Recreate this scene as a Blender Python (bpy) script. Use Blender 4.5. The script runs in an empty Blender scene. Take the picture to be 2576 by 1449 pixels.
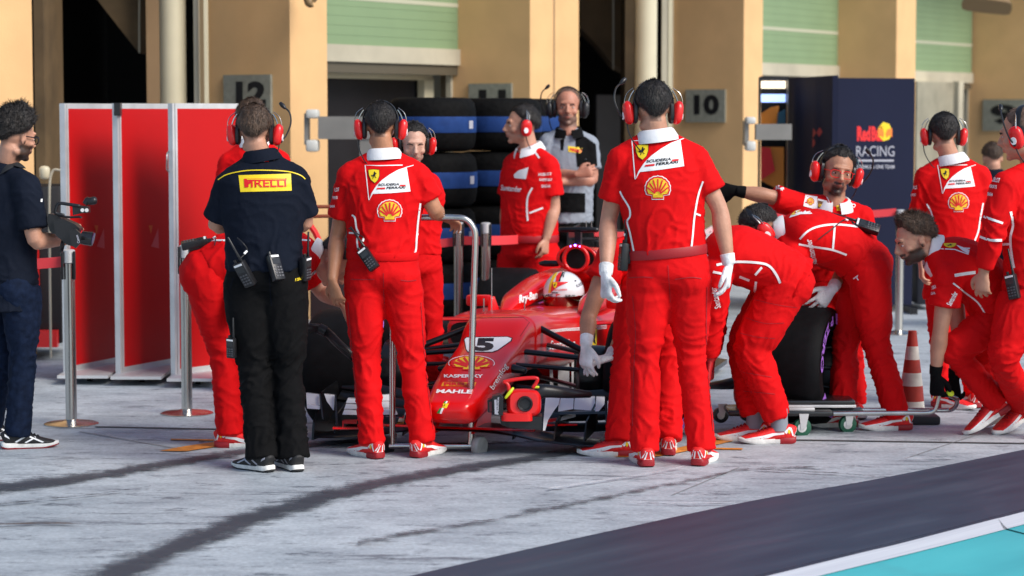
import bpy, bmesh, math, random
import numpy as np
from mathutils import Vector, Matrix, noise
from mathutils.bvhtree import BVHTree
from mathutils.geometry import tessellate_polygon
R = math.radians
random.seed(4)
SC = bpy.context.scene
COL = SC.collection
# ---------------------------------------------------------------- camera, light
F, CX, CY, HOR, CAMH = 5800.0, 1288.0, 724.5, 285.0, 1.77
PITCH = math.atan((CY - HOR) / F)
cam = bpy.data.cameras.new('camera'); cam.lens = 36 * F / 2576; cam.clip_end = 500; cam.clip_start = .5
co = bpy.data.objects.new('camera', cam); COL.objects.link(co)
co.location = (0, 0, CAMH); co.rotation_euler = (R(90) - PITCH, 0, 0)
cam.dof.use_dof = True; cam.dof.focus_distance = 11.6; cam.dof.aperture_fstop = 2.9
SC.camera = co
world = bpy.data.worlds.new('World'); SC.world = world; world.use_nodes = True
nt = world.node_tree
sky = nt.nodes.new('ShaderNodeTexSky'); sky.sky_type = 'NISHITA'; sky.sun_disc = False
SUN_EL, SUN_AZ = R(40), R(-36)      # azimuth measured from +X
sky.sun_elevation = SUN_EL; sky.sun_rotation = R(90) - SUN_AZ
bg = nt.nodes['Background']; bg.inputs[1].default_value = .12
nt.links.new(sky.outputs[0], bg.inputs[0])
sl = bpy.data.lights.new('sun', 'SUN'); sl.energy = 2.8; sl.angle = R(30); sl.color = (1, .94, .86)
so = bpy.data.objects.new('sun', sl); COL.objects.link(so)
sd = Vector((math.cos(SUN_EL) * math.cos(SUN_AZ), math.cos(SUN_EL) * math.sin(SUN_AZ), math.sin(SUN_EL)))
so.rotation_euler = sd.to_track_quat('Z', 'Y').to_euler(); so.location = sd * 30
SC.view_settings.view_transform = 'Standard'; SC.view_settings.look = 'None'
SC.view_settings.exposure = .42; SC.view_settings.gamma = 1
SC.cycles.use_denoising = True
# ---------------------------------------------------------------- projection helpers (D pixels: 2576 x 1449)
CAM = Vector((0, 0, CAMH)); FW = Vector((0, math.cos(PITCH), -math.sin(PITCH))); UP = Vector((0, math.sin(PITCH), math.cos(PITCH)))
def ray(x, y): return FW + Vector((1, 0, 0)) * ((x - CX) / F) + UP * ((CY - y) / F)
def U(x, y, Y): d = ray(x, y); return CAM + d * (Y / d.y)
def G(x, y, z=0.): d = ray(x, y); return CAM + d * ((z - CAMH) / d.z)
def cr(x0, y0, k): return lambda x, y: ((x0 + x / k) / 1.2422, (y0 + y / k) / 1.2422)
def V(*a): return Vector(a)
# ---------------------------------------------------------------- materials
MATS = {}
def mat(name, col, rough=.6, metal=0., spec=.5, nscale=0, namt=.15, bump=0, bscale=40, emit=0, coat=0, stretch=None, sheen=0, alpha=1, dist=0):
    if name in MATS: return MATS[name]
    m = bpy.data.materials.new(name); m.use_nodes = True; n = m.node_tree.nodes; l = m.node_tree.links
    b = n['Principled BSDF']; b.inputs['Base Color'].default_value = (*col, 1); b.inputs['Roughness'].default_value = rough
    b.inputs['Metallic'].default_value = metal; b.inputs['Specular IOR Level'].default_value = spec
    if coat: b.inputs['Coat Weight'].default_value = coat; b.inputs['Coat Roughness'].default_value = .05
    if sheen: b.inputs['Sheen Weight'].default_value = sheen
    if alpha < 1: b.inputs['Alpha'].default_value = alpha
    if emit: b.inputs['Emission Color'].default_value = (*col, 1); b.inputs['Emission Strength'].default_value = emit
    if nscale or bump:
        tc = n.new('ShaderNodeTexCoord'); mp = n.new('ShaderNodeMapping'); l.new(tc.outputs['Object'], mp.inputs[0])
        if stretch: mp.inputs['Scale'].default_value = stretch
    if nscale:
        t = n.new('ShaderNodeTexNoise'); t.inputs['Scale'].default_value = nscale; t.inputs['Detail'].default_value = 6; l.new(mp.outputs[0], t.inputs[0])
        r = n.new('ShaderNodeValToRGB'); r.color_ramp.elements[0].position = .3; r.color_ramp.elements[1].position = .7
        r.color_ramp.elements[0].color = (*[c * (1 - namt) for c in col], 1); r.color_ramp.elements[1].color = (*[min(1, c * (1 + namt)) for c in col], 1)
        l.new(t.outputs[0], r.inputs[0]); l.new(r.outputs[0], b.inputs['Base Color'])
    if bump:
        t = n.new('ShaderNodeTexNoise'); t.inputs['Scale'].default_value = bscale; t.inputs['Detail'].default_value = 5; t.inputs['Distortion'].default_value = dist; l.new(mp.outputs[0], t.inputs[0])
        bp = n.new('ShaderNodeBump'); bp.inputs['Strength'].default_value = bump; bp.inputs['Distance'].default_value = .01 if not dist else .03
        l.new(t.outputs[0], bp.inputs['Height']); l.new(bp.outputs[0], b.inputs['Normal'])
    MATS[name] = m; return m
RED = mat('red_cloth', (.66, .004, .006), .8, spec=.12, nscale=3, namt=.08, bump=.22, bscale=6, dist=.5)
REDT = mat('red_trouser_cloth', (.64, .004, .006), .8, spec=.12, nscale=4, namt=.10, bump=.22, bscale=7, dist=.5, stretch=(1, 1, 1.3))
DRED = mat('dark_red_cloth', (.36, .006, .014), .7, nscale=5, bump=.2)
NAVY = mat('navy_cloth', (.006, .009, .018), .85, spec=.12, nscale=4, namt=.2, bump=.3, bscale=40)
BLKC = mat('black_cloth', (.004, .004, .0045), .85, spec=.12, nscale=4, namt=.2, bump=.4, bscale=30)
JEAN = mat('dark_denim', (.007, .013, .032), .85, spec=.1, nscale=30, namt=.35, bump=.35, bscale=40)
GREYC = mat('grey_shirt_cloth', (.25, .28, .33), .8, nscale=5, bump=.3)
WHITE = mat('white_cloth', (.78, .78, .80), .7, nscale=8, namt=.05, bump=.2)
GLOVE = mat('white_glove_cloth', (.72, .72, .73), .85, nscale=14, namt=.30, bump=.6, bscale=60)
WPRINT = mat('white_print', (.85, .85, .86), .55)
YEL = mat('yellow_print', (.85, .62, .01), .5)
BLK = mat('black_print', (.006, .006, .008), .5)
REDP = mat('red_print', (.72, .008, .012), .5)
SHELLY = mat('shell_yellow', (.86, .55, .015), .5)
GREENP = mat('green_print', (.01, .25, .04), .5)
PLASTIC = mat('black_plastic', (.012, .012, .014), .35, bump=.05)
RUBBER = mat('tyre_rubber', (.005, .005, .006), .65, spec=.12, nscale=20, namt=.3, bump=.08, bscale=120)
REDPL = mat('red_plastic', (.75, .012, .012), .28, spec=.5)
CHROME = mat('brushed_steel', (.55, .53, .50), .25, metal=1, nscale=10, namt=.25, stretch=(1, 1, .1))
ALU = mat('aluminium', (.66, .66, .66), .45, metal=.5, nscale=8, namt=.1)
def skinmat(name, col, beard):
    m = mat(name, col, .5, nscale=14, namt=.14, bump=.2, bscale=90); n = m.node_tree.nodes; l = m.node_tree.links; b = n['Principled BSDF']
    src = b.inputs['Base Color'].links[0].from_socket; prev = src
    for at_, c_ in (('lip', (col[0] * .75, col[1] * .45, col[2] * .5)), ('beard', beard)):
        a = n.new('ShaderNodeAttribute'); a.attribute_name = at_; x = n.new('ShaderNodeMix'); x.data_type = 'RGBA'
        if at_ == 'beard':
            t = n.new('ShaderNodeTexNoise'); t.inputs['Scale'].default_value = 220; t.inputs['Detail'].default_value = 3
            tc = n.new('ShaderNodeTexCoord'); l.new(tc.outputs['Object'], t.inputs[0]); mm = n.new('ShaderNodeMath'); mm.operation = 'MULTIPLY_ADD'; l.new(t.outputs[0], mm.inputs[0]); mm.inputs[1].default_value = .9; mm.inputs[2].default_value = .62
            m2 = n.new('ShaderNodeMath'); m2.operation = 'MULTIPLY'; m2.use_clamp = True; l.new(mm.outputs[0], m2.inputs[0]); l.new(a.outputs['Fac'], m2.inputs[1]); l.new(m2.outputs[0], x.inputs[0])
        else: l.new(a.outputs['Fac'], x.inputs[0])
        l.new(prev, x.inputs[6]); x.inputs[7].default_value = (*c_, 1); prev = x.outputs[2]
    l.new(prev, b.inputs['Base Color']); return m
SKIN1 = skinmat('skin_tanned', (.44, .20, .11), (.03, .018, .012)); SKIN2 = skinmat('skin_fair', (.52, .26, .17), (.05, .028, .018)); SKIN3 = skinmat('skin_dark_olive', (.42, .20, .12), (.022, .013, .01)); SKINP = skinmat('skin_pale', (.60, .34, .25), (.06, .04, .03)); SKINR = skinmat('skin_reddish', (.46, .20, .13), (.16, .10, .075))
HAIRB = mat('black_hair', (.012, .009, .008), .6, nscale=60, namt=.6, bump=.9, bscale=130, stretch=(1, 1, .35))
HAIRN = mat('brown_hair', (.07, .04, .024), .6, nscale=50, namt=.6, bump=.9, bscale=110, stretch=(1, 1, .35))
HAIRG = mat('grey_stubble_hair', (.16, .10, .075), .8, nscale=60, namt=.4, bump=.4, bscale=150)
BEARD = mat('dark_beard', (.05, .028, .018), .85, nscale=80, namt=.5, bump=.6, bscale=150)
LIP = mat('lip', (.42, .13, .10), .5)
EYEW = mat('eye_white', (.6, .6, .58), .3)
CARRED = mat('car_red_paint', (.66, .004, .004), .28, spec=.35, coat=.35)
CARBON = mat('carbon_black', (.006, .006, .007), .32, spec=.35, coat=.15)
CARWH = mat('car_white_paint', (.86, .86, .86), .25, coat=.8)
# ---------------------------------------------------------------- mesh builder
class M:
    def __init__(s): s.v = []; s.f = []; s.mi = []; s.cur = 0
    def add(s, vs, fs, mi=None):
        o = len(s.v); s.v += [Vector(p) for p in vs]
        for f in fs: s.f.append([o + i for i in f]); s.mi.append(s.cur if mi is None else mi)
        return s
    def box(s, a, b, T=None, bev=0):
        a = Vector(a); b = Vector(b)
        if bev > 0:
            bm = bmesh.new(); bmesh.ops.create_cube(bm, size=1)
            for v in bm.verts: v.co = Vector(((a[i] + b[i]) / 2 + v.co[i] * abs(b[i] - a[i]) for i in range(3)))
            bmesh.ops.bevel(bm, geom=list(bm.edges), offset=bev, segments=2, affect='EDGES', profile=.5)
            bm.verts.index_update()
            vs = [v.co.copy() for v in bm.verts]; fs = [[v.index for v in f.verts] for f in bm.faces]; bm.free()
        else:
            vs = [V(x, y, z) for x in (a.x, b.x) for y in (a.y, b.y) for z in (a.z, b.z)]
            fs = [(0, 1, 3, 2), (4, 6, 7, 5), (0, 4, 5, 1), (2, 3, 7, 6), (0, 2, 6, 4), (1, 5, 7, 3)]
        if T: vs = [T @ p for p in vs]
        return s.add(vs, fs)
    def prism(s, poly, ex):   # poly: 3D points, ex: extrusion vector
        n = len(poly); poly = [Vector(p) for p in poly]; ex = Vector(ex)
        nrm = Vector((0, 0, 0))
        for i in range(n): nrm += poly[i].cross(poly[(i + 1) % n])
        if nrm.dot(ex) > 0: poly = poly[::-1]
        vs = poly + [p + ex for p in poly]
        fs = [tuple(range(n))] + [tuple(range(2 * n - 1, n - 1, -1))] + [(i, i + n, (i + 1) % n + n, (i + 1) % n) for i in range(n)]
        fs[2:] = [f for f in fs[2:]]
        return s.add(vs, [f for f in fs])
    def tube(s, pts, rads, side=None, seg=12, cap=True, smooth=0, rnd=.55, power=2.0):
        pts = [Vector(p) for p in pts]; rads = [(r, r) if not isinstance(r, (tuple, list)) else tuple(r) for r in (rads if isinstance(rads, (list, tuple)) else [rads] * len(pts))]
        sides = [Vector(q) for q in side] if isinstance(side, (list,)) else None
        if smooth: pts, rads, sides = crom(pts, rads, sides, smooth)
        n = len(pts); rings = []
        ref = sides[0] if sides else (Vector(side) if side is not None else None)
        prev = None
        for i in range(n):
            t = (pts[min(i + 1, n - 1)] - pts[max(i - 1, 0)]).normalized()
            if sides: a = sides[i]
            elif ref is not None: a = ref
            else: a = prev if prev is not None else (V(1, 0, 0) if abs(t.x) < .8 else V(0, 1, 0))
            a = (a - t * a.dot(t))
            a = a.normalized() if a.length > 1e-6 else t.orthogonal().normalized()
            prev = a; b = t.cross(a)
            rings.append((pts[i], a, b, rads[i], t))
        if cap == 'round':
            p, a, b, r, t = rings[0]; m_ = min(r)
            e = [(p - t * m_ * rnd, a, b, (r[0] * .35, r[1] * .35), t), (p - t * m_ * rnd * .7, a, b, (r[0] * .75, r[1] * .75), t)]
            p, a, b, r, t = rings[-1]; m_ = min(r)
            e2 = [(p + t * m_ * rnd * .7, a, b, (r[0] * .75, r[1] * .75), t), (p + t * m_ * rnd, a, b, (r[0] * .35, r[1] * .35), t)]
            rings = e + rings + e2
        vs = []; fs = []
        for (p, a, b, r, t) in rings:
            for k in range(seg):
                th = 2 * math.pi * k / seg; c, d = math.cos(th), math.sin(th)
                if power != 2: c = math.copysign(abs(c) ** (2 / power), c); d = math.copysign(abs(d) ** (2 / power), d)
                vs.append(p + a * (c * r[0]) + b * (d * r[1]))
        for i in range(len(rings) - 1):
            for k in range(seg):
                k2 = (k + 1) % seg
                fs.append((i * seg + k, i * seg + k2, (i + 1) * seg + k2, (i + 1) * seg + k))
        if cap: fs.append(tuple(range(seg - 1, -1, -1))); fs.append(tuple((len(rings) - 1) * seg + k for k in range(seg)))
        return s.add(vs, fs)
    def ell(s, c, r, T=None, seg=16, rg=10, mi=None):
        c = Vector(c); r = Vector(r) if hasattr(r, '__len__') else V(r, r, r); vs = [c + V(0, 0, -r.z)]; fs = []
        for i in range(1, rg):
            ph = -math.pi / 2 + math.pi * i / rg
            for k in range(seg):
                th = 2 * math.pi * k / seg
                vs.append(c + V(math.cos(ph) * math.cos(th) * r.x, math.cos(ph) * math.sin(th) * r.y, math.sin(ph) * r.z))
        vs.append(c + V(0, 0, r.z)); N = len(vs) - 1
        for k in range(seg):
            k2 = (k + 1) % seg
            fs.append((0, 1 + k2, 1 + k)); fs.append((N, N - seg + k, N - seg + k2))
            for i in range(rg - 2): a = 1 + i * seg; fs.append((a + k, a + k2, a + seg + k2, a + seg + k))
        if T: vs = [T @ p for p in vs]
        return s.add(vs, fs, mi)
    def lathe(s, c, prof, axis=(0, 0, 1), seg=32, cap=False, mi=None):   # prof: (r, h)
        c = Vector(c); ax = Vector(axis).normalized(); a = ax.orthogonal().normalized(); b = ax.cross(a); vs = []; fs = []
        for (r, h) in prof:
            for k in range(seg):
                th = 2 * math.pi * k / seg; vs.append(c + ax * h + (a * math.cos(th) + b * math.sin(th)) * r)
        for i in range(len(prof) - 1):
            for k in range(seg):
                k2 = (k + 1) % seg; fs.append((i * seg + k, i * seg + k2, (i + 1) * seg + k2, (i + 1) * seg + k))
        if cap: fs.append(tuple(range(seg - 1, -1, -1))); fs.append(tuple((len(prof) - 1) * seg + k for k in range(seg)))
        return s.add(vs, fs, mi)
    def xf(s, T): s.v = [T @ p for p in s.v]; return s
    def build(s, name, mats, parent=None, smooth=True, ang=40, root=None):
        return mkobj(name, s.v, s.f, s.mi, mats, parent, smooth, ang)
def crom(P, Rr, S, k):
    n = len(P); o = []; ro = []; so_ = [] if S else None
    def c(a, b, c_, d, t): return .5 * ((2 * b) + (c_ - a) * t + (2 * a - 5 * b + 4 * c_ - d) * t * t + (3 * b - a - 3 * c_ + d) * t ** 3)
    for i in range(n - 1):
        for j in range(k):
            t = j / k; i0, i1, i2, i3 = max(i - 1, 0), i, i + 1, min(i + 2, n - 1)
            o.append(c(P[i0], P[i1], P[i2], P[i3], t)); ro.append(tuple(c(Rr[i0][q], Rr[i1][q], Rr[i2][q], Rr[i3][q], t) for q in (0, 1)))
            if S: so_.append(S[i1].lerp(S[i2], t))
    o.append(P[-1]); ro.append(Rr[-1])
    if S: so_.append(S[-1])
    return o, ro, so_
def wloc(o):
    L = V(0, 0, 0)
    while o is not None: L += Vector(o.location); o = o.parent
    return L
BV = {}
def mkobj(name, v, f, mi, mats, parent=None, smooth=True, ang=40, reg=True):
    if not isinstance(mats, (list, tuple)): mats = [mats]
    L = wloc(parent)
    me = bpy.data.meshes.new(name); me.from_pydata([tuple(p - L) for p in v], [], [tuple(q) for q in f])
    for m_ in mats: me.materials.append(m_)
    if mi is not None and len(mats) > 1: me.polygons.foreach_set('material_index', list(mi))
    if smooth: me.polygons.foreach_set('use_smooth', [True] * len(me.polygons)); 
    me.update()
    if smooth and ang < 180: me.set_sharp_from_angle(angle=R(ang))
    o = bpy.data.objects.new(name, me); COL.objects.link(o); o.parent = parent
    if reg: BV[o.name] = BVHTree.FromPolygons([tuple(p) for p in v], [tuple(q) for q in f])
    return o
def empty(name, loc, parent=None):
    o = bpy.data.objects.new(name, None); COL.objects.link(o); o.location = Vector(loc) - wloc(parent); o.parent = parent; o.empty_display_size = .2; return o
def tag(o, label=None, cat=None, group=None, kind=None):
    if label: o['label'] = label
    if cat: o['category'] = cat
    if group: o['group'] = group
    if kind: o['kind'] = kind
    return o
def remesh(m, voxel, sm=4, fac=.5):
    me = bpy.data.meshes.new('t'); me.from_pydata([tuple(p) for p in m.v], [], [tuple(q) for q in m.f])
    bm = bmesh.new(); bm.from_mesh(me)
    bmesh.ops.recalc_face_normals(bm, faces=bm.faces); bm.to_mesh(me); bm.free()
    o = bpy.data.objects.new('t', me); COL.objects.link(o)
    r = o.modifiers.new('r', 'REMESH'); r.mode = 'VOXEL'; r.voxel_size = voxel; r.adaptivity = 0
    if sm: s_ = o.modifiers.new('s', 'SMOOTH'); s_.iterations = sm; s_.factor = fac
    dg = bpy.context.evaluated_depsgraph_get(); e = o.evaluated_get(dg); q = e.to_mesh()
    n = len(q.vertices); A = np.empty(n * 3); q.vertices.foreach_get('co', A); A = A.reshape(-1, 3)
    N = np.empty(n * 3); q.vertices.foreach_get('normal', N); N = N.reshape(-1, 3)
    Fs = [tuple(p.vertices) for p in q.polygons]
    e.to_mesh_clear(); bpy.data.objects.remove(o); bpy.data.meshes.remove(me)
    return A, N, Fs
# ---------------------------------------------------------------- text & projected prints
TX = {}
def text2d(s, bold=0.):
    if (s, bold) in TX: return TX[(s, bold)]
    c = bpy.data.curves.new('t', 'FONT'); c.body = s; c.size = 1; c.offset = bold; c.resolution_u = 3
    o = bpy.data.objects.new('t', c); COL.objects.link(o); dg = bpy.context.evaluated_depsgraph_get(); dg.update()
    me = o.evaluated_get(dg).to_mesh(); vs = [(v.co.x, v.co.y) for v in me.vertices]; fs = [tuple(p.vertices) for p in me.polygons]
    o.evaluated_get(dg).to_mesh_clear(); bpy.data.objects.remove(o)
    x0 = min(v[0] for v in vs); x1 = max(v[0] for v in vs); w = x1 - x0; cap = .69
    TX[(s, bold)] = ([((x - x0) / w, y / cap) for x, y in vs], fs, w / cap); return TX[(s, bold)]
class Dec:
    """flat prints laid on the surface of a mesh; layers in mm above it"""
    def __init__(s, targets, step=9): s.bm = []; s.t = [BV[t.name] for t in targets]; s.step = step; s.mats = []
    def _m(s, m): 
        if m not in s.mats: s.mats.append(m)
        return s.mats.index(m)
    def tri(s, vs, fs, m, lay):
        bm = bmesh.new(); bv = [bm.verts.new((x, y, 0)) for x, y in vs]
        for f in fs:
            try: bm.faces.new([bv[i] for i in f])
            except ValueError: pass
        bmesh.ops.triangulate(bm, faces=bm.faces)
        for _ in range(6):
            es = [e for e in bm.edges if e.calc_length() > s.step * 1.35]
            if not es: break
            bmesh.ops.subdivide_edges(bm, edges=es, cuts=1, use_grid_fill=False)
            bmesh.ops.triangulate(bm, faces=bm.faces)
        bm.verts.index_update()
        s.bm.append(([(v.co.x, v.co.y) for v in bm.verts], [[v.index for v in f.verts] for f in bm.faces], s._m(m), lay)); bm.free(); return s
    def poly(s, pts, m, lay=2):
        t = tessellate_polygon([[V(x, y, 0) for x, y in pts]]); return s.tri(pts, t, m, lay)
    def line(s, pts, w, m, lay=2, closed=False, smooth=0):
        if smooth:
            q, _, _ = crom([V(x, y, 0) for x, y in pts], [(1, 1)] * len(pts), None, smooth); pts = [(a.x, a.y) for a in q]
        P = [V(x, y) for x, y in pts]; n = len(P); L = []; 
        for i in range(n):
            a = P[(i - 1) % n] if closed or i > 0 else P[i]; b = P[(i + 1) % n] if closed or i < n - 1 else P[i]
            d = (b - a).normalized() if (b - a).length > 0 else V(1, 0); nn = V(-d.y, d.x) * (w / 2); L.append((P[i] + nn, P[i] - nn))
        vs = [tuple(p) for ab in L for p in ab]; fs = [(2 * i, 2 * i + 1, 2 * i + 3, 2 * i + 2) for i in range(n - 1)]
        if closed: fs.append((2 * n - 2, 2 * n - 1, 1, 0))
        return s.tri(vs, fs, m, lay)
    def text(s, txt, p0, p1, h, m, lay=2, bold=.02, shear=0., up=None):
        vs, fs, w = text2d(txt, bold); p0 = V(*p0); p1 = V(*p1); d = p1 - p0
        u = V(*up) if up else V(d.y, -d.x).normalized(); u = u * h
        dn = d.normalized()
        return s.tri([tuple(p0 + d * x + u * y + dn * (shear * h * y)) for x, y in vs], fs, m, lay)
    def build(s, name, parent, label=None):
        vs = []; fs = []; mi = []
        for (v2, f2, m_, lay) in s.bm:
            idx = {}
            for i, (x, y) in enumerate(v2):
                d = ray(x, y).normalized(); best = None
                for t in s.t:
                    h = t.ray_cast(CAM, d, 60)
                    if h[0] is not None and (best is None or h[3] < best[3]): best = h
                if best is None: continue
                n = best[1]; n = -n if n.dot(d) > 0 else n
                idx[i] = len(vs); vs.append(best[0] + n * (lay * .0006) - d * (lay * .0006))
            for f in f2:
                if all(i in idx for i in f):
                    q = [idx[i] for i in f]
                    zz = [(vs[i] - CAM).length for i in q]
                    if max(zz) - min(zz) < .12: fs.append(q); mi.append(m_)
        if not fs: print('EMPTY DECAL', name); return None
        # face toward the camera
        for q in fs:
            a, b, c = (vs[i] for i in q)
            if (b - a).cross(c - a).dot(CAM - a) < 0: q.reverse()
        o = mkobj(name, vs, fs, mi, s.mats, parent, smooth=True, ang=180, reg=False)
        if label: o['label'] = label
        return o
def shell_pts(cx, cy, w, h, sc=1., inset=0):
    o = []
    for k in range(25):
        a = math.pi * (1.16 - 1.32 * k / 24); r = 1 + .02 * math.cos(k * math.pi)
        o.append((cx + math.cos(a) * w / 2 * sc * r, cy - math.sin(a) * h * .53 * sc * r))
    o += [(cx + w * .36 * sc, cy + h * .28 * sc), (cx + w * .23 * sc, cy + h * .30 * sc), (cx + w * .23 * sc, cy + h * .46 * sc), (cx - w * .23 * sc, cy + h * .46 * sc), (cx - w * .23 * sc, cy + h * .30 * sc), (cx - w * .36 * sc, cy + h * .28 * sc)]
    return o
def shell(d, cx, cy, w, h, f=lambda x, y: (x, y), white=True):
    A = lambda pts: [f(x, y) for x, y in pts]
    if white: d.poly(A(shell_pts(cx, cy, w, h)), WPRINT, 2)
    d.poly(A(shell_pts(cx, cy, w, h, .93)), REDP, 3.5); d.poly(A(shell_pts(cx, cy, w, h, .80)), SHELLY, 5)
    for k in range(7):
        a = math.pi * (1.02 - 1.04 * (k + .5) / 7 + 0.0)
        a = math.pi * (.93 - .86 * k / 6)
        d.line(A([(cx + math.cos(a) * w * .10, cy + h * .22 - math.sin(a) * h * .1), (cx + math.cos(a) * w * .40, cy + h * .05 - math.sin(a) * h * .43)]), w * .022, REDP, 6.5)
HORSE = [(.50, .10), (.60, .05), (.66, .12), (.62, .22), (.74, .20), (.86, .30), (.80, .33), (.68, .32), (.70, .44), (.62, .55), (.66, .68), (.76, .74), (.70, .80), (.58, .70), (.52, .60), (.42, .62), (.40, .76), (.30, .92), (.24, .88), (.32, .74), (.28, .60), (.14, .62), (.06, .46), (.16, .44), (.24, .52), (.32, .42), (.44, .34)]
def shield(d, x, y, w, h, f=lambda x, y: (x, y), lay=3.5):
    pts = [(0, .05), (.5, 0), (1, .05), (.98, .45), (.82, .78), (.5, 1), (.18, .78), (.02, .45)]
    d.poly([f(x + a * w, y + b * h) for a, b in pts], YEL, lay)
    d.line([f(x + a * w, y + b * h) for a, b in pts], w * .05, BLK, lay + 1, closed=True)
    d.poly([f(x + (.18 + a * .66) * w, y + (.14 + b * .62) * h) for a, b in HORSE], BLK, lay + 1.5)
def backlogo(d, f):
    """team emblem in its own 100 x 75 frame, mapped by f to pixels"""
    d.line([f(*p) for p in [(75, -2), (0, 2), (6, 74), (22, 55), (38, 40), (58, 24), (80, 10), (100, 2)]][:3], 1.8, WPRINT, 2)
    o = [(14, 62)]
    for k in range(11):
        t = k / 10; o.append((14 + 76 * t, 60 - 56 * (t ** .72)))
    d.poly([f(*p) for p in [(6, 74), (12, 62), (22, 46), (34, 33), (50, 22), (68, 12), (88, 5), (94, 56), (40, 60), (16, 62)]], WPRINT, 2)
    d.line([f(*p) for p in [(88, 5), (102, 0)]], 1.2, WPRINT, 2)
    shield(d, 8, 6, 24, 30, f)
    d.text('SCUDERIA', f(29, 48), f(75, 45.5), .1 * 58, BLK, 4, .03, .25) if False else None
# ---------------------------------------------------------------- ground
def gmat():
    m = bpy.data.materials.new('pit_lane_concrete'); m.use_nodes = True; n = m.node_tree.nodes; l = m.node_tree.links; b = n['Principled BSDF']
    tc = n.new('ShaderNodeTexCoord'); b.inputs['Roughness'].default_value = .62; b.inputs['Specular IOR Level'].default_value = .35
    def nz(sc, st, rot=0, det=8, rough=.6):
        mp = n.new('ShaderNodeMapping'); mp.inputs['Scale'].default_value = st; mp.inputs['Rotation'].default_value = (0, 0, rot); l.new(tc.outputs['Object'], mp.inputs[0])
        t = n.new('ShaderNodeTexNoise'); t.inputs['Scale'].default_value = sc; t.inputs['Detail'].default_value = det; t.inputs['Roughness'].default_value = rough; l.new(mp.outputs[0], t.inputs[0]); return t.outputs[0]
    def ramp(s_, a, b_, c0, c1):
        r = n.new('ShaderNodeValToRGB'); r.color_ramp.elements[0].position = a; r.color_ramp.elements[1].position = b_; r.color_ramp.elements[0].color = (*c0, 1); r.color_ramp.elements[1].color = (*c1, 1); l.new(s_, r.inputs[0]); return r.outputs[0]
    def mix(a, b_, f, mode='MULTIPLY'):
        x = n.new('ShaderNodeMix'); x.data_type = 'RGBA'; x.blend_type = mode; x.inputs[0].default_value = f; l.new(a, x.inputs[6]); l.new(b_, x.inputs[7]); return x.outputs[2]
    base = ramp(nz(.7, (1, 1, 1)), .3, .7, (.345, .39, .425), (.49, .535, .57))
    c = mix(base, ramp(nz(2.2, (1, 1.5, 1), R(15), 12, .75), .36, .56, (.60, .61, .64), (1.05, 1.05, 1.05)), .8)
    c = mix(c, ramp(nz(3.2, (1.0, 2.2, 1), R(8), 12, .82), .39, .46, (.22, .23, .26), (1, 1, 1)), .8)
    c = mix(c, ramp(nz(1.1, (.5, 3.5, 1), R(14), 12, .8), .39, .44, (.26, .26, .29), (1, 1, 1)), .8)
    c = mix(c, ramp(nz(45, (1, 1, 1)), .35, .65, (.84, .84, .84), (1.12, 1.12, 1.12)), 1)
    c = mix(c, ramp(nz(1.6, (1, 3, 1), R(-30), 9, .75), .30, .40, (.55, .47, .42), (1, 1, 1)), .45)
    l.new(c, b.inputs['Base Color'])
    bp = n.new('ShaderNodeBump'); bp.inputs['Strength'].default_value = .25; bp.inputs['Distance'].default_value = .004; l.new(nz(60, (1, 1, 1)), bp.inputs['Height']); l.new(bp.outputs[0], b.inputs['Normal'])
    return m
g = M(); g.add([(-150, -60, 0), (150, -60, 0), (150, 260, 0), (-150, 260, 0)], [(0, 1, 2, 3)])
tag(g.build('ground', gmat(), smooth=False), kind='structure')
def streakmat(name, col, lo, hi, scu=1., scv=14., edge=.35, dens=.9, rough=.6):
    """paint / rubber laid on the floor, worn through along its own length (uv: u along, v across)"""
    m = bpy.data.materials.new(name); m.use_nodes = True; n = m.node_tree.nodes; l = m.node_tree.links; b = n['Principled BSDF']
    b.inputs['Base Color'].default_value = (*col, 1); b.inputs['Roughness'].default_value = rough
    uv = n.new('ShaderNodeUVMap'); mp = n.new('ShaderNodeMapping'); mp.inputs['Scale'].default_value = (1, 1.6, 1); tc = n.new('ShaderNodeTexCoord'); l.new(tc.outputs['Object'], mp.inputs[0])
    t = n.new('ShaderNodeTexNoise'); t.inputs['Scale'].default_value = scu * 8; t.inputs['Detail'].default_value = 12; t.inputs['Roughness'].default_value = .8; l.new(mp.outputs[0], t.inputs[0])
    sx = n.new('ShaderNodeSeparateXYZ'); l.new(uv.outputs[0], sx.inputs[0])
    def mth(op, a, b_=None, c_=None):
        q = n.new('ShaderNodeMath'); q.operation = op
        for i, x in enumerate((a, b_, c_)):
            if x is None: continue
            if isinstance(x, (int, float)): q.inputs[i].default_value = x
            else: l.new(x, q.inputs[i])
        return q.outputs[0]
    # distance from the strip's edge 0..1 in v
    e = mth('SUBTRACT', .5, mth('ABSOLUTE', mth('SUBTRACT', sx.outputs[1], .5)))
    e = mth('MINIMUM', mth('DIVIDE', e, edge), 1)
    s_ = mth('ADD', t.outputs[0], mth('MULTIPLY', mth('SUBTRACT', e, 1), .45))
    r = n.new('ShaderNodeMapRange'); r.inputs[1].default_value = lo; r.inputs[2].default_value = hi; r.inputs[3].default_value = 0; r.inputs[4].default_value = dens; l.new(s_, r.inputs[0])
    l.new(r.outputs[0], b.inputs['Alpha']); return m
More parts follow.
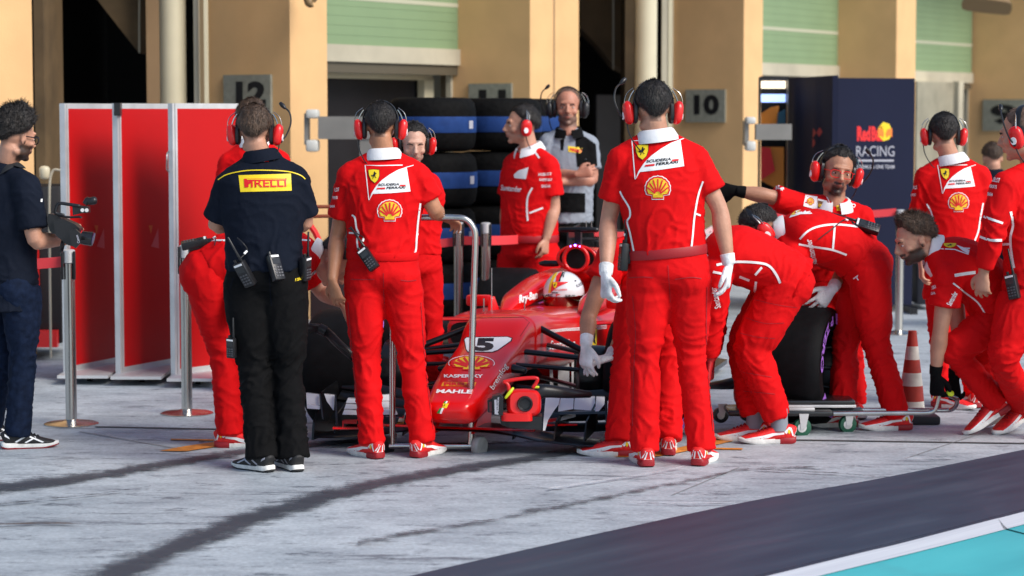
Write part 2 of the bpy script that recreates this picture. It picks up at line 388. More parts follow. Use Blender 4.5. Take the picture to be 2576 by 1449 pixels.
def strip(name, pts, ws, m, z, seg=10):
    """pts in pixels on the ground, ws half width in pixels (vertical)"""
    P, W, _ = crom([V(x, y, 0) for x, y in pts], [(w, w) for w in ws], None, seg)
    vs = []; uv = []; L = 0; last = None
    for p, w in zip(P, W):
        a = G(p.x, p.y - w[0], z); b = G(p.x, p.y + w[0], z); c = (a + b) / 2
        if last is not None: L += (c - last).length
        last = c; vs += [a, b]; uv += [(L, 1), (L, 0)]
    fs = [(2 * i + 1, 2 * i + 3, 2 * i + 2, 2 * i) for i in range(len(P) - 1)]
    o = mkobj(name, vs, fs, None, m, None, False, reg=False)
    u = o.data.uv_layers.new(name='UVMap')
    for lp in o.data.loops: u.data[lp.index].uv = uv[lp.vertex_index]
    return tag(o, kind='structure')
RUB = streakmat('rubber_on_concrete', (.042, .050, .066), .30, .47, .9, 9, .45, .84)
RUB2 = streakmat('light_rubber_on_concrete', (.05, .052, .06), .40, .56, 1.0, 10, .5, .8)
strip('tyre_mark', [(130, 1520), (330, 1430), (620, 1310), (960, 1215), (1250, 1165), (1560, 1115)], [105, 82, 58, 36, 24, 16], RUB, .008)
strip('tyre_mark', [(-60, 1232), (150, 1210), (400, 1170), (640, 1132), (900, 1108)], [38, 32, 24, 18, 12], RUB, .008)
strip('tyre_mark', [(900, 1365), (1180, 1318), (1450, 1265), (1750, 1205), (1900, 1178), (2150, 1172)], [40, 34, 28, 18, 12, 8], RUB2, .008)
strip('tyre_mark', [(1350, 1420), (1500, 1385), (1750, 1320), (1950, 1262), (2150, 1215)], [22, 18, 14, 8, 5], RUB2, .012)
strip('tyre_mark', [(-20, 1270), (120, 1255), (260, 1240), (380, 1222)], [12, 10, 7, 3], RUB2, .012)
strip('tyre_mark', [(1900, 1180), (2100, 1190), (2250, 1200), (2400, 1200)], [6, 9, 8, 3], RUB2, .012)
strip('tyre_mark', [(500, 1112), (900, 1125), (1350, 1110), (1900, 1085)], [14, 18, 18, 10], RUB2, .004)
strip('stain', [(-10, 1319), (80, 1316), (160, 1316), (225, 1319)], [4, 6, 5, 1], streakmat('brown_stain', (.10, .065, .045), .3, .5, 1, 3, .5, .8), .012)
SEAM = mat('dark_seam', (.06, .06, .065), .9)
def gpoly(name, pts, m, z): 
    o = mkobj(name, [G(x, y, z) for x, y in pts], [tuple(range(len(pts)))], None, m, None, False, reg=False)
    return tag(o, kind='structure')
def gl(name, a, b, w, m, z=.004): 
    return gpoly(name, [(a[0], a[1] + w), (b[0], b[1] + w), (b[0], b[1] - w), (a[0], a[1] - w)], m, z)
gl('concrete_joint', (1790, 1103), (2700, 1117), 1.3, SEAM); gl('concrete_joint', (240, 1073), (700, 1082), 1.2, SEAM); 
gl('concrete_joint', (2280, 1152), (2480, 1085), .7, mat('pale_seam', (.27, .28, .29), .9)); gl('concrete_joint', (1690, 1245), (1860, 1175), .9, MATS['pale_seam']); gl('concrete_joint', (200, 1085), (460, 1130), .7, MATS['pale_seam'])
OPAINT = streakmat('orange_floor_paint', (.70, .25, .02), .30, .42, 2, 2, .1, .95)
ORP = mat('orange_floor_marking', (.62, .22, .025), .6, nscale=25, namt=.3)
gpoly('orange_marking', [(400, 1134), (465, 1135), (560, 1121), (620, 1104), (600, 1098), (540, 1111), (465, 1122)], ORP, .005)
gl('orange_marking', (430, 1105), (560, 1107), 1.6, ORP, .005); gl('orange_marking', (700, 1095), (720, 1092), 4, ORP, .005)
gpoly('orange_marking', [(1540, 1148), (1640, 1140), (1800, 1105), (1860, 1090), (1900, 1090), (1840, 1110), (1700, 1140), (1640, 1150)], ORP, .005)
gl('orange_marking', (1800, 1128), (1868, 1129), 2, ORP, .005); gl('orange_marking', (985, 1060), (1060, 1060), 7, ORP, .005)
WORN = streakmat('worn_white_line', (.62, .65, .68), .38, .55, 1, 2, .3, .8)
strip('worn_white_line', [(1380, 1228), (1500, 1210), (1620, 1192), (1720, 1173)], [3, 3, 2.5, 2], WORN, .016)
strip('worn_white_line', [(1580, 1262), (1700, 1265), (1850, 1263)], [2, 2, 2], WORN, .016)
strip('worn_white_line', [(2385, 1244), (2440, 1245), (2500, 1246)], [4, 4, 1.5], mat('white_line_paint', (.6, .62, .66), .6), .016)
strip('worn_white_line', [(2275, 1152), (2330, 1153), (2400, 1152)], [1.5, 1.5, 1], WORN, .016)
# painted lane bands
PURP = streakmat('dark_lane_paint', (.052, .052, .078), -.5, -.4, .35, 6, .01, 1)
def bandmat(name, c0, c1, c2):
    m = bpy.data.materials.new(name); m.use_nodes = True; n = m.node_tree.nodes; l = m.node_tree.links; b = n['Principled BSDF']; b.inputs['Roughness'].default_value = .55
    uv = n.new('ShaderNodeUVMap'); mp = n.new('ShaderNodeMapping'); mp.inputs['Scale'].default_value = (.5, 5, 1); l.new(uv.outputs[0], mp.inputs[0])
    t = n.new('ShaderNodeTexNoise'); t.inputs['Scale'].default_value = 1.5; t.inputs['Detail'].default_value = 8; l.new(mp.outputs[0], t.inputs[0])
    r = n.new('ShaderNodeValToRGB'); e = r.color_ramp.elements; e[0].position = .3; e[0].color = (*c0, 1); e[1].position = .52; e[1].color = (*c1, 1); q = e.new(.75); q.color = (*c2, 1)
    l.new(t.outputs[0], r.inputs[0]); 
    t2 = n.new('ShaderNodeTexNoise'); t2.inputs['Scale'].default_value = 1.2; t2.inputs['Detail'].default_value = 3; mp2 = n.new('ShaderNodeMapping'); mp2.inputs['Scale'].default_value = (1, 3, 1); l.new(uv.outputs[0], mp2.inputs[0]); l.new(mp2.outputs[0], t2.inputs[0])
    r2 = n.new('ShaderNodeValToRGB'); r2.color_ramp.elements[0].position = .6; r2.color_ramp.elements[0].color = (0, 0, 0, 1); r2.color_ramp.elements[1].position = .75; r2.color_ramp.elements[1].color = (.35, .35, .35, 1); l.new(t2.outputs[0], r2.inputs[0])
    x = n.new('ShaderNodeMix'); x.data_type = 'RGBA'; l.new(r2.outputs[0], x.inputs[0]); l.new(r.outputs[0], x.inputs[6]); x.inputs[7].default_value = (.085, .05, .08, 1) if c0[0] < .1 else (*c1, 1)
    l.new(x.outputs[2], b.inputs['Base Color']); return m
def band(name, top, bot, m, z):
    vs = []; uv = []; L = 0
    A, _, _ = crom([V(x, y, 0) for x, y in top], [(1, 1)] * len(top), None, 8); B, _, _ = crom([V(x, y, 0) for x, y in bot], [(1, 1)] * len(bot), None, 8)
    for a, b in zip(A, B):
        p = G(a.x, a.y, z); q = G(b.x, b.y, z)
        if vs: L += (p - vs[-2]).length
        vs += [p, q]; uv += [(L, 1), (L, 0)]
    o = mkobj(name, vs, [(2 * i + 1, 2 * i + 3, 2 * i + 2, 2 * i) for i in range(len(A) - 1)], None, m, None, False, reg=False)
    u = o.data.uv_layers.new(name='UVMap')
    for lp in o.data.loops: u.data[lp.index].uv = uv[lp.vertex_index]
    return tag(o, kind='structure')
top = [(700, 1530), (1030, 1449), (1400, 1365), (1560, 1330), (1900, 1258), (2200, 1206), (2576, 1131), (3100, 1030)]
mid = [(1600, 1530), (1930, 1449), (2160, 1392), (2250, 1371), (2400, 1332), (2500, 1306), (2576, 1287), (3100, 1150)]
mid2 = [(1740, 1530), (2060, 1449), (2260, 1400), (2340, 1380), (2450, 1352), (2530, 1331), (2576, 1319), (3100, 1185)]
bot = [(3000, 2600), (3400, 2300), (3700, 2100), (3900, 2000), (4200, 1900), (4400, 1850), (4600, 1800), (5200, 1600)]
band('dark_lane', top, mid, bandmat('dark_lane_surface', (.018, .033, .056), (.028, .046, .073), (.050, .072, .102)), .020)
band('white_line', mid, mid2, bandmat('white_line_surface', (.55, .58, .63), (.66, .69, .73), (.74, .77, .8)), .024)
band('turquoise_run_off', mid2, bot, bandmat('turquoise_paint', (.05, .42, .46), (.07, .50, .53), (.10, .55, .58)), .020)
strip('rubber_edge', [(1900, 1449), (2160, 1386), (2400, 1326), (2576, 1281), (2800, 1225)], [5, 4.5, 4, 3, 3], streakmat('dark_edge_rubber', (.02, .02, .025), .3, .5, 8, 2, .6, .9), .028)
# ---------------------------------------------------------------- pit building
Y0 = 20.0; FD = V(661 * Y0 / F, .185 * Y0, 0).normalized(); NB = V(-FD.y, FD.x, 0)   # along the facade / into the building
P0 = U(825, HOR, Y0); P0.z = 0
def fac(x, rec=0.):
    """point of the facade plane (moved rec metres into the building) seen at pixel column x"""
    o = P0 + NB * rec; k = (x - CX) / F     # X = k*Y(ish)
    t = (k * o.y - o.x) / (FD.x - k * FD.y); return o + FD * t
def zat(p, y): return CAMH + (HOR - y) / F * p.y
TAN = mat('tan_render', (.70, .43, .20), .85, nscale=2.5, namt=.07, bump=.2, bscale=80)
BEIGE = mat('beige_metal', (.46, .42, .32), .45, nscale=2, namt=.15)
CREAM = mat('cream_pipe_paint', (.60, .54, .38), .4, nscale=3, namt=.06)
DARKIN = mat('dark_interior', (.0025, .0022, .002), .9)  # near-black colour stands in for the shade inside garages and openings
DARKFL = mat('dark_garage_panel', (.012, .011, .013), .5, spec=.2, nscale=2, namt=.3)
pit = empty('pit_building', P0); tag(pit, 'tan rendered pit building with wide pillars, garage openings and green shutters', 'building')
H = 4.6
def vslab(m, a, b, z0, z1, th):
    """vertical slab between ground points a, b, thickness vector th"""
    m.prism([V(a.x, a.y, z0), V(b.x, b.y, z0), V(b.x, b.y, z1), V(a.x, a.y, z1)], th); return m
PIL = [(-260, -60, 87), (525, 732, 825), (1140, 1333, 1455), (1692, 1868, 1915), (2093, 2250, 2298), (2433, 2640, 2720)]
pobj = []
def sidept(xc, x):
    c = fac(xc); k = (x - CX) / F; t = (k * c.y - c.x) / (NB.x - k * NB.y); return c + NB * t
for i, (xs, xc, xl) in enumerate(PIL):
    c = fac(xc); l_ = fac(xl); b = sidept(xc, xs); dep = b - c
    m = M(); m.prism([V(c.x, c.y, 0), V(l_.x, l_.y, 0), V(l_.x, l_.y, 0) + dep, V(b.x, b.y, 0)], V(0, 0, H))
    pobj.append(m.build('pillar', TAN, pit, smooth=False))
    m = M(); q = b + NB * .002; vslab(m, q - FD * .035, q + FD * .02, 0, H, NB * .06); m.build('pillar_trim', BEIGE, pit, smooth=False)
jm = M(); q = fac(1393); vslab(jm, q - NB * .004 - FD * .012, q - NB * .004 + FD * .012, 0, H, NB * .002); jm.build('pillar_joint', mat('brown_joint', (.28, .17, .09), .8), pit, smooth=False)
# shutters, lintels, garage rooms
GREEN = mat('green_shutter', (.20, .29, .155), .55, nscale=2, namt=.05)
def bay(xa, xb, pi, shutter=True, dark=True):
    rec = (sidept(PIL[pi][1], PIL[pi][0]) - fac(PIL[pi][1])).dot(NB) - .06
    a, b = fac(xa, rec), fac(xb, rec); ra, rb = a - FD * 1.2, b + FD * .25
    global ZB
    if shutter:
        zb = zat(fac(830, rec), 112) if pi == 2 else ZB; m = M(); z = zb
        while z < H: vslab(m, ra, rb, z, min(z + .088, H), NB * .04); z += .09
        m.build('green_shutter', GREEN, pit, smooth=False); ZB = zb
        m = M(); vslab(m, ra - NB * .03, rb - NB * .03, zb - .16, zb, NB * .12); m.build('lintel', BEIGE, pit, smooth=False)
        m = M(); vslab(m, ra, rb, zb - .26, zb - .17, NB * .09); m.build('shadow_gap', mat('painted_gap_shadow', (.09, .075, .05), .5), pit, smooth=False)  # dark strip whose colour paints the shadow gap below the lintel
        m = M(); vslab(m, ra - NB * .004, rb - NB * .004, zb + .42, zb + .46, NB * .003); m.build('shutter_rib', mat('pale_rib', (.45, .45, .33), .5), pit, smooth=False)
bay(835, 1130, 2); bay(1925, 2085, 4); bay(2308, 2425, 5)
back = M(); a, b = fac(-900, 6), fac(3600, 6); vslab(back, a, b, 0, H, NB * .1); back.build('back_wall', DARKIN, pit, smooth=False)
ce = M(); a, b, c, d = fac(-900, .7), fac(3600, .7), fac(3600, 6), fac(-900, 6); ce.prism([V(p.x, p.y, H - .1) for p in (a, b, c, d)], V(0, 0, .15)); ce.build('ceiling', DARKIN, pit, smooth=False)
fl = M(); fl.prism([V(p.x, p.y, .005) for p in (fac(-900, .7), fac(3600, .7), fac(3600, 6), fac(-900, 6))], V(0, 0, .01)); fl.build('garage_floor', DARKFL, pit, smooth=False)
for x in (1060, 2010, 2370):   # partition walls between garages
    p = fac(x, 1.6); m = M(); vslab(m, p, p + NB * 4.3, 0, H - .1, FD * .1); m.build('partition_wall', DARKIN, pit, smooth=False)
roof = M(); roof.prism([V(p.x, p.y, H) for p in (fac(-900, -.3), fac(3600, -.3), fac(3600, 8), fac(-900, 8))], V(0, 0, .8)); roof.build('roof', TAN, pit, smooth=False)
# number signs
def sign(i, x0, x1, y0, y1, txt):
    xs, xc, xl = PIL[i]; a = sidept(xc, x0) - FD * .03; b = sidept(xc, x1) - FD * .03
    z1 = zat(b, y0); z0 = zat(b, y1); m = M(); vslab(m, a, b, z0, z1, FD * .028)
    o = m.build('number_plate', mat('grey_plate', (.27, .27, .22), .6, nscale=20, namt=.15), pit, smooth=False)
    d = Dec([o], 30); w = x1 - x0; h = y1 - y0
    d.text(txt, (x0 + w * .2, y0 + h * .72), (x0 + w * .84, y0 + h * .72), h * .52, BLK, 3, .05)
    d.build('number', o)
sign(1, 570, 688, 188, 290, '12'); sign(2, 1183, 1290, 210, 302, '11'); sign(3, 1726, 1825, 225, 308, '10'); sign(5, 2470, 2576, 250, 330, '9')
# left garage: stair underside, pipes, frames
def blockD(name, pts, Y, th, m, par, smooth=False):
    """outline in pixels standing at depth Y, th metres thick"""
    b = M(); b.prism([U(x, y, Y) for x, y in pts], V(0, th, 0)); return b.build(name, m, par, smooth=smooth)
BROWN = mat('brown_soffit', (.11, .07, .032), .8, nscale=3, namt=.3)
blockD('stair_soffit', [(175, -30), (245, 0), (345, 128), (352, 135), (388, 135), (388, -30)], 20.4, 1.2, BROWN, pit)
blockD('stair_stringer', [(348, -30), (352, -30), (352, 133), (348, 133)], 20.35, .03, BEIGE, pit)
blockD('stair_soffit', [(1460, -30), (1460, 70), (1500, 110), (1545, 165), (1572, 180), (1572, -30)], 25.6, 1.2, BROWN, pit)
blockD('stair_stringer', [(1541, -30), (1545, -30), (1545, 175), (1541, 175)], 25.55, .03, BEIGE, pit)
blockD('lamp_batten', [(1590, 0), (1592, 0), (1592, 8), (1590, 8)], 25.5, .03, BEIGE, pit)
def pipeD(x0, x1, Y, m, name='drain_pipe'):
    a = U(x0, 285, Y); b = U(x1, 285, Y); c = (a + b) / 2; t = M(); t.tube([V(c.x, c.y, 0), V(c.x, c.y, H)], (b.x - a.x) / 2, seg=20); return t.build(name, m, pit)
pipeD(403, 470, 19.2, CREAM); pipeD(1597, 1652, 24.0, CREAM)
def postD(x0, x1, Y, m, name='door_post', y0=-40, th=.1):
    a = U(x0, 285, Y); b = U(x1, 285, Y); t = M(); t.box((a.x, Y, 0), (b.x, Y + th, H)); return t.build(name, m, pit, smooth=False)
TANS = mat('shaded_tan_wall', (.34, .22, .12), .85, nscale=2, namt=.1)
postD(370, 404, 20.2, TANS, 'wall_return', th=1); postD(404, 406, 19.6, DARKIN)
postD(489, 500, 19.1, BEIGE); postD(502, 514, 19.3, mat('brown_post', (.22, .16, .09), .6)); postD(515, 522, 19.0, CREAM)
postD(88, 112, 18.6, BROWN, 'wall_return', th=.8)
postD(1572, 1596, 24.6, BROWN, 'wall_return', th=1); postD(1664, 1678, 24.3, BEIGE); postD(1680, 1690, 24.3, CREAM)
# inside the middle garage: cabinets and frames
m = M(); a, b = fac(790, 1.2), fac(1045, 1.2); vslab(m, a, b, .0, zat(a, 195), NB * .5); cab = m.build('cabinet', DARKFL, pit, smooth=False)
m = M(); a, b = fac(790, 1.1), fac(1090, 1.1); vslab(m, a, b, zat(a, 196), zat(a, 180), NB * .1); m.build('frame_rail', CREAM, pit, smooth=False)
for x0, x1 in ((1068, 1092),):
    m = M(); vslab(m, fac(x0, 1.1), fac(x1, 1.1), 0, zat(fac(x0, 1.1), 197), NB * .08); m.build('frame_post', CREAM, pit, smooth=False)
m = M(); vslab(m, fac(1108, 1.15), fac(1128, 1.15), 0, zat(fac(1108, 1.15), 180), NB * .08); m.build('frame_post', BEIGE, pit, smooth=False)
m = M(); vslab(m, fac(1500, 2.4), fac(1560, 2.4), 0, 2.0, NB * .05); m.build('inner_door', DARKFL, pit, smooth=False)
# right garage: pale metal cabinet
m = M(); vslab(m, fac(2303, 1.0), fac(2395, 1.0), 0, zat(fac(2303, 1.0), 205), NB * .5); m.build('cabinet', mat('pale_cabinet', (.40, .37, .28), .35, metal=.4, nscale=2, namt=.3), pit, smooth=False)
m = M(); vslab(m, fac(2408, 1.0), fac(2420, 1.0), 0, zat(fac(2408, 1.0), 205), NB * .1); m.build('frame_post', BEIGE, pit, smooth=False)
# signal arms fixed to the pillars
def arm(x0, x1, y0, y1, xc0, xc1, yc, Y, label, leg=None):
    r = empty('signal_arm', U(x0, y1, Y)); tag(r, label, 'sign bracket', 'grey arms bolted to the pillars')
    g_ = mat('grey_arm_metal', (.26, .25, .23), .45, metal=.3, nscale=3, namt=.15)
    blockD('beam', [(x0, y0), (x1, y0), (x1, y1), (x0, y1)], Y, .12, g_, r)
    if leg: blockD('drop_leg', [(leg[0], y1 + 1), (leg[1], y1 + 1), (leg[1], leg[2]), (leg[0], leg[2])], Y + .01, .1, g_, r)
    blockD('mounting_plate', [(xc0 - 4, y0 - 8), (xc0 + 6, y0 - 8), (xc0 + 6, y1 + 14), (xc0 - 4, y1 + 14)], Y + .03, .2, g_, r)
    for ya, yb in yc:
        b = M(); p = U(xc0, yb, Y - .03); q = U(xc1, ya, Y - .03); b.box((p.x, Y - .04, p.z), (q.x, Y + .2, q.z), bev=.02); b.build('clamp', mat('clamp_white', (.62, .62, .58), .4), r)
arm(800, 960, 293, 350, 769, 799, ((275, 298), (352, 382)), 19.0, 'grey arm with white clamps on the pillar numbered 12', leg=(905, 960, 520))
arm(1902, 1992, 312, 352, 1878, 1902, ((294, 312), (355, 380)), 20.0, 'grey arm with white clamps beside the dark screens')
# loudspeakers / lamps at the top
def lamp(x, y, s, Y, label):
    r = empty('floodlight', U(x, y, Y)); tag(r, label, 'light', 'brown lamps on the pillars')
    b = mat('bronze_paint', (.22, .14, .06), .5)
    blockD('housing', [(x - 14 * s, y - 40 * s), (x + 14 * s, y - 40 * s), (x + 16 * s, y - 8 * s), (x - 12 * s, y - 10 * s)], Y, .2, b, r)
    m_ = M(); m_.tube([U(x - 2 * s, y - 10 * s, Y + .08), U(x - 8 * s, y + 14 * s, Y + .05), U(x - 10 * s, y + 36 * s, Y), U(x, y + 44 * s, Y - .05)], [.03 * s, .05 * s, .035 * s, .01], smooth=3); m_.build('lamp_arm', b, r)
    blockD('reflector', [(x + 6 * s, y - 7 * s), (x + 16 * s, y - 7 * s), (x + 14 * s, y + 20 * s), (x + 2 * s, y + 34 * s)], Y, .1, b, r)
lamp(1897, 42, 1.0, 27.5, 'bronze lamp hanging on the pillar left of the right-hand green shutters')
lamp(787, -28, 1.0, 19.2, 'bronze lamp at the top edge above the pillar numbered 12')
r = empty('loudspeaker', U(2480, 5, 29)); tag(r, 'bronze horn loudspeaker at the top right of the building', 'loudspeaker')
m = M(); m.tube([U(2485, -30, 29.3), U(2485, -10, 29), U(2482, 16, 28.8)], [(.06, .08), (.2, .14), (.31, .1)], side=(1, 0, 0), power=5); m.build('horn', mat('bronze_paint', (.22, .14, .06), .5), r)
m = M(); p, q = U(2450, -26, 29), U(2460, -8, 29); m.box((p.x, 28.9, q.z), (q.x, 29.4, p.z + .4)); m.build('bracket', MATS['bronze_paint'], r)
# ---------------------------------------------------------------- dark screens of the neighbouring team
def screen(name, c, z1, th, mtl, par):
    (xa, Ya), (xb, Yb) = c; a = U(xa, HOR, Ya); b = U(xb, HOR, Yb); m = M(); n_ = (V(b.y - a.y, a.x - b.x, 0)).normalized(); n_ = n_ if n_.y > 0 else -n_
    vslab(m, a, b, .06, z1, n_ * th); return m.build(name, mtl, par, smooth=False)
NAVYP = mat('navy_board', (.013, .016, .038), .7, spec=.1, nscale=2, namt=.08)
r = empty('partition_screen', G(2200, 790)); tag(r, 'tall navy screen with bull emblem and the word RACING', 'screen', 'navy screens before the garages')
sb = screen('board', ((2102, 20.3), (2300, 20.6)), 2.08, .05, NAVYP, r)
d = Dec([sb], 20)
for x in range(4):
    x0 = 2152 + x * 15; 
d.text('Red', (2156, 352), (2190, 352), 32, REDP, 2, .06); d.text('Bull', (2192, 352), (2222, 352), 32, REDP, 2, .06)
d.poly([(2226 + 17 * math.cos(a * .4488), 331 + (22 if a % 2 else 25) * math.sin(a * .4488)) for a in range(14)], YEL, 2)
ORG = mat('orange_print', (.85, .22, .02), .5)
d.poly([(2208, 322), (2220, 326), (2224, 336), (2222, 346), (2214, 340), (2208, 346)], ORG, 4); d.poly([(2244, 322), (2232, 326), (2228, 336), (2230, 346), (2238, 340), (2244, 346)], ORG, 4)
GREYP = mat('grey_print', (.40, .40, .46), .5)
d.text('RACING', (2154, 393), (2250, 393), 26, GREYP, 2, .0); d.line([(2158, 404), (2248, 404)], 5, GREYP, 2); d.text('FORMULA ONE TEAM', (2156, 424), (2250, 424), 9, GREYP, 2, .02)
d.build('emblem', sb)
f_ = M(); a, b = U(2108, HOR, 20.25), U(2294, HOR, 20.5)
for p in (a, b): f_ = M(); f_.box((p.x - .03, p.y - .25, 0), (p.x + .03, p.y + .35, .06)); f_.build('foot', PLASTIC, r, smooth=False)
r = empty('partition_screen', G(2040, 790)); tag(r, 'dark navy screen turned away, with a red number on it', 'screen', 'navy screens before the garages')
sb = screen('board', ((1983, 21.8), (2094, 20.2)), 2.1, .05, NAVYP, r)
d = Dec([sb], 20); d.poly([(2046, 322), (2078, 318), (2080, 372), (2078, 420), (2040, 440), (2044, 372)], mat('dull_red_print', (.35, .02, .03), .6), 2)
d.text('33', (2050, 362), (2074, 362), 22, NAVYP, 4, .03); d.build('red_panel', sb)
f_ = M(); p = U(2080, HOR, 20.35); f_.box((p.x - .3, p.y - .1, 0), (p.x + .1, p.y + .2, .06)); f_.build('foot', PLASTIC, r, smooth=False)
# framed opening with lamps and orange shapes
r = empty('display_frame', G(1945, 800)); tag(r, 'black frame opening with bright lamps and orange panels inside', 'display stand')
m = M()
for xa, xb, ya, yb in ((1906, 1914, 194, 800), (1914, 1984, 192, 201), (1977, 1985, 194, 800)):
    p, q = U(xa, yb, 20.9), U(xb, ya, 20.9); m.box((p.x, 20.9, max(p.z, 0)), (q.x, 21.0, q.z))
m.build('frame', PLASTIC, r, smooth=False)
blockD('backing', [(1915, 201), (1977, 201), (1977, 780), (1915, 780)], 21.6, .04, DARKIN, r)
blockD('strip_lamp', [(1916, 204), (1976, 204), (1976, 222), (1916, 222)], 21.4, .05, mat('warm_lamp', (1, .82, .62), .5, emit=1.3), r)
blockD('strip_lamp', [(1916, 237), (1976, 237), (1976, 257), (1916, 257)], 21.4, .05, mat('blue_lamp', (.35, .5, 1), .5, emit=1.3), r)
ORB = mat('orange_board', (.75, .22, .01), .5)
blockD('orange_panel', [(1916, 285), (1940, 270), (1960, 266), (1955, 312), (1916, 312)], 21.5, .05, ORB, r)
blockD('orange_panel', [(1916, 370), (1972, 370), (1972, 488), (1945, 470), (1916, 455)], 21.5, .05, ORB, r)
blockD('red_panel', [(1916, 370), (1938, 372), (1950, 430), (1916, 452)], 21.44, .05, REDP, r)
blockD('dark_shape', [(1958, 284), (1976, 275), (1976, 310), (1955, 312)], 21.44, .05, mat('teal_board', (.01, .08, .12), .5), r)
# dark equipment by the far right garages
r = empty('equipment_case', G(2335, 800)); tag(r, 'dark equipment case standing beyond the navy screens', 'case')
m = M(); p, q = U(2310, 788, 20.6), U(2368, 560, 20.6); m.box((p.x, 20.7, .05), (q.x, 21.5, q.z), bev=.02); m.build('body', mat('dark_navy_case', (.015, .016, .026), .6), r)
m = M(); m.box((p.x + .05, 20.68, .3), (q.x - .05, 20.7, .45)); m.build('handle', PLASTIC, r, smooth=False)
# ---------------------------------------------------------------- people
def frame(o, f, u):
    """matrix with y along f, z near u, origin o"""
    f = Vector(f).normalized(); u = Vector(u); x = f.cross(u).normalized(); z = x.cross(f)
    m = Matrix((x, f, z)).transposed().to_4x4(); m.translation = Vector(o); return m
def head_shape(m, T, k=1.):
    e = lambda c, r: m.ell(V(*c) * k, V(*r) * k, T, 20, 14)
    e((0, -.012, .035), (.077, .098, .088)); e((0, .02, -.005), (.066, .078, .085)); e((0, .028, -.062), (.052, .060, .052))
    e((0, .072, -.098), (.021, .020, .016)); e((0, .080, -.058), (.028, .016, .022)); e((0, .083, .030), (.052, .016, .012))
    for s in (-1, 1):
        e((s * .040, .058, -.028), (.024, .026, .022)); e((s * .046, .0, -.075), (.016, .040, .022))
        e((s * .079, -.008, -.012), (.007, .017, .030)); e((s * .081, -.016, .006), (.007, .013, .014)); e((s * .030, .080, .012), (.016, .010, .008))
    m.tube([T @ (V(*p) * k) for p in [(0, .090, .022), (0, .103, .0), (0, .116, -.026), (0, .098, -.038)]], [.008 * k, .009 * k, .014 * k, .012 * k], seg=10, cap='round')
    e((.011, .1, -.032), (.008, .011, .008)); e((-.011, .1, -.032), (.008, .011, .008)); e((0, .095, -.056), (.021, .009, .0055)); e((0, .094, -.067), (.017, .009, .0055))
def hair_mesh(T, k, sty, seed=0):
    """shell over the cranium; sty: thick, nape, front, curl, balding"""
    th, nape, front, curl, side = sty.get('t', .008), sty.get('nape', -.5), sty.get('front', .62), sty.get('curl', 0), sty.get('side', -.12)
    m = M(); A, B = 64, 40; C0 = V(0, -.012, .035); Rr = V(.077, .098, .088); idx = {}; tt = {}
    for j in range(B + 1):
        ph = -math.pi / 2 + math.pi * j / B
        for i in range(A):
            az = 2 * math.pi * i / A; d = V(math.cos(ph) * math.sin(az), math.cos(ph) * math.cos(az), math.sin(ph))
            a = abs(math.degrees(math.atan2(abs(d.x), d.y)))
            hl = np.interp(a, [0, 28, 48, 70, 95, 125, 150, 180], [front, front + .03, front - .12, side + .24, side, -.38, nape - .15, nape - .2])
            hl += .03 * noise.noise(d * 9 + V(seed, 0, 0))
            e = d.z - hl; q = max(0, min(1, e / .28)); q = q * q * (3 - 2 * q)
            if e < -.08: continue
            t = .0005 + th * q * (.75 + .5 * (noise.noise(d * 3 + V(seed, 3, 0)) + .5)) if e > 0 else -.006
            if sty.get('top'): t += sty['top'] * max(0, d.z) ** 2 * q * (1 + .5 * noise.noise(d * 4 + V(0, seed, 0)))
            if sty.get('quiff') and d.y > 0: t += sty['quiff'] * max(0, d.z) * d.y * q * 2
            if curl and e > 0: t += curl * q * (noise.noise(d * 11 + V(seed, 0, 5)) + .5 * noise.noise(d * 23))
            t += .0035 * q * noise.noise(V(d.x * 38, d.y * 38, d.z * 10)) 
            p = C0 + V(d.x * (Rr.x + t), d.y * (Rr.y + t), d.z * (Rr.z + t)); idx[(i, j)] = len(m.v); m.v.append(T @ (p * k)); tt[(i, j)] = (p, d, q, t)
    for j in range(B):
        for i in range(A):
            q = [((i) % A, j), ((i + 1) % A, j), ((i + 1) % A, j + 1), (i, j + 1)]
            if all(z in idx for z in q): m.f.append([idx[z] for z in q]); m.mi.append(0)
    rnd_ = random.Random(seed); ks = [z for z in tt if tt[z][2] > .02]; T3 = T.to_3x3(); ln = sty.get('len', .010 + th * .6)
    for _ in range(sty.get('n', 2600)):
        p, d, q, t = tt[rnd_.choice(ks)]
        if d.z > .6 and rnd_.random() < (d.z - .6) * 1.2: continue
        p = p + V(rnd_.gauss(0, .003), rnd_.gauss(0, .003), rnd_.gauss(0, .003)); fl = V(0, .55 if d.z > .5 and d.y > 0 else -.5, -1 if d.z < .75 else 0); fl = (fl - d * fl.dot(d)).normalized()
        r3 = V(rnd_.gauss(0, 1), rnd_.gauss(0, 1), rnd_.gauss(0, 1)); cz = .9 if curl else .35
        g_ = (fl * (1 if not curl else .5) + d * (.30 + (.12 if curl else 0)) + r3 * cz * .6).normalized(); L_ = ln * (.4 + .6 * q) * rnd_.uniform(.6, 1.3) * (1 + 1.2 * (sty.get('top', 0) > 0) * max(0, d.z)); w_ = d.cross(g_).normalized() * .0011
        a_ = p - d * .003; mid = p + g_ * L_ * .55 + d * .001; e_ = p + (g_ + fl * .5 + r3 * .15).normalized() * L_
        m.add([T @ (v_ * k) for v_ in (a_ - w_, a_ + w_, mid + w_ * .8, mid - w_ * .8, e_)], [(0, 1, 2, 3), (3, 2, 4)])
    return m
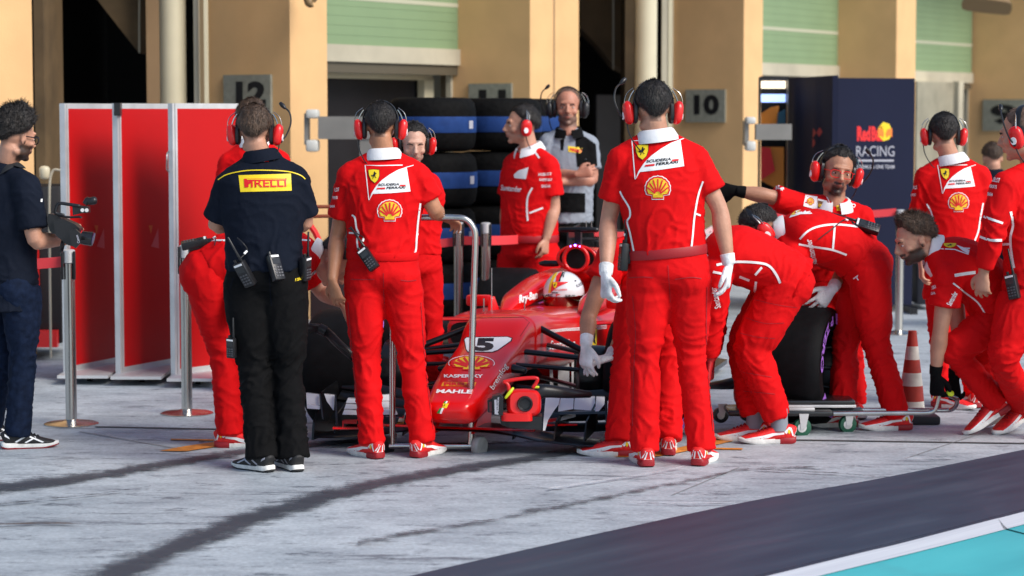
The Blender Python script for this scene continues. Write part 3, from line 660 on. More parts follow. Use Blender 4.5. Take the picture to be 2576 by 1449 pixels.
def hand_parts(m, w, d, n, thumb, curl=.5, k=1., fan=.14, tcurl=.5, grip=None):
    """w wrist, d finger direction, n palm normal (fingers curl toward it), thumb: +1/-1 side"""
    d = Vector(d).normalized(); n = Vector(n); n = (n - d * n.dot(d)).normalized(); s = d.cross(n) * thumb   # s: toward thumb side
    P = lambda a, b, c: Vector(w) + (d * a + s * b + n * c) * k
    m.tube([P(-.015, 0, 0), P(.015, 0, 0), P(.05, .002, .002), P(.088, 0, 0), P(.098, 0, 0)], [(.026 * k, .019 * k), (.030 * k, .018 * k), (.040 * k, .016 * k), (.042 * k, .013 * k), (.036 * k, .010 * k)], side=s, seg=16, cap='round', smooth=3)
    for i, (b, L) in enumerate([(.031, .074), (.0105, .083), (-.0105, .078), (-.030, .062)]):
        c = curl * (.85 + .12 * i) if not hasattr(curl, '__len__') else curl[i]; a0 = .1; ang = 0; p = P(.082 - abs(b - .005) * .2, b, 0); pts = [p]; dd = b * fan / .031
        for q, fr in enumerate((.45, .30, .25)):
            ang += c * (.9, 1.0, .7)[q]; st = (d * math.cos(ang) + n * math.sin(ang) + s * dd * math.cos(ang)).normalized(); p = p + st * (L * fr * k); pts.append(p)
        m.tube(pts, [.0098 * k, .0090 * k, .0083 * k, .0068 * k], seg=10, cap='round', smooth=2)
    t0 = P(.022, .022, .006); tc = tcurl; t1 = t0 + (d * .62 + s * .72 + n * .25 * tc).normalized() * .042 * k; t2 = t1 + (d * .85 + s * (.42 - .5 * tc) + n * .5 * tc).normalized() * .032 * k; t3 = t2 + (d * .95 + s * (.1 - .6 * tc) + n * .7 * tc).normalized() * .024 * k
    m.tube([t0, t1, t2, t3], [.015 * k, .0125 * k, .0105 * k, .008 * k], seg=10, cap='round', smooth=2)
def folds(A, N, pts, base=.0015, seed=0, fr=(7, 7, 15)):
    """cloth creases: pushes the verts of A along N, strongest round the given points (pos, radius, amp)"""
    out = np.empty_like(A); fr = Vector(fr); P = [(np.array(p), r, a) for p, r, a in pts]
    W = np.full(len(A), base * 1.25)
    for p, r, a in P: W += a * 1.25 * np.exp(-((A - p) ** 2).sum(1) / (2 * r * r))
    for i in range(len(A)):
        p = A[i]; wp = V(noise.noise(V(p[0] * 5 + seed, p[1] * 5, p[2] * 4)), noise.noise(V(p[0] * 5, p[1] * 5 + seed, p[2] * 4 + 7)), 0)
        q = V(p[0] * fr.x + wp.x * 1.6, p[1] * fr.y + wp.y * 1.6, p[2] * fr.z + p[0] * 7 * (1 if seed % 2 else -1) + wp.x * 3)
        w = noise.noise(q + V(seed, 0, 0)); w2 = noise.noise(V(p[0] * 11, p[1] * 11, p[2] * 6 + seed)); r1 = max(0, 1 - abs(w) * 3.2) ** 1.6; r2 = max(0, 1 - abs(w2) * 4) ** 2
        out[i] = A[i] + N[i] * W[i] * (r1 * 1.5 + r2 * .7 - .75)
    return out
def cloth(name, m, voxel, mtl, parent, sm, fpts, base, seed, fr=(7, 7, 15)):
    A, N, Fs = remesh(m, voxel, sm)
    A = folds(A, N, fpts, base, seed, fr)
    return mkobj(name, [Vector(a) for a in A], Fs, None, mtl, parent, True, 180)
PEOPLE = {}
def person(key, label, J, **o):
    """J: world joints; see below for the options"""
    k = o.get('k', 1.); bulk = o.get('bulk', 1.); seed = o.get('seed', len(PEOPLE) * 7 + 1)
    foot = (J['anL'] + J['anR']) / 2; root = empty('person', (foot.x, foot.y, 0)); tag(root, label, 'person')
    hip = (J['hipL'] + J['hipR']) / 2; sh = (J['shL'] + J['shR']) / 2
    sH = (J['hipR'] - J['hipL']).normalized(); sS = (J['shR'] - J['shL']).normalized()
    nk = J['neck']; sp = [hip] + o.get('spine', []) + [nk]
    P, _, _ = crom(sp, [(1, 1)] * len(sp), None, 12)
    cum = [0]
    for a, b in zip(P, P[1:]): cum.append(cum[-1] + (b - a).length)
    Ls = cum[-1]
    def at(t):
        d = t * Ls
        if d <= 0: dr = (P[1] - P[0]).normalized(); return P[0] + dr * d
        if d >= Ls: dr = (P[-1] - P[-2]).normalized(); return P[-1] + dr * (d - Ls)
        i = max(j for j in range(len(cum) - 1) if cum[j] <= d); return P[i].lerp(P[i + 1], (d - cum[i]) / (cum[i + 1] - cum[i]))
    def sd_(t): return sH.lerp(sS, max(0, min(1, t)))
    ring = [(-.02, .165, .125), (.08, .172, .128), (.2, .165, .122), (.34, .165, .122), (.5, .178, .125), (.66, .192, .125), (.80, .190, .112), (.90, .150, .092), (.97, .088, .074), (1.02, .062, .062)]
    belly = o.get('belly', 0)
    def torso(m, g, t0=-1, t1=2):
        rs = [(t, a * bulk * k * (.80 if t < .2 else 1) + g, (b + belly * math.exp(-((t - .28) / .2) ** 2)) * bulk * k * (.8 if t < .2 else 1) + g) for t, a, b in ring if t0 <= t <= t1]
        m.tube([at(t) for t, _, _ in rs], [(a, b) for _, a, b in rs], side=[sd_(t) for t, _, _ in rs], seg=32, cap='round', smooth=4)
        for s in 'LR':
            p = J['sh' + s]; q = at(.93); m.tube([q, q.lerp(p, .5), p], [(.060 * k + g), (.058 * k * bulk + g), (.060 * k * bulk + g)], seg=14, cap='round')
    T = frame(J['head'], o['face'], o.get('hup', (0, 0, 1)))
    # --- body: one continuous surface
    b = M(); hk = o.get('hk', 1.) * k
    head_shape(b, T, hk)
    nb = at(.98); hc = T @ (V(0, -.022, -.045) * hk); b.tube([nb + (nb - hc) * .25, nb, nb.lerp(hc, .5), hc], [.062 * hk, .060 * hk, .057 * hk, .055 * hk], seg=16, cap='round')
    torso(b, -.012)
    glv = o.get('gloves', ''); suit = o.get('suit')
    for s in 'LR':
        if o.get('skip' + s): continue
        S_, E, W = J['sh' + s], J['el' + s], J['wr' + s]
        b.tube([S_, S_.lerp(E, .5), E, E.lerp(W, .3), E.lerp(W, .75), W], [(.052 * k), (.050 * k), (.041 * k), (.045 * k), (.033 * k), ((.028 * k, .024 * k) if s not in glv else (.020 * k, .018 * k))], seg=14, cap='round', smooth=3)
        h = o.get('hand' + s)
        if h and s not in glv: hand_parts(b, W, *h[:3], **dict(h[3] if len(h) > 3 else {}, k=k * o.get('handk', 1.)))
    for s in 'LR':
        b.tube([J['hip' + s], J['kn' + s], J['an' + s]], [.055 * k, .040 * k, .034 * k], seg=12, cap='round', smooth=3)
    A, N, Fs = remesh(b, o.get('vox', .0062), 3, .5)
    Ti = T.inverted(); loc = (np.c_[A, np.ones(len(A))] @ np.array(Ti).T)[:, :3] / hk; x, y, z = loc.T
    sst = lambda v, a_, b_: np.clip((v - a_) / (b_ - a_), 0, 1) ** 2 * (3 - 2 * np.clip((v - a_) / (b_ - a_), 0, 1))
    inh = (np.abs(loc) < .16).all(1).astype(float); be = np.zeros(len(A)); ax = np.abs(x)
    top_ = -.058 + np.clip((ax - .030) * .8, 0, .04)
    if o.get('beard', 0):
        be = inh * sst(y, -.022, .0) * sst(top_ - z, -.006, .008) * sst(z, -.135, -.112) * (1 - .75 * np.exp(-((ax / .016) ** 2 + ((z + .062) / .008) ** 2)) * (y > .085))
        be = np.maximum(be, inh * (y > .07) * sst(.030 - ax, 0, .006) * sst(-z, .040, .046) * (z > -.056)) * o['beard']; be *= 1 - o.get('goatee', 0) * sst(ax, .026, .040)
    dx, dy, dz = x / .077, (y + .012) / .098, (z - .035) / .088; rr_ = np.sqrt(dx ** 2 + dy ** 2 + dz ** 2) + 1e-6; azz = np.abs(np.degrees(np.arctan2(np.abs(dx), dy))); sty = o.get('hair') or {}
    hl = np.interp(azz, [0, 28, 48, 70, 95, 125, 150, 180], [sty.get('front', .62), sty.get('front', .62) + .03, sty.get('front', .62) - .12, sty.get('side', -.12) + .24, sty.get('side', -.12), -.38, sty.get('nape', -.5) - .15, sty.get('nape', -.5) - .2])
    ee = dz / rr_ - hl; be = np.maximum(be, inh * sst(ee, -.20, .04) * (rr_ < 1.25) * sst(azz, 62, 80) * sst(.035 - y, 0, .02) * .85)
    li = inh * (y > .088) * np.exp(-((x / .018) ** 4 + ((z + .0615) / .009) ** 4))
    body = mkobj('body', [Vector(a) for a in A], Fs, None, [o.get('skin', SKIN2)], root, True, 180)
    for nm, ar in (('beard', be), ('lip', li)): at_ = body.data.attributes.new(nm, 'FLOAT', 'POINT'); at_.data.foreach_set('value', ar.astype(np.float32))
    # --- hair, face
    if o.get('hair') is not None:
        hr = hair_mesh(T, hk, o['hair'], seed); hr.build('hair', o.get('hairm', HAIRB), root, ang=180)
    if o.get('facial'):
        for s in (-1, 1):
            e = M(); e.ell(V(s * .031, .0815, .0) * hk, V(.0115, .008, .0042 if o['facial'] != 'closed' else .002) * hk, T); eo = e.build('eye', EYEW if o['facial'] != 'closed' else o.get('skin', SKIN2), root)
            if o['facial'] != 'closed':
                e = M(); e.ell(V(s * .031, .0885, .0) * hk, V(.0052, .002, .0048) * hk, T, 10, 6); e.build('iris', mat('dark_iris', (.02, .012, .008), .2), eo)
            e = M(); e.tube([T @ (V(s * x, y, z) * hk) for x, y, z in [(.014, .096, .014), (.030, .094, .0205), (.048, .079, .015)]], [(.0035 * hk, .002 * hk), (.0045 * hk, .003 * hk), (.002 * hk, .002 * hk)], seg=8, cap='round', smooth=3); e.build('eyebrow', o.get('browm', HAIRB), root)
    # --- trousers
    tm = o.get('trousers', REDT); tr = M(); kb = k * o.get('legk', 1.)
    wt = o.get('waist', .15); hb = Vector(o.get('hipback', -Vector(o['face']) if 'front' not in o else -Vector(o['front']))); hb.z = 0; hb.normalize()
    cro = hip.lerp((J['knL'] + J['knR']) / 2, .10)
    ts = [(wt + .015, .170, .128 + belly * .6), (wt * .5, .178, .134), (.0, .182, .138)]
    tr.tube([at(t) for t, _, _ in ts] + [cro], [(a * bulk * k, b_ * bulk * k) for _, a, b_ in ts] + [(.14 * bulk * k, .115 * bulk * k)], side=[sd_(t) for t, _, _ in ts] + [sH], seg=32, cap='round', smooth=3, rnd=.25)
    for s in 'LR':
        h_, kn, an = J['hip' + s], J['kn' + s], J['an' + s]
        tr.ell(h_ + hb * .035 * k + V(0, 0, -.02 * k), V(.088, .092, .10) * bulk * k)
        cl = o.get('cuff', .062); low = an + (kn - an).normalized() * o.get('lift', -.02)
        if suit: rr = [.098, .096, .090, .086, .080, .074, .055]
        else: rr = [.096, .095, .080, .069, .067, .067, cl + .006]
        q = [h_, h_.lerp(kn, .3), h_.lerp(kn, .75), kn, kn.lerp(low, .35), kn.lerp(low, .8), low]
        tr.tube(q, [r_ * kb * (bulk if i < 3 else 1) for i, r_ in enumerate(rr)], seg=20, cap=True, smooth=3)
    fa = o.get('fold', 1.)
    fp = [(J['kn' + s] + V(0, 0, dz), .09, a * fa) for s in 'LR' for dz, a in ((.02, .0055), (-.12, .003))] + [(J['an' + s] + V(0, 0, .08), .06, .007 * fa) for s in 'LR'] + [(J['hip' + s].lerp(J['kn' + s], .25), .07, .0042 * fa) for s in 'LR']
    trs = cloth('trousers', tr, .0095, tm, root, 5, fp, .0016 * fa, seed)
    # --- shirt
    sm_ = o.get('shirt', RED); st = M(); t0 = wt - (.02 if not o.get('untuck') else .22)
    rs0 = [r_ for r_ in ring if r_[0] > t0 + .05 and r_[0] <= .98]; t0r = (t0, .166 if not o.get('untuck') else .187, .125 if not o.get('untuck') else .142)
    rs = [(t, a * bulk * k + .011, (b_ + belly * math.exp(-((t - .28) / .2) ** 2)) * bulk * k + .011) for t, a, b_ in [t0r] + rs0]
    st.tube([at(t) for t, _, _ in rs], [(a, b_) for _, a, b_ in rs], side=[sd_(t) for t, _, _ in rs], seg=32, cap=True, smooth=4)
    for s in 'LR':
        p = J['sh' + s]; q = at(1.0); E, W = J['el' + s], J['wr' + s]
        st.tube([q, q.lerp(p, .5) + V(0, 0, .004), p], [.058 * k, .062 * k, .068 * k * bulk], seg=16, cap='round')
        st.ell(p + V(0, 0, -.004), .0745 * k * (bulk * .5 + .5))
        if o.get('skip' + s): continue
        if o.get('sleeve') == 'long':
            pp = [p, p.lerp(E, .5), E, E.lerp(W, .5), E.lerp(W, .92)]; rr = [.074, .072, .064, .056, .044]
        else:
            e_ = o.get('slv', .78); pp = [p, p.lerp(E, e_ * .5), p.lerp(E, e_)]; rr = [.076, .074, .074 + o.get('flare', .003)]
        st.tube(pp, [r_ * k * (bulk * .5 + .5) for r_ in rr], seg=18, cap=True, smooth=3)
    fp = [(at(t0 + .10), .13, .0055), (at(t0 + .25), .13, .003)] + [(J['sh' + s] + V(0, 0, -.08), .07, .005) for s in 'LR'] + ([(J['el' + s], .09, .007) for s in 'LR'] if o.get('sleeve') == 'long' else [])
    shirt = cloth('shirt', st, .0092, sm_, root, 5, fp, .0014, seed + 3, o.get('sfr', (6, 6, 13)))
    # --- collar
    if o.get('collar', WHITE):
        c = M(); up = (at(1.02) - at(.9)).normalized(); up = (up + (hc - nb).normalized()).normalized(); c0 = at(1.0) + up * o.get('colup', -.002) * k
        rr = [(.104, -.020), (.100, -.006), (.082, .030), (.074, .037), (.067, .033), (.066, .002)]
        A_ = 28; sx = (sS - up * sS.dot(up)).normalized(); fy = up.cross(sx); fw = Vector(o.get('front', o['face'])); fy = fy if fy.dot(fw) > 0 else -fy
        vs = []; 
        for r_, h in rr:
            for q in range(A_):
                a = 2 * math.pi * q / A_; fr = (1 + math.sin(a)) / 2   # 1 at the front
                vs.append(c0 + (sx * math.cos(a) + fy * math.sin(a) * (1.05)) * (r_ * hk * 1.02) + up * ((h + .014 - fr ** 1.5 * .040) * hk) + fy * .006)
        fs = [(j * A_ + q, j * A_ + (q + 1) % A_, (j + 1) * A_ + (q + 1) % A_, (j + 1) * A_ + q) for j in range(len(rr) - 1) for q in range(A_) if math.sin(2 * math.pi * (q + .5) / A_) < o.get('open', .955)]
        c.add(vs, fs); c.build('collar', o.get('collar', WHITE), shirt, ang=180)
    if o.get('belt'):
        c = M(); ts = [wt - .040, wt - .03, wt + .02, wt + .03]; g = .006
        c.tube([at(t) for t in ts], [((.170 + e) * bulk * k + g, (.130 + belly * .7 + e) * bulk * k + g) for e in (0, .003, .003, 0)], side=[sd_(t) for t in ts], seg=40, cap=True); c.build('belt', o['belt'], trs, ang=30)
    # --- gloves
    for s in glv:
        h = o['hand' + s]; gm = M(); W = J['wr' + s]; E = J['el' + s]; gd = (W - E).normalized()
        gm.tube([W - gd * .055, W - gd * .03, W], [.036 * k, .034 * k, (.032 * k, .029 * k)], seg=16, cap=True)
        hand_parts(gm, W, *h[:3], **dict(h[3] if len(h) > 3 else {}, k=k * 1.1))
        A, N, Fs = remesh(gm, .0045, 3, .5); mkobj('glove', [Vector(a) for a in A], Fs, None, o.get('glovem', GLOVE), root, True, 180)
    # --- shoes
    for s in 'LR': shoe(root, J['an' + s], o['toe' + s], o.get('shoem', 'red'), k * o.get('shoek', 1.), o.get('pitch' + s, 0), o.get('roll' + s, 0))
    if o.get('headset'): headset(root, T, hk, o['headset'])
    d = dict(root=root, body=body, shirt=shirt, trousers=trs, at=at, T=T, hk=hk, sd=sd_); PEOPLE[key] = d; return d
def shoe_meshes(kind):
    """shoe pointing along +y, heel at y=-.075, ground at z=0; ankle joint above the origin at z about .09"""
    def sect(y, w, z0, zt, n=2.2): return (y, w, z0, zt, n)
    up = M(); S = [(-.078, .020, .03, .085), (-.070, .032, .022, .098), (-.045, .037, .02, .104), (-.01, .038, .02, .104), (.03, .039, .02, .094), (.07, .042, .02, .078), (.11, .046, .02, .064), (.15, .046, .02, .052), (.18, .038, .02, .044), (.202, .018, .022, .034)]
    pts = [V(0, y, (a + b) / 2) for y, w, a, b in S]; up.tube(pts, [(w, (b - a) / 2) for y, w, a, b in S], side=(1, 0, 0), seg=24, cap=True, smooth=4, power=2.5)
    so_ = M(); L = [(-.085, .014), (-.078, .030), (-.05, .038), (0, .038), (.05, .039), (.11, .047), (.16, .046), (.19, .036), (.21, .014)]
    Q, Ws, _ = crom([V(0, y, 0) for y, w in L], [(w, w) for y, w in L], None, 4); vs = []; n = len(Q); A = []
    def hz(y): return (0.006 if y < .13 else .006 + (y - .13) * .18) if y > -.06 else .006 + (-.06 - y) * .3
    rows = []
    for z, ins in ((0, .006), (.008, 0), (.030, .002), (.034, .008)):
        row = []
        for p, w in zip(Q, Ws): row.append(V(w[0] - ins, p.y, z * (1.15 if p.y < 0 else .95) + (hz(p.y) if z < .01 else hz(p.y) * .4)))
        for p, w in list(zip(Q, Ws))[::-1]: row.append(V(-(w[0] - ins), p.y, z * (1.15 if p.y < 0 else .95) + (hz(p.y) if z < .01 else hz(p.y) * .4)))
        rows.append(row)
    m_ = len(rows[0]); vs = [p for r_ in rows for p in r_]
    for j in range(3):
        for i in range(m_):
            i2 = (i + 1) % m_; y = (rows[j][i].y + rows[j][i2].y) / 2
            mi = (1 if y < .012 + (rows[j][i].z - .02) * 1.2 else 0) if kind == 'red' else (1 if j == 0 else 0)
            so_.f.append([j * m_ + i, j * m_ + i2, (j + 1) * m_ + i2, (j + 1) * m_ + i]); so_.mi.append(mi)
    so_.v = vs; so_.f.append(list(range(m_))[::-1]); so_.mi.append(1); so_.f.append([3 * m_ + i for i in range(m_)]); so_.mi.append(0)
    for q in so_.f: q.reverse()
    # side marks
    bvh = BVHTree.FromPolygons([tuple(p) for p in up.v], [tuple(f) for f in up.f]); mk = M()
    def mark(pts, mi, lay=.0015):
        for sx in (-1, 1):
            bm = bmesh.new(); bv = [bm.verts.new((0, y, z)) for y, z in pts]; bm.faces.new(bv); bmesh.ops.triangulate(bm, faces=bm.faces)
            for _ in range(3):
                es = [e for e in bm.edges if e.calc_length() > .02]
                if es: bmesh.ops.subdivide_edges(bm, edges=es, cuts=1); bmesh.ops.triangulate(bm, faces=bm.faces)
            bm.verts.index_update(); ok = {}; 
            for v in bm.verts:
                h = bvh.ray_cast(V(sx * .2, v.co.y, v.co.z), V(-sx, 0, 0))
                if h[0] is not None: ok[v.index] = len(mk.v); mk.v.append(h[0] + V(sx * lay, 0, lay * .5))
            for f in bm.faces:
                if all(v.index in ok for v in f.verts):
                    q = [ok[v.index] for v in f.verts]; a, b_, c = (mk.v[i] for i in q)
                    if (b_ - a).cross(c - a).x * sx < 0: q.reverse()
                    mk.f.append(q); mk.mi.append(mi)
            bm.free()
    if kind == 'red':
        mark([(.20, .030), (.15, .040), (.09, .050), (.04, .062), (-.02, .066), (-.02, .056), (.03, .050), (.06, .038), (.10, .030)], 0)
        mark([(-.02, .068), (-.045, .092), (-.058, .088), (-.070, .048), (-.063, .046), (-.052, .075), (-.03, .058)], 0)
        mark([(-.064, .03), (-.064, .046), (.0, .058), (.05, .048), (.04, .030)], 1, .0008) if False else None
        mark([(-.050, .078), (-.040, .080), (-.038, .066), (-.045, .056), (-.051, .066)], 2, .003)
        for pts in ([(-.020, .040), (-.014, .062), (-.010, .080), (-.004, .080), (-.008, .060), (-.013, .040)], [(.020, .040), (.014, .062), (.010, .080), (.004, .080), (.008, .060), (.013, .040)], [(-.030, .052), (-.022, .074), (-.016, .086), (-.012, .086), (-.018, .070), (-.025, .050)], [(.030, .052), (.022, .074), (.016, .086), (.012, .086), (.018, .070), (.025, .050)]):
            o0 = len(mk.v); ok = True
            for x_, z_ in pts:
                h = bvh.ray_cast(V(x_, -.3, z_), V(0, 1, 0)); mk.v.append((h[0] if h[0] is not None else V(x_, -.07, z_)) + V(0, -.002, 0))
            q = list(range(o0, len(mk.v))); a, b_, c = (mk.v[i] for i in q[:3])
            if (b_ - a).cross(c - a).y > 0: q.reverse()
            mk.f.append(q); mk.mi.append(0)
    else:
        c = 0
        mark([(.13, .040), (.06, .072), (.055, .066), (.12, .036)], c); mark([(.03, .040), (.085, .070), (.09, .064), (.04, .036)], c); mark([(-.02, .045), (.05, .085), (.055, .078), (-.01, .040)], c); mark([(-.045, .060), (-.07, .075), (-.07, .088), (-.05, .072)], c)
    lace = M()
    for i in range(5):
        y = .032 + i * .018; z = .096 - i * .0075; lace.tube([V(-.022, y - .006, z - .006), V(0, y, z + .006), V(.022, y + .006, z - .006)], .0035, seg=6, smooth=2)
    return up, so_, mk, lace
SHOES = {}
SOLEW = mat('white_sole', (.74, .73, .70), .6, nscale=30, namt=.18); SOLER = mat('dark_red_sole', (.30, .006, .012), .5); SHOER = mat('red_mesh_shoe', (.72, .012, .012), .6, nscale=40, namt=.25, bump=.3, bscale=150)
SHOEB = mat('black_mesh_shoe', (.010, .010, .011), .6, bump=.3, bscale=150)
def shoe(root, an, toe, kind, k, pitch, roll):
    toe = Vector(toe); toe.z = 0; toe.normalize()
    x = toe.cross(V(0, 0, 1)); T = Matrix((x, toe, V(0, 0, 1))).transposed().to_4x4() @ Matrix.Rotation(pitch, 4, 'X')
    if kind not in SHOES: SHOES[kind] = None
    if not SHOES[kind]:
        up, so_, mk, lc = shoe_meshes(kind)
        ms = {'red': (SHOER, [SOLEW, SOLER], [WPRINT, SOLER, YEL], DRED), 'black': (SHOEB, [SOLEW, SHOEB], [GREYP, GREYP, GREYP], SHOEB), 'puma': (SHOEB, [SOLEW, SOLER], [WPRINT, WPRINT, YEL], SHOEB)}[kind]
        def me(n, b, mm):
            o = mkobj(n, b.v, b.f, b.mi, mm, None, True, 50, reg=False); d = o.data; bpy.data.objects.remove(o); return d
        SHOES[kind] = (me('shoe', up, ms[0]), me('sole', so_, ms[1]), me('side_stripe', mk, ms[2]), me('laces', lc, ms[3]))
    o = bpy.data.objects.new('shoe', SHOES[kind][0]); COL.objects.link(o); o.parent = root
    # heel/toe touch the ground: drop so that the lowest sole point is at z=0
    low = min((T @ (Vector(v.co) * k)).z for v in SHOES[kind][1].vertices)
    z = an.z - .09 * k if kind is None else None
    T.translation = V(an.x, an.y, 0) - wloc(root) + V(0, 0, -low + max(0, roll))
    o.matrix_local = T @ Matrix.Scale(k, 4)
    for n, d in (('sole', SHOES[kind][1]), ('side_stripe', SHOES[kind][2]), ('laces', SHOES[kind][3])):
        c = bpy.data.objects.new(n, d); COL.objects.link(c); c.parent = o
def headset(root, T, k, c):
    """c: dict(col, mic side, micup)"""
    base = empty('x', (0, 0, 0)); bpy.data.objects.remove(base)
    cm = c.get('m', REDPL); b = M(); W = .086
    arc = [V(math.sin(a) * (.093 if abs(a) > .9 else .096), -.012 + c.get('tilt', 0) * math.cos(a), .02 + math.cos(a) * .112) for a in [R(x) for x in range(-95, 96, 10)]]
    b.tube([T @ (p * k) for p in arc], [(.004 * k, .014 * k)] * len(arc), side=[(T.to_3x3() @ V(math.sin(R(x)), 0, math.cos(R(x)))) for x in range(-95, 96, 10)], seg=10)
    hs = b.build('headset', PLASTIC, root)
    for s in (-1, 1):
        m = M(); prof = [(.0, .40), (.010, .78), (.022, 1.0), (.036, .96), (.045, .80), (.050, .5)]
        m.tube([T @ (V(s * (W + h), -.006, -.012 - h * .15) * k) for h, _ in prof], [(.036 * q * k, .054 * q * k) for _, q in prof], side=[T.to_3x3() @ V(0, 1, 0)] * 6, seg=24, cap=True, smooth=3, power=2.5); m.build('ear_cup', cm, hs)
        m = M(); m.tube([T @ (V(s * (W - .014 + h), -.006, -.010) * k) for h in (0, .006, .018, .022)], [(.036 * q * k, .056 * q * k) for q in (.85, 1, 1, .85)], side=[T.to_3x3() @ V(0, 1, 0)] * 4, seg=24, power=2.4); m.build('ear_cushion', PLASTIC, hs)
        m = M(); m.tube([T @ (V(s * x, y, z) * k) for x, y, z in [(.092, -.012, .095), (.122, -.022, .07), (.134, -.02, .03), (.128, -.01, .0)]], .0022 * k, seg=6, smooth=4)
        m.tube([T @ (V(s * x, y, z) * k) for x, y, z in [(.088, -.012, .085), (.104, -.012, .06), (.118, -.01, .02), (.13, -.006, -.005)]], .0035 * k, seg=6, smooth=3); m.build('wire_frame', CHROME if c.get('wire', 1) else PLASTIC, hs)
    s = c.get('mic', 0)
    if s:
        m = M(); up = c.get('up', 1)
        if up: pts = [(.125, .0, -.045), (.150, .01, -.02), (.172, .02, .04), (.165, .03, .095), (.135, .04, .125)]
        else: pts = [(.125, .0, -.045), (.125, .05, -.075), (.095, .095, -.075), (.05, .12, -.066)]
        P = [T @ (V(s * x, y, z) * k) for x, y, z in pts]; m.tube(P, .0042 * k, seg=8, smooth=4, cap='round')
        e = (P[-1] - P[-2]).normalized(); m.tube([P[-1] - e * .008, P[-1] + e * .010, P[-1] + e * .028], [.008 * k, .0115 * k, .009 * k], seg=12, cap='round'); m.ell(P[0], .012 * k); m.build('microphone', PLASTIC, hs)
    if c.get('cable', 1):
        m = M(); s2 = s or -1; P = [T @ (V(s2 * .12, 0, -.06) * k), T @ (V(s2 * .11, -.02, -.12) * k), T @ (V(s2 * .08, -.06, -.18) * k), T @ (V(s2 * .06, -.07, -.2) * k)]
        m.tube(P, .003 * k, seg=6, smooth=4); m.build('cable', PLASTIC, hs)
    if c.get('badge', 1):
        for s in (-1, 1):
            m = M(); m.tube([T @ (V(s * (W + h), .0, -.03) * k) for h in (.043, .0525)], [(.014 * k, .018 * k)] * 2, side=[T.to_3x3() @ V(0, 1, 0)] * 2, seg=14); m.build('badge', WPRINT if c.get('badge', 1) == 1 else PLASTIC, hs)
def glasses(root, T, k, m_, w=1.):
    b = M()
    for s in (-1, 1):
        c = V(s * .032, .102, -.002); pts = [c + V(math.copysign(abs(math.cos(a)) ** .6, math.cos(a)) * .026, -abs(math.cos(a)) * 0 - (.004 if s * math.cos(a) > 0 else 0), math.copysign(abs(math.sin(a)) ** .7, math.sin(a)) * .019) for a in [2 * math.pi * i / 20 for i in range(21)]]
        b.tube([T @ (p * k) for p in pts], .0032 * k * w, seg=6)
        b.tube([T @ (V(s * x, y, z) * k) for x, y, z in [(.058, .098, .008), (.074, .07, .008), (.080, .0, .004)]], .0030 * k * w, seg=6)
    b.tube([T @ (V(x, .108, .004) * k) for x in (-.008, .008)], .0024 * k, seg=6)
    return b.build('glasses', m_, root)
def radio(p, up, out, k=1., label='', wire=None):
    """two-way radio: p centre, up direction of its antenna, out direction of its keypad"""
    up = Vector(up).normalized(); out = Vector(out); out = (out - up * out.dot(up)).normalized(); x = out.cross(up)
    T = Matrix((x, -out, up)).transposed().to_4x4(); T.translation = Vector(p)
    r = empty('two_way_radio', p); tag(r, label, 'walkie-talkie', 'radios clipped to the crew')
    b = M(); b.box(V(-.029, -.018, -.065) * k, V(.029, .018, .062) * k, T, bev=.006); b.box(V(-.022, .018, -.03) * k, V(.022, .028, .04) * k, T, bev=.003); b.build('body', PLASTIC, r)
    a = M(); a.tube([T @ (V(-.018, 0, .06) * k), T @ (V(-.018, 0, .09) * k), T @ (V(-.018, 0, .19) * k)], [.008 * k, .006 * k, .005 * k], seg=8, cap='round'); a.build('antenna', PLASTIC, r)
    a = M(); a.tube([T @ (V(.012, 0, .06) * k), T @ (V(.012, 0, .078) * k)], .008 * k, seg=10); a.build('knob', PLASTIC, r)
    s_ = M(); s_.box(V(-.020, -.0195, .012) * k, V(.020, -.017, .040) * k, T); s_.build('display', mat('radio_display', (.03, .032, .034), .15), r)
    s_ = M(); s_.box(V(-.022, -.0195, .046) * k, V(.022, -.017, .056) * k, T); s_.build('name_strip', WPRINT, r)
    kp = M()
    for i in range(3):
        for j in range(4): kp.box(V(-.020 + i * .015, -.0205, -.050 + j * .014) * k, V(-.010 + i * .015, -.017, -.043 + j * .014) * k, T)
    kp.build('keypad', mat('key_grey', (.09, .09, .10), .5), r)
    if wire:
        w = M(); w.tube(wire, .003, seg=6, smooth=5); w.build('wire', PLASTIC, r); w = M(); i = len(wire) // 2; w.tube([Vector(wire[i]), Vector(wire[i]).lerp(Vector(wire[i + 1]), .3)], .006, seg=8); w.build('plug', WPRINT, r)
    return r
def hitpt(objs, x, y, off=.01):
    d = ray(x, y).normalized(); best = None
    for t in objs:
        h = BV[t.name].ray_cast(CAM, d, 60)
        if h[0] is not None and (best is None or h[3] < best[3]): best = h
    if best is None:   # nearest point of the garment to the line of sight
        for q in range(1, 12):
            for ax_, ay_ in ((1, 0), (-1, 0), (0, 1), (0, -1)):
                d = ray(x + ax_ * q * 6, y + ay_ * q * 6).normalized()
                for t in objs:
                    h = BV[t.name].ray_cast(CAM, d, 60)
                    if h[0] is not None and best is None: best = h
            if best: break
        print('hitpt near miss', x, y)
    n = best[1]; n = -n if n.dot(d) > 0 else n
    return best[0] + n * off, n
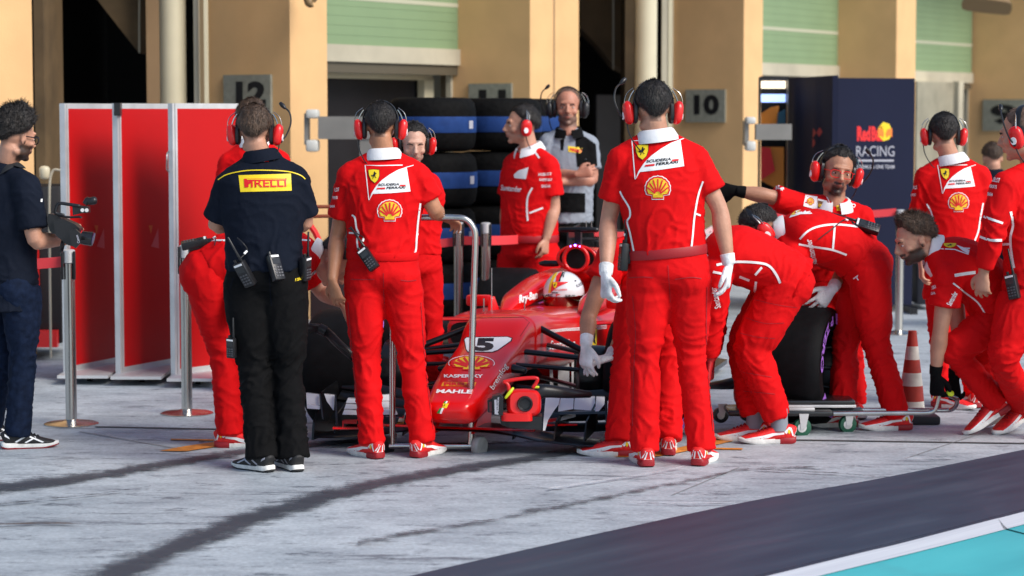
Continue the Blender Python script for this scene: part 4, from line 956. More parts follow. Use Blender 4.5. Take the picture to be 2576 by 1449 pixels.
# ---------------------------------------------------------------- the crew
def JJ(Y, **kw):
    """joints from (x, y, depth offset); ankles from (x, y of the sole)"""
    o = {}
    for n, v in kw.items():
        if n in ('anL', 'anR'):
            g_ = G(v[0], v[1]); z = .09 + (v[2] if len(v) > 2 else 0); o[n] = V(g_.x, g_.y + .03, z); k_ = o[n].y / g_.y; o[n].x *= k_
        else: o[n] = U(v[0], v[1], Y + (v[2] if len(v) > 2 else 0))
    return o
def yd(y): return F * CAMH / (y - HOR)
c3 = cr(600, 280, 2.3375); c4 = cr(600, 800, 2.07); c5 = cr(1200, 200, 2.07); c6 = cr(1200, 800, 2.07); c7 = cr(1800, 200, 2.07); c8 = cr(1750, 800, 2.0694); c9 = cr(2500, 200, 2.07); c10 = cr(2500, 800, 2.07); c2 = cr(0, 600, 1.61)
c11 = cr(2180, 700, 2.07); cl = cr(2150, 250, 1.705); cp = cr(0, 300, 2.4156); cq = cr(540, 700, 1.932); c12 = cr(1560, 650, 4.141); c13 = cr(900, 850, 2.415)
RBELT = mat('dark_red_belt', (.34, .006, .012), .6)
BUZZ = dict(t=.004, nape=-.62, front=.66, side=-.25)
HS = lambda **k: dict(dict(mic=0), **k)
def backprint(p, f0, pu, pv, sh, c=lambda x, y: (x, y), text=True):
    """emblem, team name and shell on the back: f0 origin, pu 100 to the right, pv 74 down, sh = (x, y, w, h) of the shell"""
    d = Dec([p['shirt']], 8); f = lambda u, v: c(f0[0] + (pu[0] - f0[0]) * u / 100 + (pv[0] - f0[0]) * v / 74, f0[1] + (pu[1] - f0[1]) * u / 100 + (pv[1] - f0[1]) * v / 74)
    L = math.dist(f(0, 0), f(100, 0)) / 100
    d.line([f(*q) for q in [(78, -1), (30, .5), (0, 0), (3, 74)]], 1.9 * L, WPRINT, 2)
    d.poly([f(*q) for q in [(3, 76), (9, 60), (20, 44), (33, 31), (50, 19), (68, 9), (86, 3), (91, 55), (50, 59), (12, 61)]], WPRINT, 2)
    d.line([f(84, 4), f(101, -1)], 1.5 * L, WPRINT, 2); shield(d, 6, 8, 23, 30, f)
    h = 4.6 * L
    if text:
        d.text('SCUDERIA', f(24, 44), f(68, 42), h, BLK, 4, .03, .3); d.text('FERRARI', f(41, 50.5), f(80, 48.5), h, BLK, 4, .03, .3)
        d.poly([f(70, 41), f(82, 40.4), f(81, 44), f(69, 44.6)], REDP, 4); d.poly([f(22, 48), f(39, 47), f(38, 50.8), f(21, 51.6)], REDP, 4)
    shell(d, *sh, f=c); d.build('back_print', p['shirt']); return f
def pipes(p, name, lines, w, c=lambda x, y: (x, y), tg='shirt', m=None):
    d = Dec([p[tg]], 9)
    for l_ in lines: d.line([c(*q) for q in l_], w, m or WPRINT, 3, smooth=4)
    return d.build(name, p[tg])
def prints(p, items, c, tg='shirt', name='sleeve_print'):
    d = Dec([p[tg]], 9)
    for it in items:
        t, a, b, h = it[:4]; m = it[4] if len(it) > 4 else WPRINT; d.text(t, c(*a), c(*b), h, m, 3, .02)
    return d.build(name, p[tg])
# ---- tall man right of the car, seen from behind
Y = 11.6
J = JJ(Y, head=(1642, 275, 0), neck=(1652, 346, .0), shL=(1568, 402), shR=(1742, 398), elL=(1532, 548, .05), elR=(1808, 522, -.02), wrL=(1524, 690, -.12), wrR=(1834, 665, -.05),
       hipL=(1634, 690), hipR=(1732, 690), knL=(1624, 885, -.02), knR=(1738, 880, .02), anL=(1622, 1172), anR=(1764, 1170))
P9 = person('big', 'tall man seen from behind, right of the car, dirty white gloves hanging', J, k=1.06, bulk=1.08, face=(-.12, 1, -.08), front=(0, 1, 0), hk=1.04, skin=SKIN2, hair=dict(t=.009, nape=-.62, front=.6, side=-.25),
    gloves='LR', handL=((.0, -.1, -1), (.9, .5, 0), 1, dict(curl=.75, tcurl=.9)), handR=((-.08, -.1, -1), (-1, .2, 0), -1, dict(curl=.45)), toeL=(-.15, 1, 0), toeR=(.35, 1, 0), belt=RBELT, legk=1.05, headset=HS(mic=-1), waist=.17, slv=.70)
backprint(P9, (362, 498), (725, 475), (372, 745), (529, 805, 170, 158), c7)
pipes(P9, 'piping', [[(285, 822), (300, 855), (345, 930), (350, 985), (332, 1020), (350, 1090), (375, 1210)], [(822, 760), (790, 850), (765, 990), (755, 1100), (745, 1195)], [(765, 965), (805, 980)]], 4.5, c7)
d = Dec([P9['shirt']], 9); d.poly([c7(x, y) for x, y in [(914, 650), (936, 654), (944, 678), (918, 674)]], WPRINT, 3); d.poly([c7(x, y) for x, y in [(914, 698), (950, 702), (957, 728), (918, 724)]], WPRINT, 3); d.text('IRELLI', c7(920, 720), c7(952, 723), 8, REDP, 5, .02); d.build('sleeve_print', P9['shirt'])
pipes(P9, 'pocket_seam', [[(320, 1384), (440, 1378), (500, 1384)], [(640, 1392), (740, 1380), (810, 1388)]], 2.2, c7, 'trousers', DRED)
pipes(P9, 'belt_loop', [[(541, 1215), (541, 1275)], [(777, 1200), (777, 1260)], [(365, 1215), (367, 1260)]], 6, c7, 'trousers', REDT) if False else None
# ---- tyre firm's man in black, seen from behind
J = JJ(11.45, head=(642, 331, 0), neck=(657, 396), shL=(581, 462), shR=(740, 452), elL=(543, 566, .06), elR=(768, 560, .06), wrL=(640, 552, .22), wrR=(655, 575, .25),
       hipL=(622, 705), hipR=(712, 705), knL=(640, 925, -.02), knR=(724, 925), anL=(656, 1187), anR=(738, 1185))
P3 = person('tyreman', 'man in black shirt with yellow back logo, arms folded, seen from behind', J, k=.99, bulk=1.12, face=(.06, 1, -.1), front=(0, 1, 0), hk=1.02, skin=SKIN2, hair=dict(t=.012, nape=-.55, front=.6, side=-.25), hairm=HAIRN, shirt=NAVY, trousers=BLKC, collar=NAVY, shoem='black',
    handL=((1, .3, 0), (0, -1, 0), 1, dict(curl=.6)), handR=((-1, .2, .1), (0, -1, 0), 1, dict(curl=.6)), toeL=(-.72, .69, 0), toeR=(-.42, .9, 0), headset=HS(mic=1), waist=.10, slv=.86, legk=1.16, cuff=.068, fold=1.2, lift=-.03)
d = Dec([P3['shirt']], 8); yw = lambda x, y: c3(x, y)
d.poly([yw(340, 626), yw(722, 614), yw(728, 738), yw(354, 748)], YEL, 2)
d.line([yw(*q) for q in [(190, 660), (260, 620), (400, 592), (560, 590), (700, 600), (790, 625), (826, 654)]], 2.6, YEL, 3, smooth=4)
d.poly([yw(*q) for q in [(380, 652), (690, 648), (690, 664), (414, 668), (414, 714), (384, 716)]], REDP, 4); d.poly([yw(*q) for q in [(400, 655), (680, 651), (680, 656), (402, 660)]], YEL, 5)
d.text('IRELLI', yw(432, 714), yw(688, 708), 19, REDP, 4, .015); d.poly([yw(414, 690), yw(424, 690), yw(430, 684), yw(430, 668), yw(420, 668), yw(414, 676)], REDP, 4)
for i, m_ in enumerate((GREENP, WPRINT, REDP)): d.poly([yw(466 + 32 * i, 518), yw(497 + 32 * i, 517), yw(497 + 32 * i, 530), yw(466 + 32 * i, 531)], m_, 3)
d.build('back_logo', P3['shirt'])
LAN = mat('orange_lanyard', (.5, .07, .02), .6)
d = Dec([P3['shirt'], P3['body']], 6); 
pipes(P3, 'lanyard', [[(395, 512), (430, 490), (500, 474), (580, 476), (628, 500)]], 6, c3, 'shirt', LAN)
d = Dec([P3['trousers']], 9); d.text('P ZERO', c3(752, 1400), c3(800, 1388), 6, YEL, 3, .03, .3); d.build('pocket_print', P3['trousers'])
pipes(P3, 'seam', [[(500, 60), (505, 200), (515, 320)], [(270, 140), (245, 220)]], 1.4, c4, 'trousers', NAVY)
pk = M(); 
# ---- man at the trolley handle
J = JJ(11.86, head=(958, 318, 0), neck=(966, 392), shL=(884, 442), shR=(1046, 440), elL=(850, 590, .05), elR=(1094, 528, .02), wrL=(836, 706, -.06), wrR=(1106, 545, .20),
       hipL=(915, 692), hipR=(1008, 690), knL=(922, 905, -.02), knR=(1036, 905, .0), anL=(936, 1153), anR=(1062, 1150))
P4 = person('trolleyman', 'dark-haired man seen from behind, resting a hand on the chrome trolley handle', J, k=.99, bulk=1.06, face=(.02, 1, -.05), front=(.1, 1, 0), hk=1.0, skin=SKIN1, hair=dict(t=.006, nape=-.62, front=.66, side=-.25),
    handL=((.22, .1, -1), (.5, .8, 0), -1, dict(curl=.35, tcurl=.4)), handR=((.75, .35, -.25), (0, -.3, -1), -1, dict(curl=.7)), toeL=(-.6, .8, 0), toeR=(.5, .85, 0), headset=HS(), waist=.17, slv=.72, legk=1.04, belt=REDT)
backprint(P4, (1265, 553), (1615, 556), (1282, 806), (1444, 888, 184, 162), c3)
pipes(P4, 'piping', [[(1168, 918), (1190, 935), (1202, 1010), (1218, 1050), (1206, 1100), (1215, 1170)], [(1148, 1046), (1216, 1050)], [(1668, 830), (1650, 960), (1640, 1080), (1632, 1180), (1604, 1222)], [(1636, 1056), (1652, 1058)]], 4.5, c3)
prints(P4, [('LOT', (1045, 745), (1078, 742), 9), ('PERSKY', (1030, 800), (1068, 798), 7), ('SINGHA', (1010, 862), (1045, 860), 6)], c3)
pipes(P4, 'pocket_seam', [[(1030, 150), (1100, 152), (1180, 150)], [(1350, 156), (1400, 162), (1450, 156)]], 2, c4, 'trousers', DRED)
# ---- photographer
J = JJ(12.15, head=(40, 345, 0), neck=(14, 428, .03), shR=(66, 470, -.11), shL=(-72, 466, .11), elR=(88, 604, -.14), wrR=(158, 606, .02), elL=(-30, 610, .2), wrL=(130, 610, .3),
       hipR=(52, 722, -.05), hipL=(-30, 722, .07), knR=(58, 890, -.05), knL=(15, 895, .12), anR=(45, 1130), anL=(-25, 1110))
P1 = person('photographer', 'photographer in a navy polo shirt filming with a video camera at the left edge', J, k=1.02, bulk=1.08, face=(.66, .74, -.16), front=(.6, .8, 0), hk=1.02, skin=SKIN2, hair=dict(t=.022, nape=-.5, front=.5, side=-.22, curl=.02, top=.02, quiff=.012, len=.014, n=5000), beard=1, facial=1,
    shirt=NAVY, trousers=JEAN, collar=NAVY, shoem='puma', handR=((.8, .1, .45), (.3, 1, 0), 1, dict(curl=.75, tcurl=.6)), handL=((.9, 0, .3), (0, 0, 1), -1, dict(curl=.6)), toeR=(.9, .3, 0), toeL=(.9, .3, 0), waist=.02, untuck=1, slv=.80, legk=1.02, fold=.8)
glasses(P1['root'], P1['T'], P1['hk'], PLASTIC)
d = Dec([P1['shirt']], 9); d.poly([cp(*q) for q in [(306, 776), (320, 776), (318, 800), (304, 798)]], WPRINT, 3); d.poly([cp(*q) for q in [(320, 776), (327, 776), (325, 801), (318, 800)]], REDP, 3); d.build('flag_print', P1['shirt'])
# ---- man bending behind the man in black
J = JJ(12.25, head=(842, 655, -.02), neck=(792, 650, 0), shR=(752, 668, -.17), shL=(752, 648, .2), elR=(640, 668, -.2), wrR=(585, 742, -.2), elL=(810, 735, .2), wrL=(866, 765, .1),
       hipR=(515, 690, -.09), hipL=(520, 690, .09), knR=(560, 880, -.09), knL=(590, 880, .1), anR=(580, 1127), anL=(612, 1115))
P2 = person('bender', 'man bending over the front tyre behind the man in black', J, k=1.02, bulk=1.05, face=(.5, -.15, -.85), hup=(.85, 0, .5), front=(.5, 0, -.9), hipback=V(-1, 0, .2), hk=1.04, skin=SKIN2, hair=dict(t=.008, nape=-.5, front=.6, side=-.2),
    spine=[U(600, 640, 12.25), U(700, 634, 12.25)], handR=((-.2, 0, -1), (1, 0, 0), 1, dict(curl=.4)), handL=((.5, -.1, -.8), (0, 1, 0), 1, dict(curl=.5)), toeR=(1, -.05, 0), toeL=(1, .1, 0), waist=.12, slv=.8, legk=1.08)
pipes(P2, 'piping', [[(160, 122), (230, 100), (340, 100)], [(765, 96), (830, 100)]], 4, cq)
# ---- man behind the trolley man, face half hidden
J = JJ(13.3, head=(1040, 362, 0), neck=(1030, 428, .02), shR=(962, 466), shL=(1078, 464), elR=(950, 560), wrR=(965, 650, -.1), elL=(1074, 568, .02), wrL=(1080, 655, -.02),
       hipR=(1000, 680), hipL=(1072, 680), knR=(1000, 840), knL=(1085, 840), anR=(1000, 1057), anL=(1088, 1057))
P5 = person('half', 'pale man with closed eyes and a blue-black headset, half hidden behind the trolley man', J, k=.98, face=(.18, -1, -.22), hk=.98, skin=SKINP, hair=dict(t=.01, nape=-.5, front=.60, side=-.15), facial='closed', beard=.4,
    gloves='L', handL=((0, 0, -1), (-1, 0, 0), 1, dict(curl=.5)), handR=((0, 0, -1), (1, 0, 0), -1, {}), toeR=(0, -1, 0), toeL=(.2, -1, 0), headset=HS(mic=1), waist=.17, slv=.75)
# ---- man behind the red screens
J = JJ(14.6, head=(634, 302, 0), neck=(640, 362), shL=(578, 410), shR=(702, 405), elL=(560, 520), elR=(720, 520), wrL=(560, 620), wrR=(720, 620), hipL=(605, 620), hipR=(670, 620), knL=(605, 780), knR=(675, 780), anL=(605, 988), anR=(680, 988))
P6 = person('behind_screen', 'man in red almost hidden behind the man in black, only hair and shoulder showing', J, k=1.0, face=(.3, 1, 0), front=(0, 1, 0), hair=dict(t=.016, nape=-.5, front=.6, side=-.2), hairm=HAIRN, toeL=(0, 1, 0), toeR=(0, 1, 0), handL=((0, 0, -1), (1, 0, 0), -1, {}), handR=((0, 0, -1), (-1, 0, 0), 1, {}), waist=.17, vox=.008)
# ---- man in red in profile by the tyres
J = JJ(16.95, head=(1313, 316, 0), neck=(1332, 376), shL=(1378, 418, -.13), shR=(1295, 414, .13), elL=(1394, 520, -.14), wrL=(1374, 600, -.2), elR=(1275, 520, .15), wrR=(1270, 600, .1),
       hipL=(1366, 640, -.08), hipR=(1298, 640, .08), knL=(1358, 800, -.1), knR=(1292, 800, .1), anL=(1352, 892), anR=(1290, 884))
P7 = person('profile', 'man in red standing in profile before the stacked tyres, facing left', J, k=1.12, bulk=1.14, belly=.03, face=(-1, -.2, 0), front=(-.75, -.65, 0), hk=1.03, skin=SKIN2, hair=dict(t=.014, nape=-.5, front=.6, side=-.1), facial=1,
    handL=((-.1, -.1, -1), (-.7, .5, 0), -1, dict(curl=.5)), handR=((0, 0, -1), (.7, 0, 0), 1, {}), toeL=(-1, -.4, 0), toeR=(-1, -.4, 0), headset=HS(badge=1), waist=.16, slv=.75, legk=1.12, belt=RBELT)
pipes(P7, 'piping', [[(960, 800), (930, 860), (925, 940), (930, 1015)], [(940, 965), (990, 945), (1028, 930)], [(940, 545), (980, 575), (1005, 610)]], 4.5, c5)
d = Dec([P7['shirt']], 8); d.poly([c5(*q) for q in [(840, 715), (870, 690), (936, 668), (918, 745), (845, 738)]], WPRINT, 3); d.text('Santander', c5(756, 815), c5(888, 828), 13, WPRINT, 3, .02)
d.text('HUBLOT', c5(1000, 724), c5(1084, 720), 7, WPRINT, 3, .02); d.text('KASPERSKY', c5(1006, 756), c5(1088, 756), 6, WPRINT, 3, .02); d.text('SINGHA', c5(1018, 800), c5(1078, 798), 7, WPRINT, 3, .02); d.build('shirt_print', P7['shirt'])
# ---- tyre man in grey with folded arms
J = JJ(17.6, head=(1428, 270, 0), neck=(1430, 334), shR=(1380, 358), shL=(1480, 362), elR=(1382, 440, -.05), elL=(1490, 452, -.05), wrR=(1452, 438, -.22), wrL=(1406, 458, -.2),
       hipR=(1400, 585), hipL=(1462, 585), knR=(1398, 745), knL=(1465, 745), anR=(1395, 870), anL=(1468, 870))
P8 = person('folded', 'bearded man in a grey and black shirt with folded arms and black headset', J, k=1.06, face=(-.02, -1, -.02), hk=1.12, skin=SKINR, hair=dict(t=.003, nape=-.5, front=.75, side=-.1), hairm=HAIRG, beard=.8, facial=1, shirt=GREYC, trousers=BLKC, collar=BLKC, shoem='black',
    handR=((1, -.1, .2), (0, 1, 0), 1, dict(curl=.5)), handL=((-1, .1, .1), (0, 1, 0), 1, dict(curl=.5)), toeR=(0, -1, 0), toeL=(.2, -1, 0), headset=HS(mic=1, m=PLASTIC, badge=2), waist=.12, slv=.72)
d = Dec([P8['shirt']], 8); d.poly([c5(*q) for q in [(1190, 530), (1282, 542), (1284, 580), (1192, 568)]], YEL, 3); d.text('PIRELLI', c5(1200, 562), c5(1275, 572), 7, REDP, 5, .04)
d.poly([c5(*q) for q in [(1262, 480), (1330, 500), (1345, 640), (1262, 652)]], BLKC, 2); d.poly([c5(*q) for q in [(1140, 490), (1168, 480), (1160, 560), (1142, 556)]], BLKC, 2); d.poly([c5(*q) for q in [(1240, 470), (1300, 470), (1370, 520), (1380, 660), (1250, 665), (1240, 560)]], BLKC, 3); d.poly([c5(*q) for q in [(1100, 830), (1300, 836), (1300, 960), (1100, 960)]], BLKC, 6); d.build('shirt_panels', P8['shirt'])
# ---- man behind the tall man, reaching to the brake duct
J = JJ(11.95, head=(1660, 575, .5), neck=(1622, 608, .42), shL=(1538, 640, .18), shR=(1664, 620, .55), elL=(1482, 792, .1), wrL=(1474, 868, .0), elR=(1590, 800, .35), wrR=(1536, 898, .05),
       hipL=(1606, 735, .15), hipR=(1682, 730, .25), knL=(1574, 905, .05), knR=(1688, 900, .15), anL=(1556, 1149), anR=(1681, 1144))
P10 = person('reaching', 'man stooping behind the tall man, white gloves reaching for the brake duct', J, k=1.03, bulk=1.0, face=(-.3, .6, -.6), front=(-.3, .8, -.5), hipback=V(.5, -.6, 0), skin=SKIN3, hair=BUZZ, gloves='LR', handL=((.0, .1, -1), (.6, .6, 0), 1, dict(curl=.35, k=1)), handR=((-.95, .0, -.25), (0, .2, -1), -1, dict(curl=.5, tcurl=.2)),
    toeL=(-1, .12, 0), toeR=(.05, 1, 0), waist=.15, slv=.42, flare=.02, legk=1.06)
# ---- man in padded suit bending to the right of the tall man
J = JJ(12.4, head=(1716, 700, 0), neck=(1778, 655, 0), shL=(1806, 690, -.17), shR=(1800, 668, .2), elL=(1792, 800, -.1), wrL=(1786, 905, -.05), elR=(1800, 800, .2), wrR=(1790, 900, .15),
       hipL=(1980, 708, -.09), hipR=(1972, 700, .1), knL=(1892, 875, -.09), knR=(1876, 868, .12), anL=(1960, 1117), anR=(1898, 1110))
P11 = person('suit_bender', 'man in a padded red race suit and grey socks bending forward', J, k=1.06, bulk=1.12, face=(-.5, 0, -.85), hup=(-.85, 0, .5), front=(-.5, 0, -.9), hipback=V(1, 0, 0), hair=BUZZ, suit=1, sleeve='long', untuck=1, waist=.10,
    spine=[U(1930, 672, 12.4), U(1850, 640, 12.4)], gloves='LR', glovem=mat('red_glove', (.5, .01, .015), .6), handL=((-.1, 0, -1), (-1, 0, 0), 1, dict(curl=.4)), handR=((0, 0, -1), (-1, 0, 0), 1, {}), toeL=(-1, -.03, 0), toeR=(-1, .05, 0), legk=1.10, fold=1.1, lift=.045)
pipes(P11, 'piping', [[(122, 266), (180, 255), (260, 244), (385, 250), (460, 270), (510, 330), (548, 415)], [(100, 310), (160, 322)], [(270, 340), (335, 365)], [(415, 280), (372, 330)], [(378, 372), (368, 450)]], 6, c11)
pipes(P11, 'quilting', [[(330, 480), (500, 520), (640, 540)], [(270, 590), (420, 640), (560, 640)], [(250, 700), (380, 730), (500, 740)], [(300, 960), (480, 990)], [(300, 1080), (500, 1100)]], 1.3, c11, 'trousers', DRED)
d = Dec([P11['shirt']], 9); d.text('Santander', c11(150, 540), c11(118, 405), 15, WPRINT, 3, .02); d.build('chest_print', P11['shirt'])
SOCK = mat('grey_sock', (.22, .24, .28), .9)
for s in 'LR': m = M(); a = J['an' + s]; m.tube([a + V(0, 0, -.02), a + V(0, 0, .04), a + V(0, 0, .10)], [.05, .045, .044], seg=16); m.build('sock', SOCK, P11['root'])
# ---- man arching over, back to the right
J = JJ(12.95, head=(1912, 578, 0), neck=(1962, 592, 0), shL=(2000, 640, -.16), shR=(2010, 618, .2), elL=(1975, 750, -.12), wrL=(1960, 840, -.1), elR=(2136, 660, .24), wrR=(2094, 726, .0),
       hipL=(2184, 672, -.1), hipR=(2176, 668, .1), knL=(2205, 865, -.1), knR=(2128, 865, .08), anL=(2256, 1083), anR=(2120, 1075))
P12 = person('archer', 'man arched forward over the big tyre, radio on his lower back', J, k=1.04, bulk=1.08, face=(-.72, -.05, -.66), hup=(-.66, 0, .75), front=(-.4, 0, -.9), hipback=V(1, 0, 0), hk=1.04, skin=SKIN3, hair=dict(t=.01, nape=-.5, front=.6, side=-.2), facial=1,
    spine=[U(2120, 618, 12.95), U(2040, 592, 12.95)], gloves='LR', handL=((0, 0, -1), (-1, 0, 0), 1, {}), handR=((-.62, -.1, -.7), (-.3, .9, 0), -1, dict(curl=.2, fan=.25, tcurl=.0)), toeL=(-1, -.05, 0), toeR=(-1, 0, 0), waist=.14, headset=HS(mic=-1, up=0), legk=1.10)
pipes(P12, 'piping', [[(596, 848), (640, 805), (700, 780), (790, 770), (905, 782)], [(782, 775), (772, 900)], [(590, 876), (680, 890), (770, 905), (845, 932)]], 5, cl)
d = Dec([P12['shirt']], 9); d.text('Santander', cl(690, 985), cl(655, 845), 15, WPRINT, 3, .02); d.poly([cl(*q) for q in [(540, 735), (560, 700), (640, 684), (662, 714), (600, 716)]], WPRINT, 3); d.poly([cl(*q) for q in [(548, 722), (570, 700), (600, 697), (578, 716)]], SHELLY, 5); d.build('shirt_print', P12['shirt'])
d = Dec([P12['trousers']], 9); d.line([cl(*q) for q in [(882, 1060), (895, 1050), (905, 1040), (900, 1055), (908, 1066)]], 3, WPRINT, 3); d.build('cat_logo', P12['trousers'])
# ---- man with red glasses
J = JJ(13.45, head=(2106, 432, 0), neck=(2098, 516, .02), shR=(2018, 520, .02), shL=(2166, 546, .02), elR=(1934, 494, -.05), wrR=(1852, 480, -.05), elL=(2180, 650, .0), wrL=(2170, 740, -.05),
       hipR=(2066, 735, .02), hipL=(2130, 735, .02), knR=(2060, 880), knL=(2140, 880), anR=(2055, 1047), anL=(2150, 1047))
P13 = person('glasses', 'man with red glasses and goatee facing the camera, left-hand arm stretched out', J, k=1.05, face=(.10, -1, -.1), hup=(.16, 0, 1), hk=1.08, skin=SKIN3, hair=dict(t=.012, nape=-.5, front=.56, side=-.15), beard=.9, goatee=.75, facial=1,
    gloves='R', glovem=BLKC, handR=((-1, 0, .05), (0, 1, 0), 1, dict(curl=.9, tcurl=1)), handL=((0, 0, -1), (1, 0, 0), -1, {}), toeR=(0, -1, 0), toeL=(0, -1, 0), headset=HS(mic=-1, tilt=.02), waist=.15, slv=.85, bulk=1.0)
glasses(P13['root'], P13['T'], P13['hk'], REDPL, .65)
d = Dec([P13['shirt']], 8); w_ = lambda *q: [cl(*p) for p in q]
d.poly(w_((626, 612), (690, 622), (684, 690), (614, 672)), WPRINT, 2); d.poly(w_((692, 632), (742, 644), (732, 690), (684, 684)), WPRINT, 2); shell(d, 652, 648, 44, 44, cl, False); d.poly(w_((692, 642), (728, 650), (722, 686), (690, 682)), mat('brown_print', (.16, .06, .01), .6), 4); d.text('ups', cl(694, 672), cl(724, 678), 9, SHELLY, 5, .02)
d.line(w_((870, 622), (920, 650), (942, 680)), 4, WPRINT, 2); d.line(w_((722, 590), (748, 640), (758, 662), (800, 628), (835, 610)), 2.5, WPRINT, 3); d.poly(w_((790, 668), (822, 672), (815, 698), (792, 696)), YEL, 3); d.text('UPO', cl(842, 664), cl(888, 682), 9, WPRINT, 3, .03); d.text('IRELLI', cl(468, 584), cl(512, 574), 8, WPRINT, 3, .03); d.text('ups', cl(494, 588), cl(512, 582), 7, WPRINT, 3, .03)
d.build('chest_print', P13['shirt'])
# ---- man with back to us at the right
J = JJ(13.95, head=(2374, 338, 0), neck=(2394, 404), shL=(2330, 446), shR=(2464, 444), elL=(2312, 565, .02), elR=(2492, 565), wrL=(2318, 660, -.1), wrR=(2486, 660, -.1), hipL=(2364, 700), hipR=(2436, 700), knL=(2366, 850), knR=(2440, 850), anL=(2376, 1027), anR=(2450, 1025))
P14 = person('backright', 'man in a red long-sleeved top seen from behind, above the crouching man', J, k=1.0, bulk=1.0, face=(.05, 1, -.05), front=(0, 1, 0), hk=1.02, skin=SKIN2, hair=dict(t=.007, nape=-.6, front=.6, side=-.2), sleeve='long', untuck=1, waist=.05,
    handL=((0, 0, -1), (1, 0, 0), -1, {}), handR=((0, 0, -1), (-1, 0, 0), 1, {}), toeL=(.7, -.6, 0), toeR=(0, 1, 0), headset=HS())
backprint(P14, (890, 655), (1135, 655), (915, 838), (1026, 898, 136, 128), c9)
pipes(P14, 'piping', [[(820, 905), (850, 960), (862, 1020), (868, 1080)], [(830, 1035), (866, 1040)], [(1184, 900), (1165, 1000), (1150, 1090), (1115, 1175)]], 4, c9)
prints(P14, [('HUBLOT', (722, 810), (760, 808), 8), ('KASPERSKY', (714, 856), (752, 852), 6)], c9)
# ---- crouching bearded man
J = JJ(12.65, head=(2303, 604, 0), neck=(2346, 636, .02), shL=(2386, 694, -.17), shR=(2392, 680, .18), elL=(2366, 832, -.16), wrL=(2353, 942, -.10), elR=(2412, 836, .14), wrR=(2400, 952, .14),
       hipL=(2516, 800, -.09), hipR=(2522, 795, .1), knL=(2398, 880, -.12), knR=(2448, 905, .14), anL=(2512, 1094, .07), anR=(2548, 1080, .05))
P15 = person('crouching', 'bearded man crouching in profile, black gloves pulling the dolly handle', J, k=1.05, bulk=1.10, face=(-.93, -.12, -.34), hup=(-.3, 0, .95), front=(-.6, 0, -.8), hipback=V(1, 0, -.2), hk=1.02, skin=SKIN2, hair=dict(t=.013, nape=-.55, front=.62, side=-.16, curl=.003, top=.006, quiff=.022, len=.011, n=6000), hairm=HAIRN, beard=1, facial=1, browm=HAIRN,
    spine=[U(2462, 696, 12.65)], gloves='LR', glovem=BLKC, handL=((.1, 0, -1), (.6, .6, 0), 1, dict(curl=.9, tcurl=1)), handR=((.0, 0, -1), (.6, .6, 0), -1, dict(curl=.9, tcurl=1)), toeL=(-1, -.15, 0), toeR=(-1, .1, 0), pitchL=-.55, pitchR=-.4, waist=.10, slv=.55, flare=.01, lift=.02)
shield_d = Dec([P15['shirt']], 8); shield(shield_d, 0, 0, 1, 1, lambda u, v: c9(930 + 80 * u, 1160 + 30 * v)); shield_d.poly([c9(*q) for q in [(1010, 1170), (1060, 1188), (1100, 1190), (1090, 1230), (1050, 1208)]], WPRINT, 2)
shield_d.line([c9(*q) for q in [(905, 1165), (895, 1195), (1000, 1200), (1090, 1232)]], 2.5, WPRINT, 2); shield_d.text('HUBLOT', c10(806, 196), c10(862, 158), 10, WPRINT, 3, .03); shield_d.text('KASPERSKY', c10(824, 228), c10(884, 206), 8, WPRINT, 3, .02); shield_d.text('SINGHA', c10(832, 258), c10(878, 246), 7, WPRINT, 3, .02)
shield_d.line([c10(*q) for q in [(1000, 126), (1070, 114), (1135, 106)]], 8, WPRINT, 2); shield_d.line([c10(*q) for q in [(990, 175), (1060, 230), (1150, 300), (1195, 370)]], 4, WPRINT, 2, smooth=3); shield_d.text('Santander', c10(975, 325), c10(1020, 240), 13, WPRINT, 3, .02); shield_d.build('shirt_print', P15['shirt'])
# ---- man at the right edge, walking
J = JJ(12.4, head=(2572, 338, 0), neck=(2604, 424, .03), shL=(2532, 466, -.12), shR=(2680, 460, .16), elL=(2500, 580, -.16), wrL=(2474, 684, -.12), elR=(2715, 590, .1), wrR=(2700, 700, .0),
       hipL=(2570, 745, -.05), hipR=(2655, 745, .06), knL=(2524, 905, -.1), knR=(2640, 900, .1), anL=(2570, 1088, .06), anR=(2690, 1110))
P16 = person('edge', 'shaven-headed man in a red suit walking at the right edge', J, k=1.05, bulk=1.12, face=(-.82, .5, -.15), front=(-.7, .7, 0), hk=1.1, skin=SKIN2, hair=dict(t=.002, nape=-.5, front=.6, side=-.1), hairm=HAIRG, facial=1,
    sleeve='long', untuck=1, waist=.05, handL=((-.05, .1, -1), (.5, .8, 0), -1, dict(curl=.45)), handR=((0, 0, -1), (-1, 0, 0), 1, {}), toeL=(-.75, -.5, 0), toeR=(-.8, .2, 0), pitchL=-.35, headset=HS(mic=-1, tilt=-.01), legk=1.08, fold=1.0)
pipes(P16, 'piping', [[(1178, 982), (1240, 1005), (1312, 1030)], [(1150, 1112), (1230, 1138), (1305, 1140)], [(1362, 955), (1378, 1040), (1362, 1120), (1368, 1220), (1385, 1320)], [(1298, 1168), (1366, 1164)]], 6, c9)
prints(P16, [('HUBLOT', (1230, 756), (1290, 768), 11), ('PERSKYS', (1224, 800), (1272, 806), 8), ('SINGHA', (1212, 850), (1246, 856), 8)], c9)
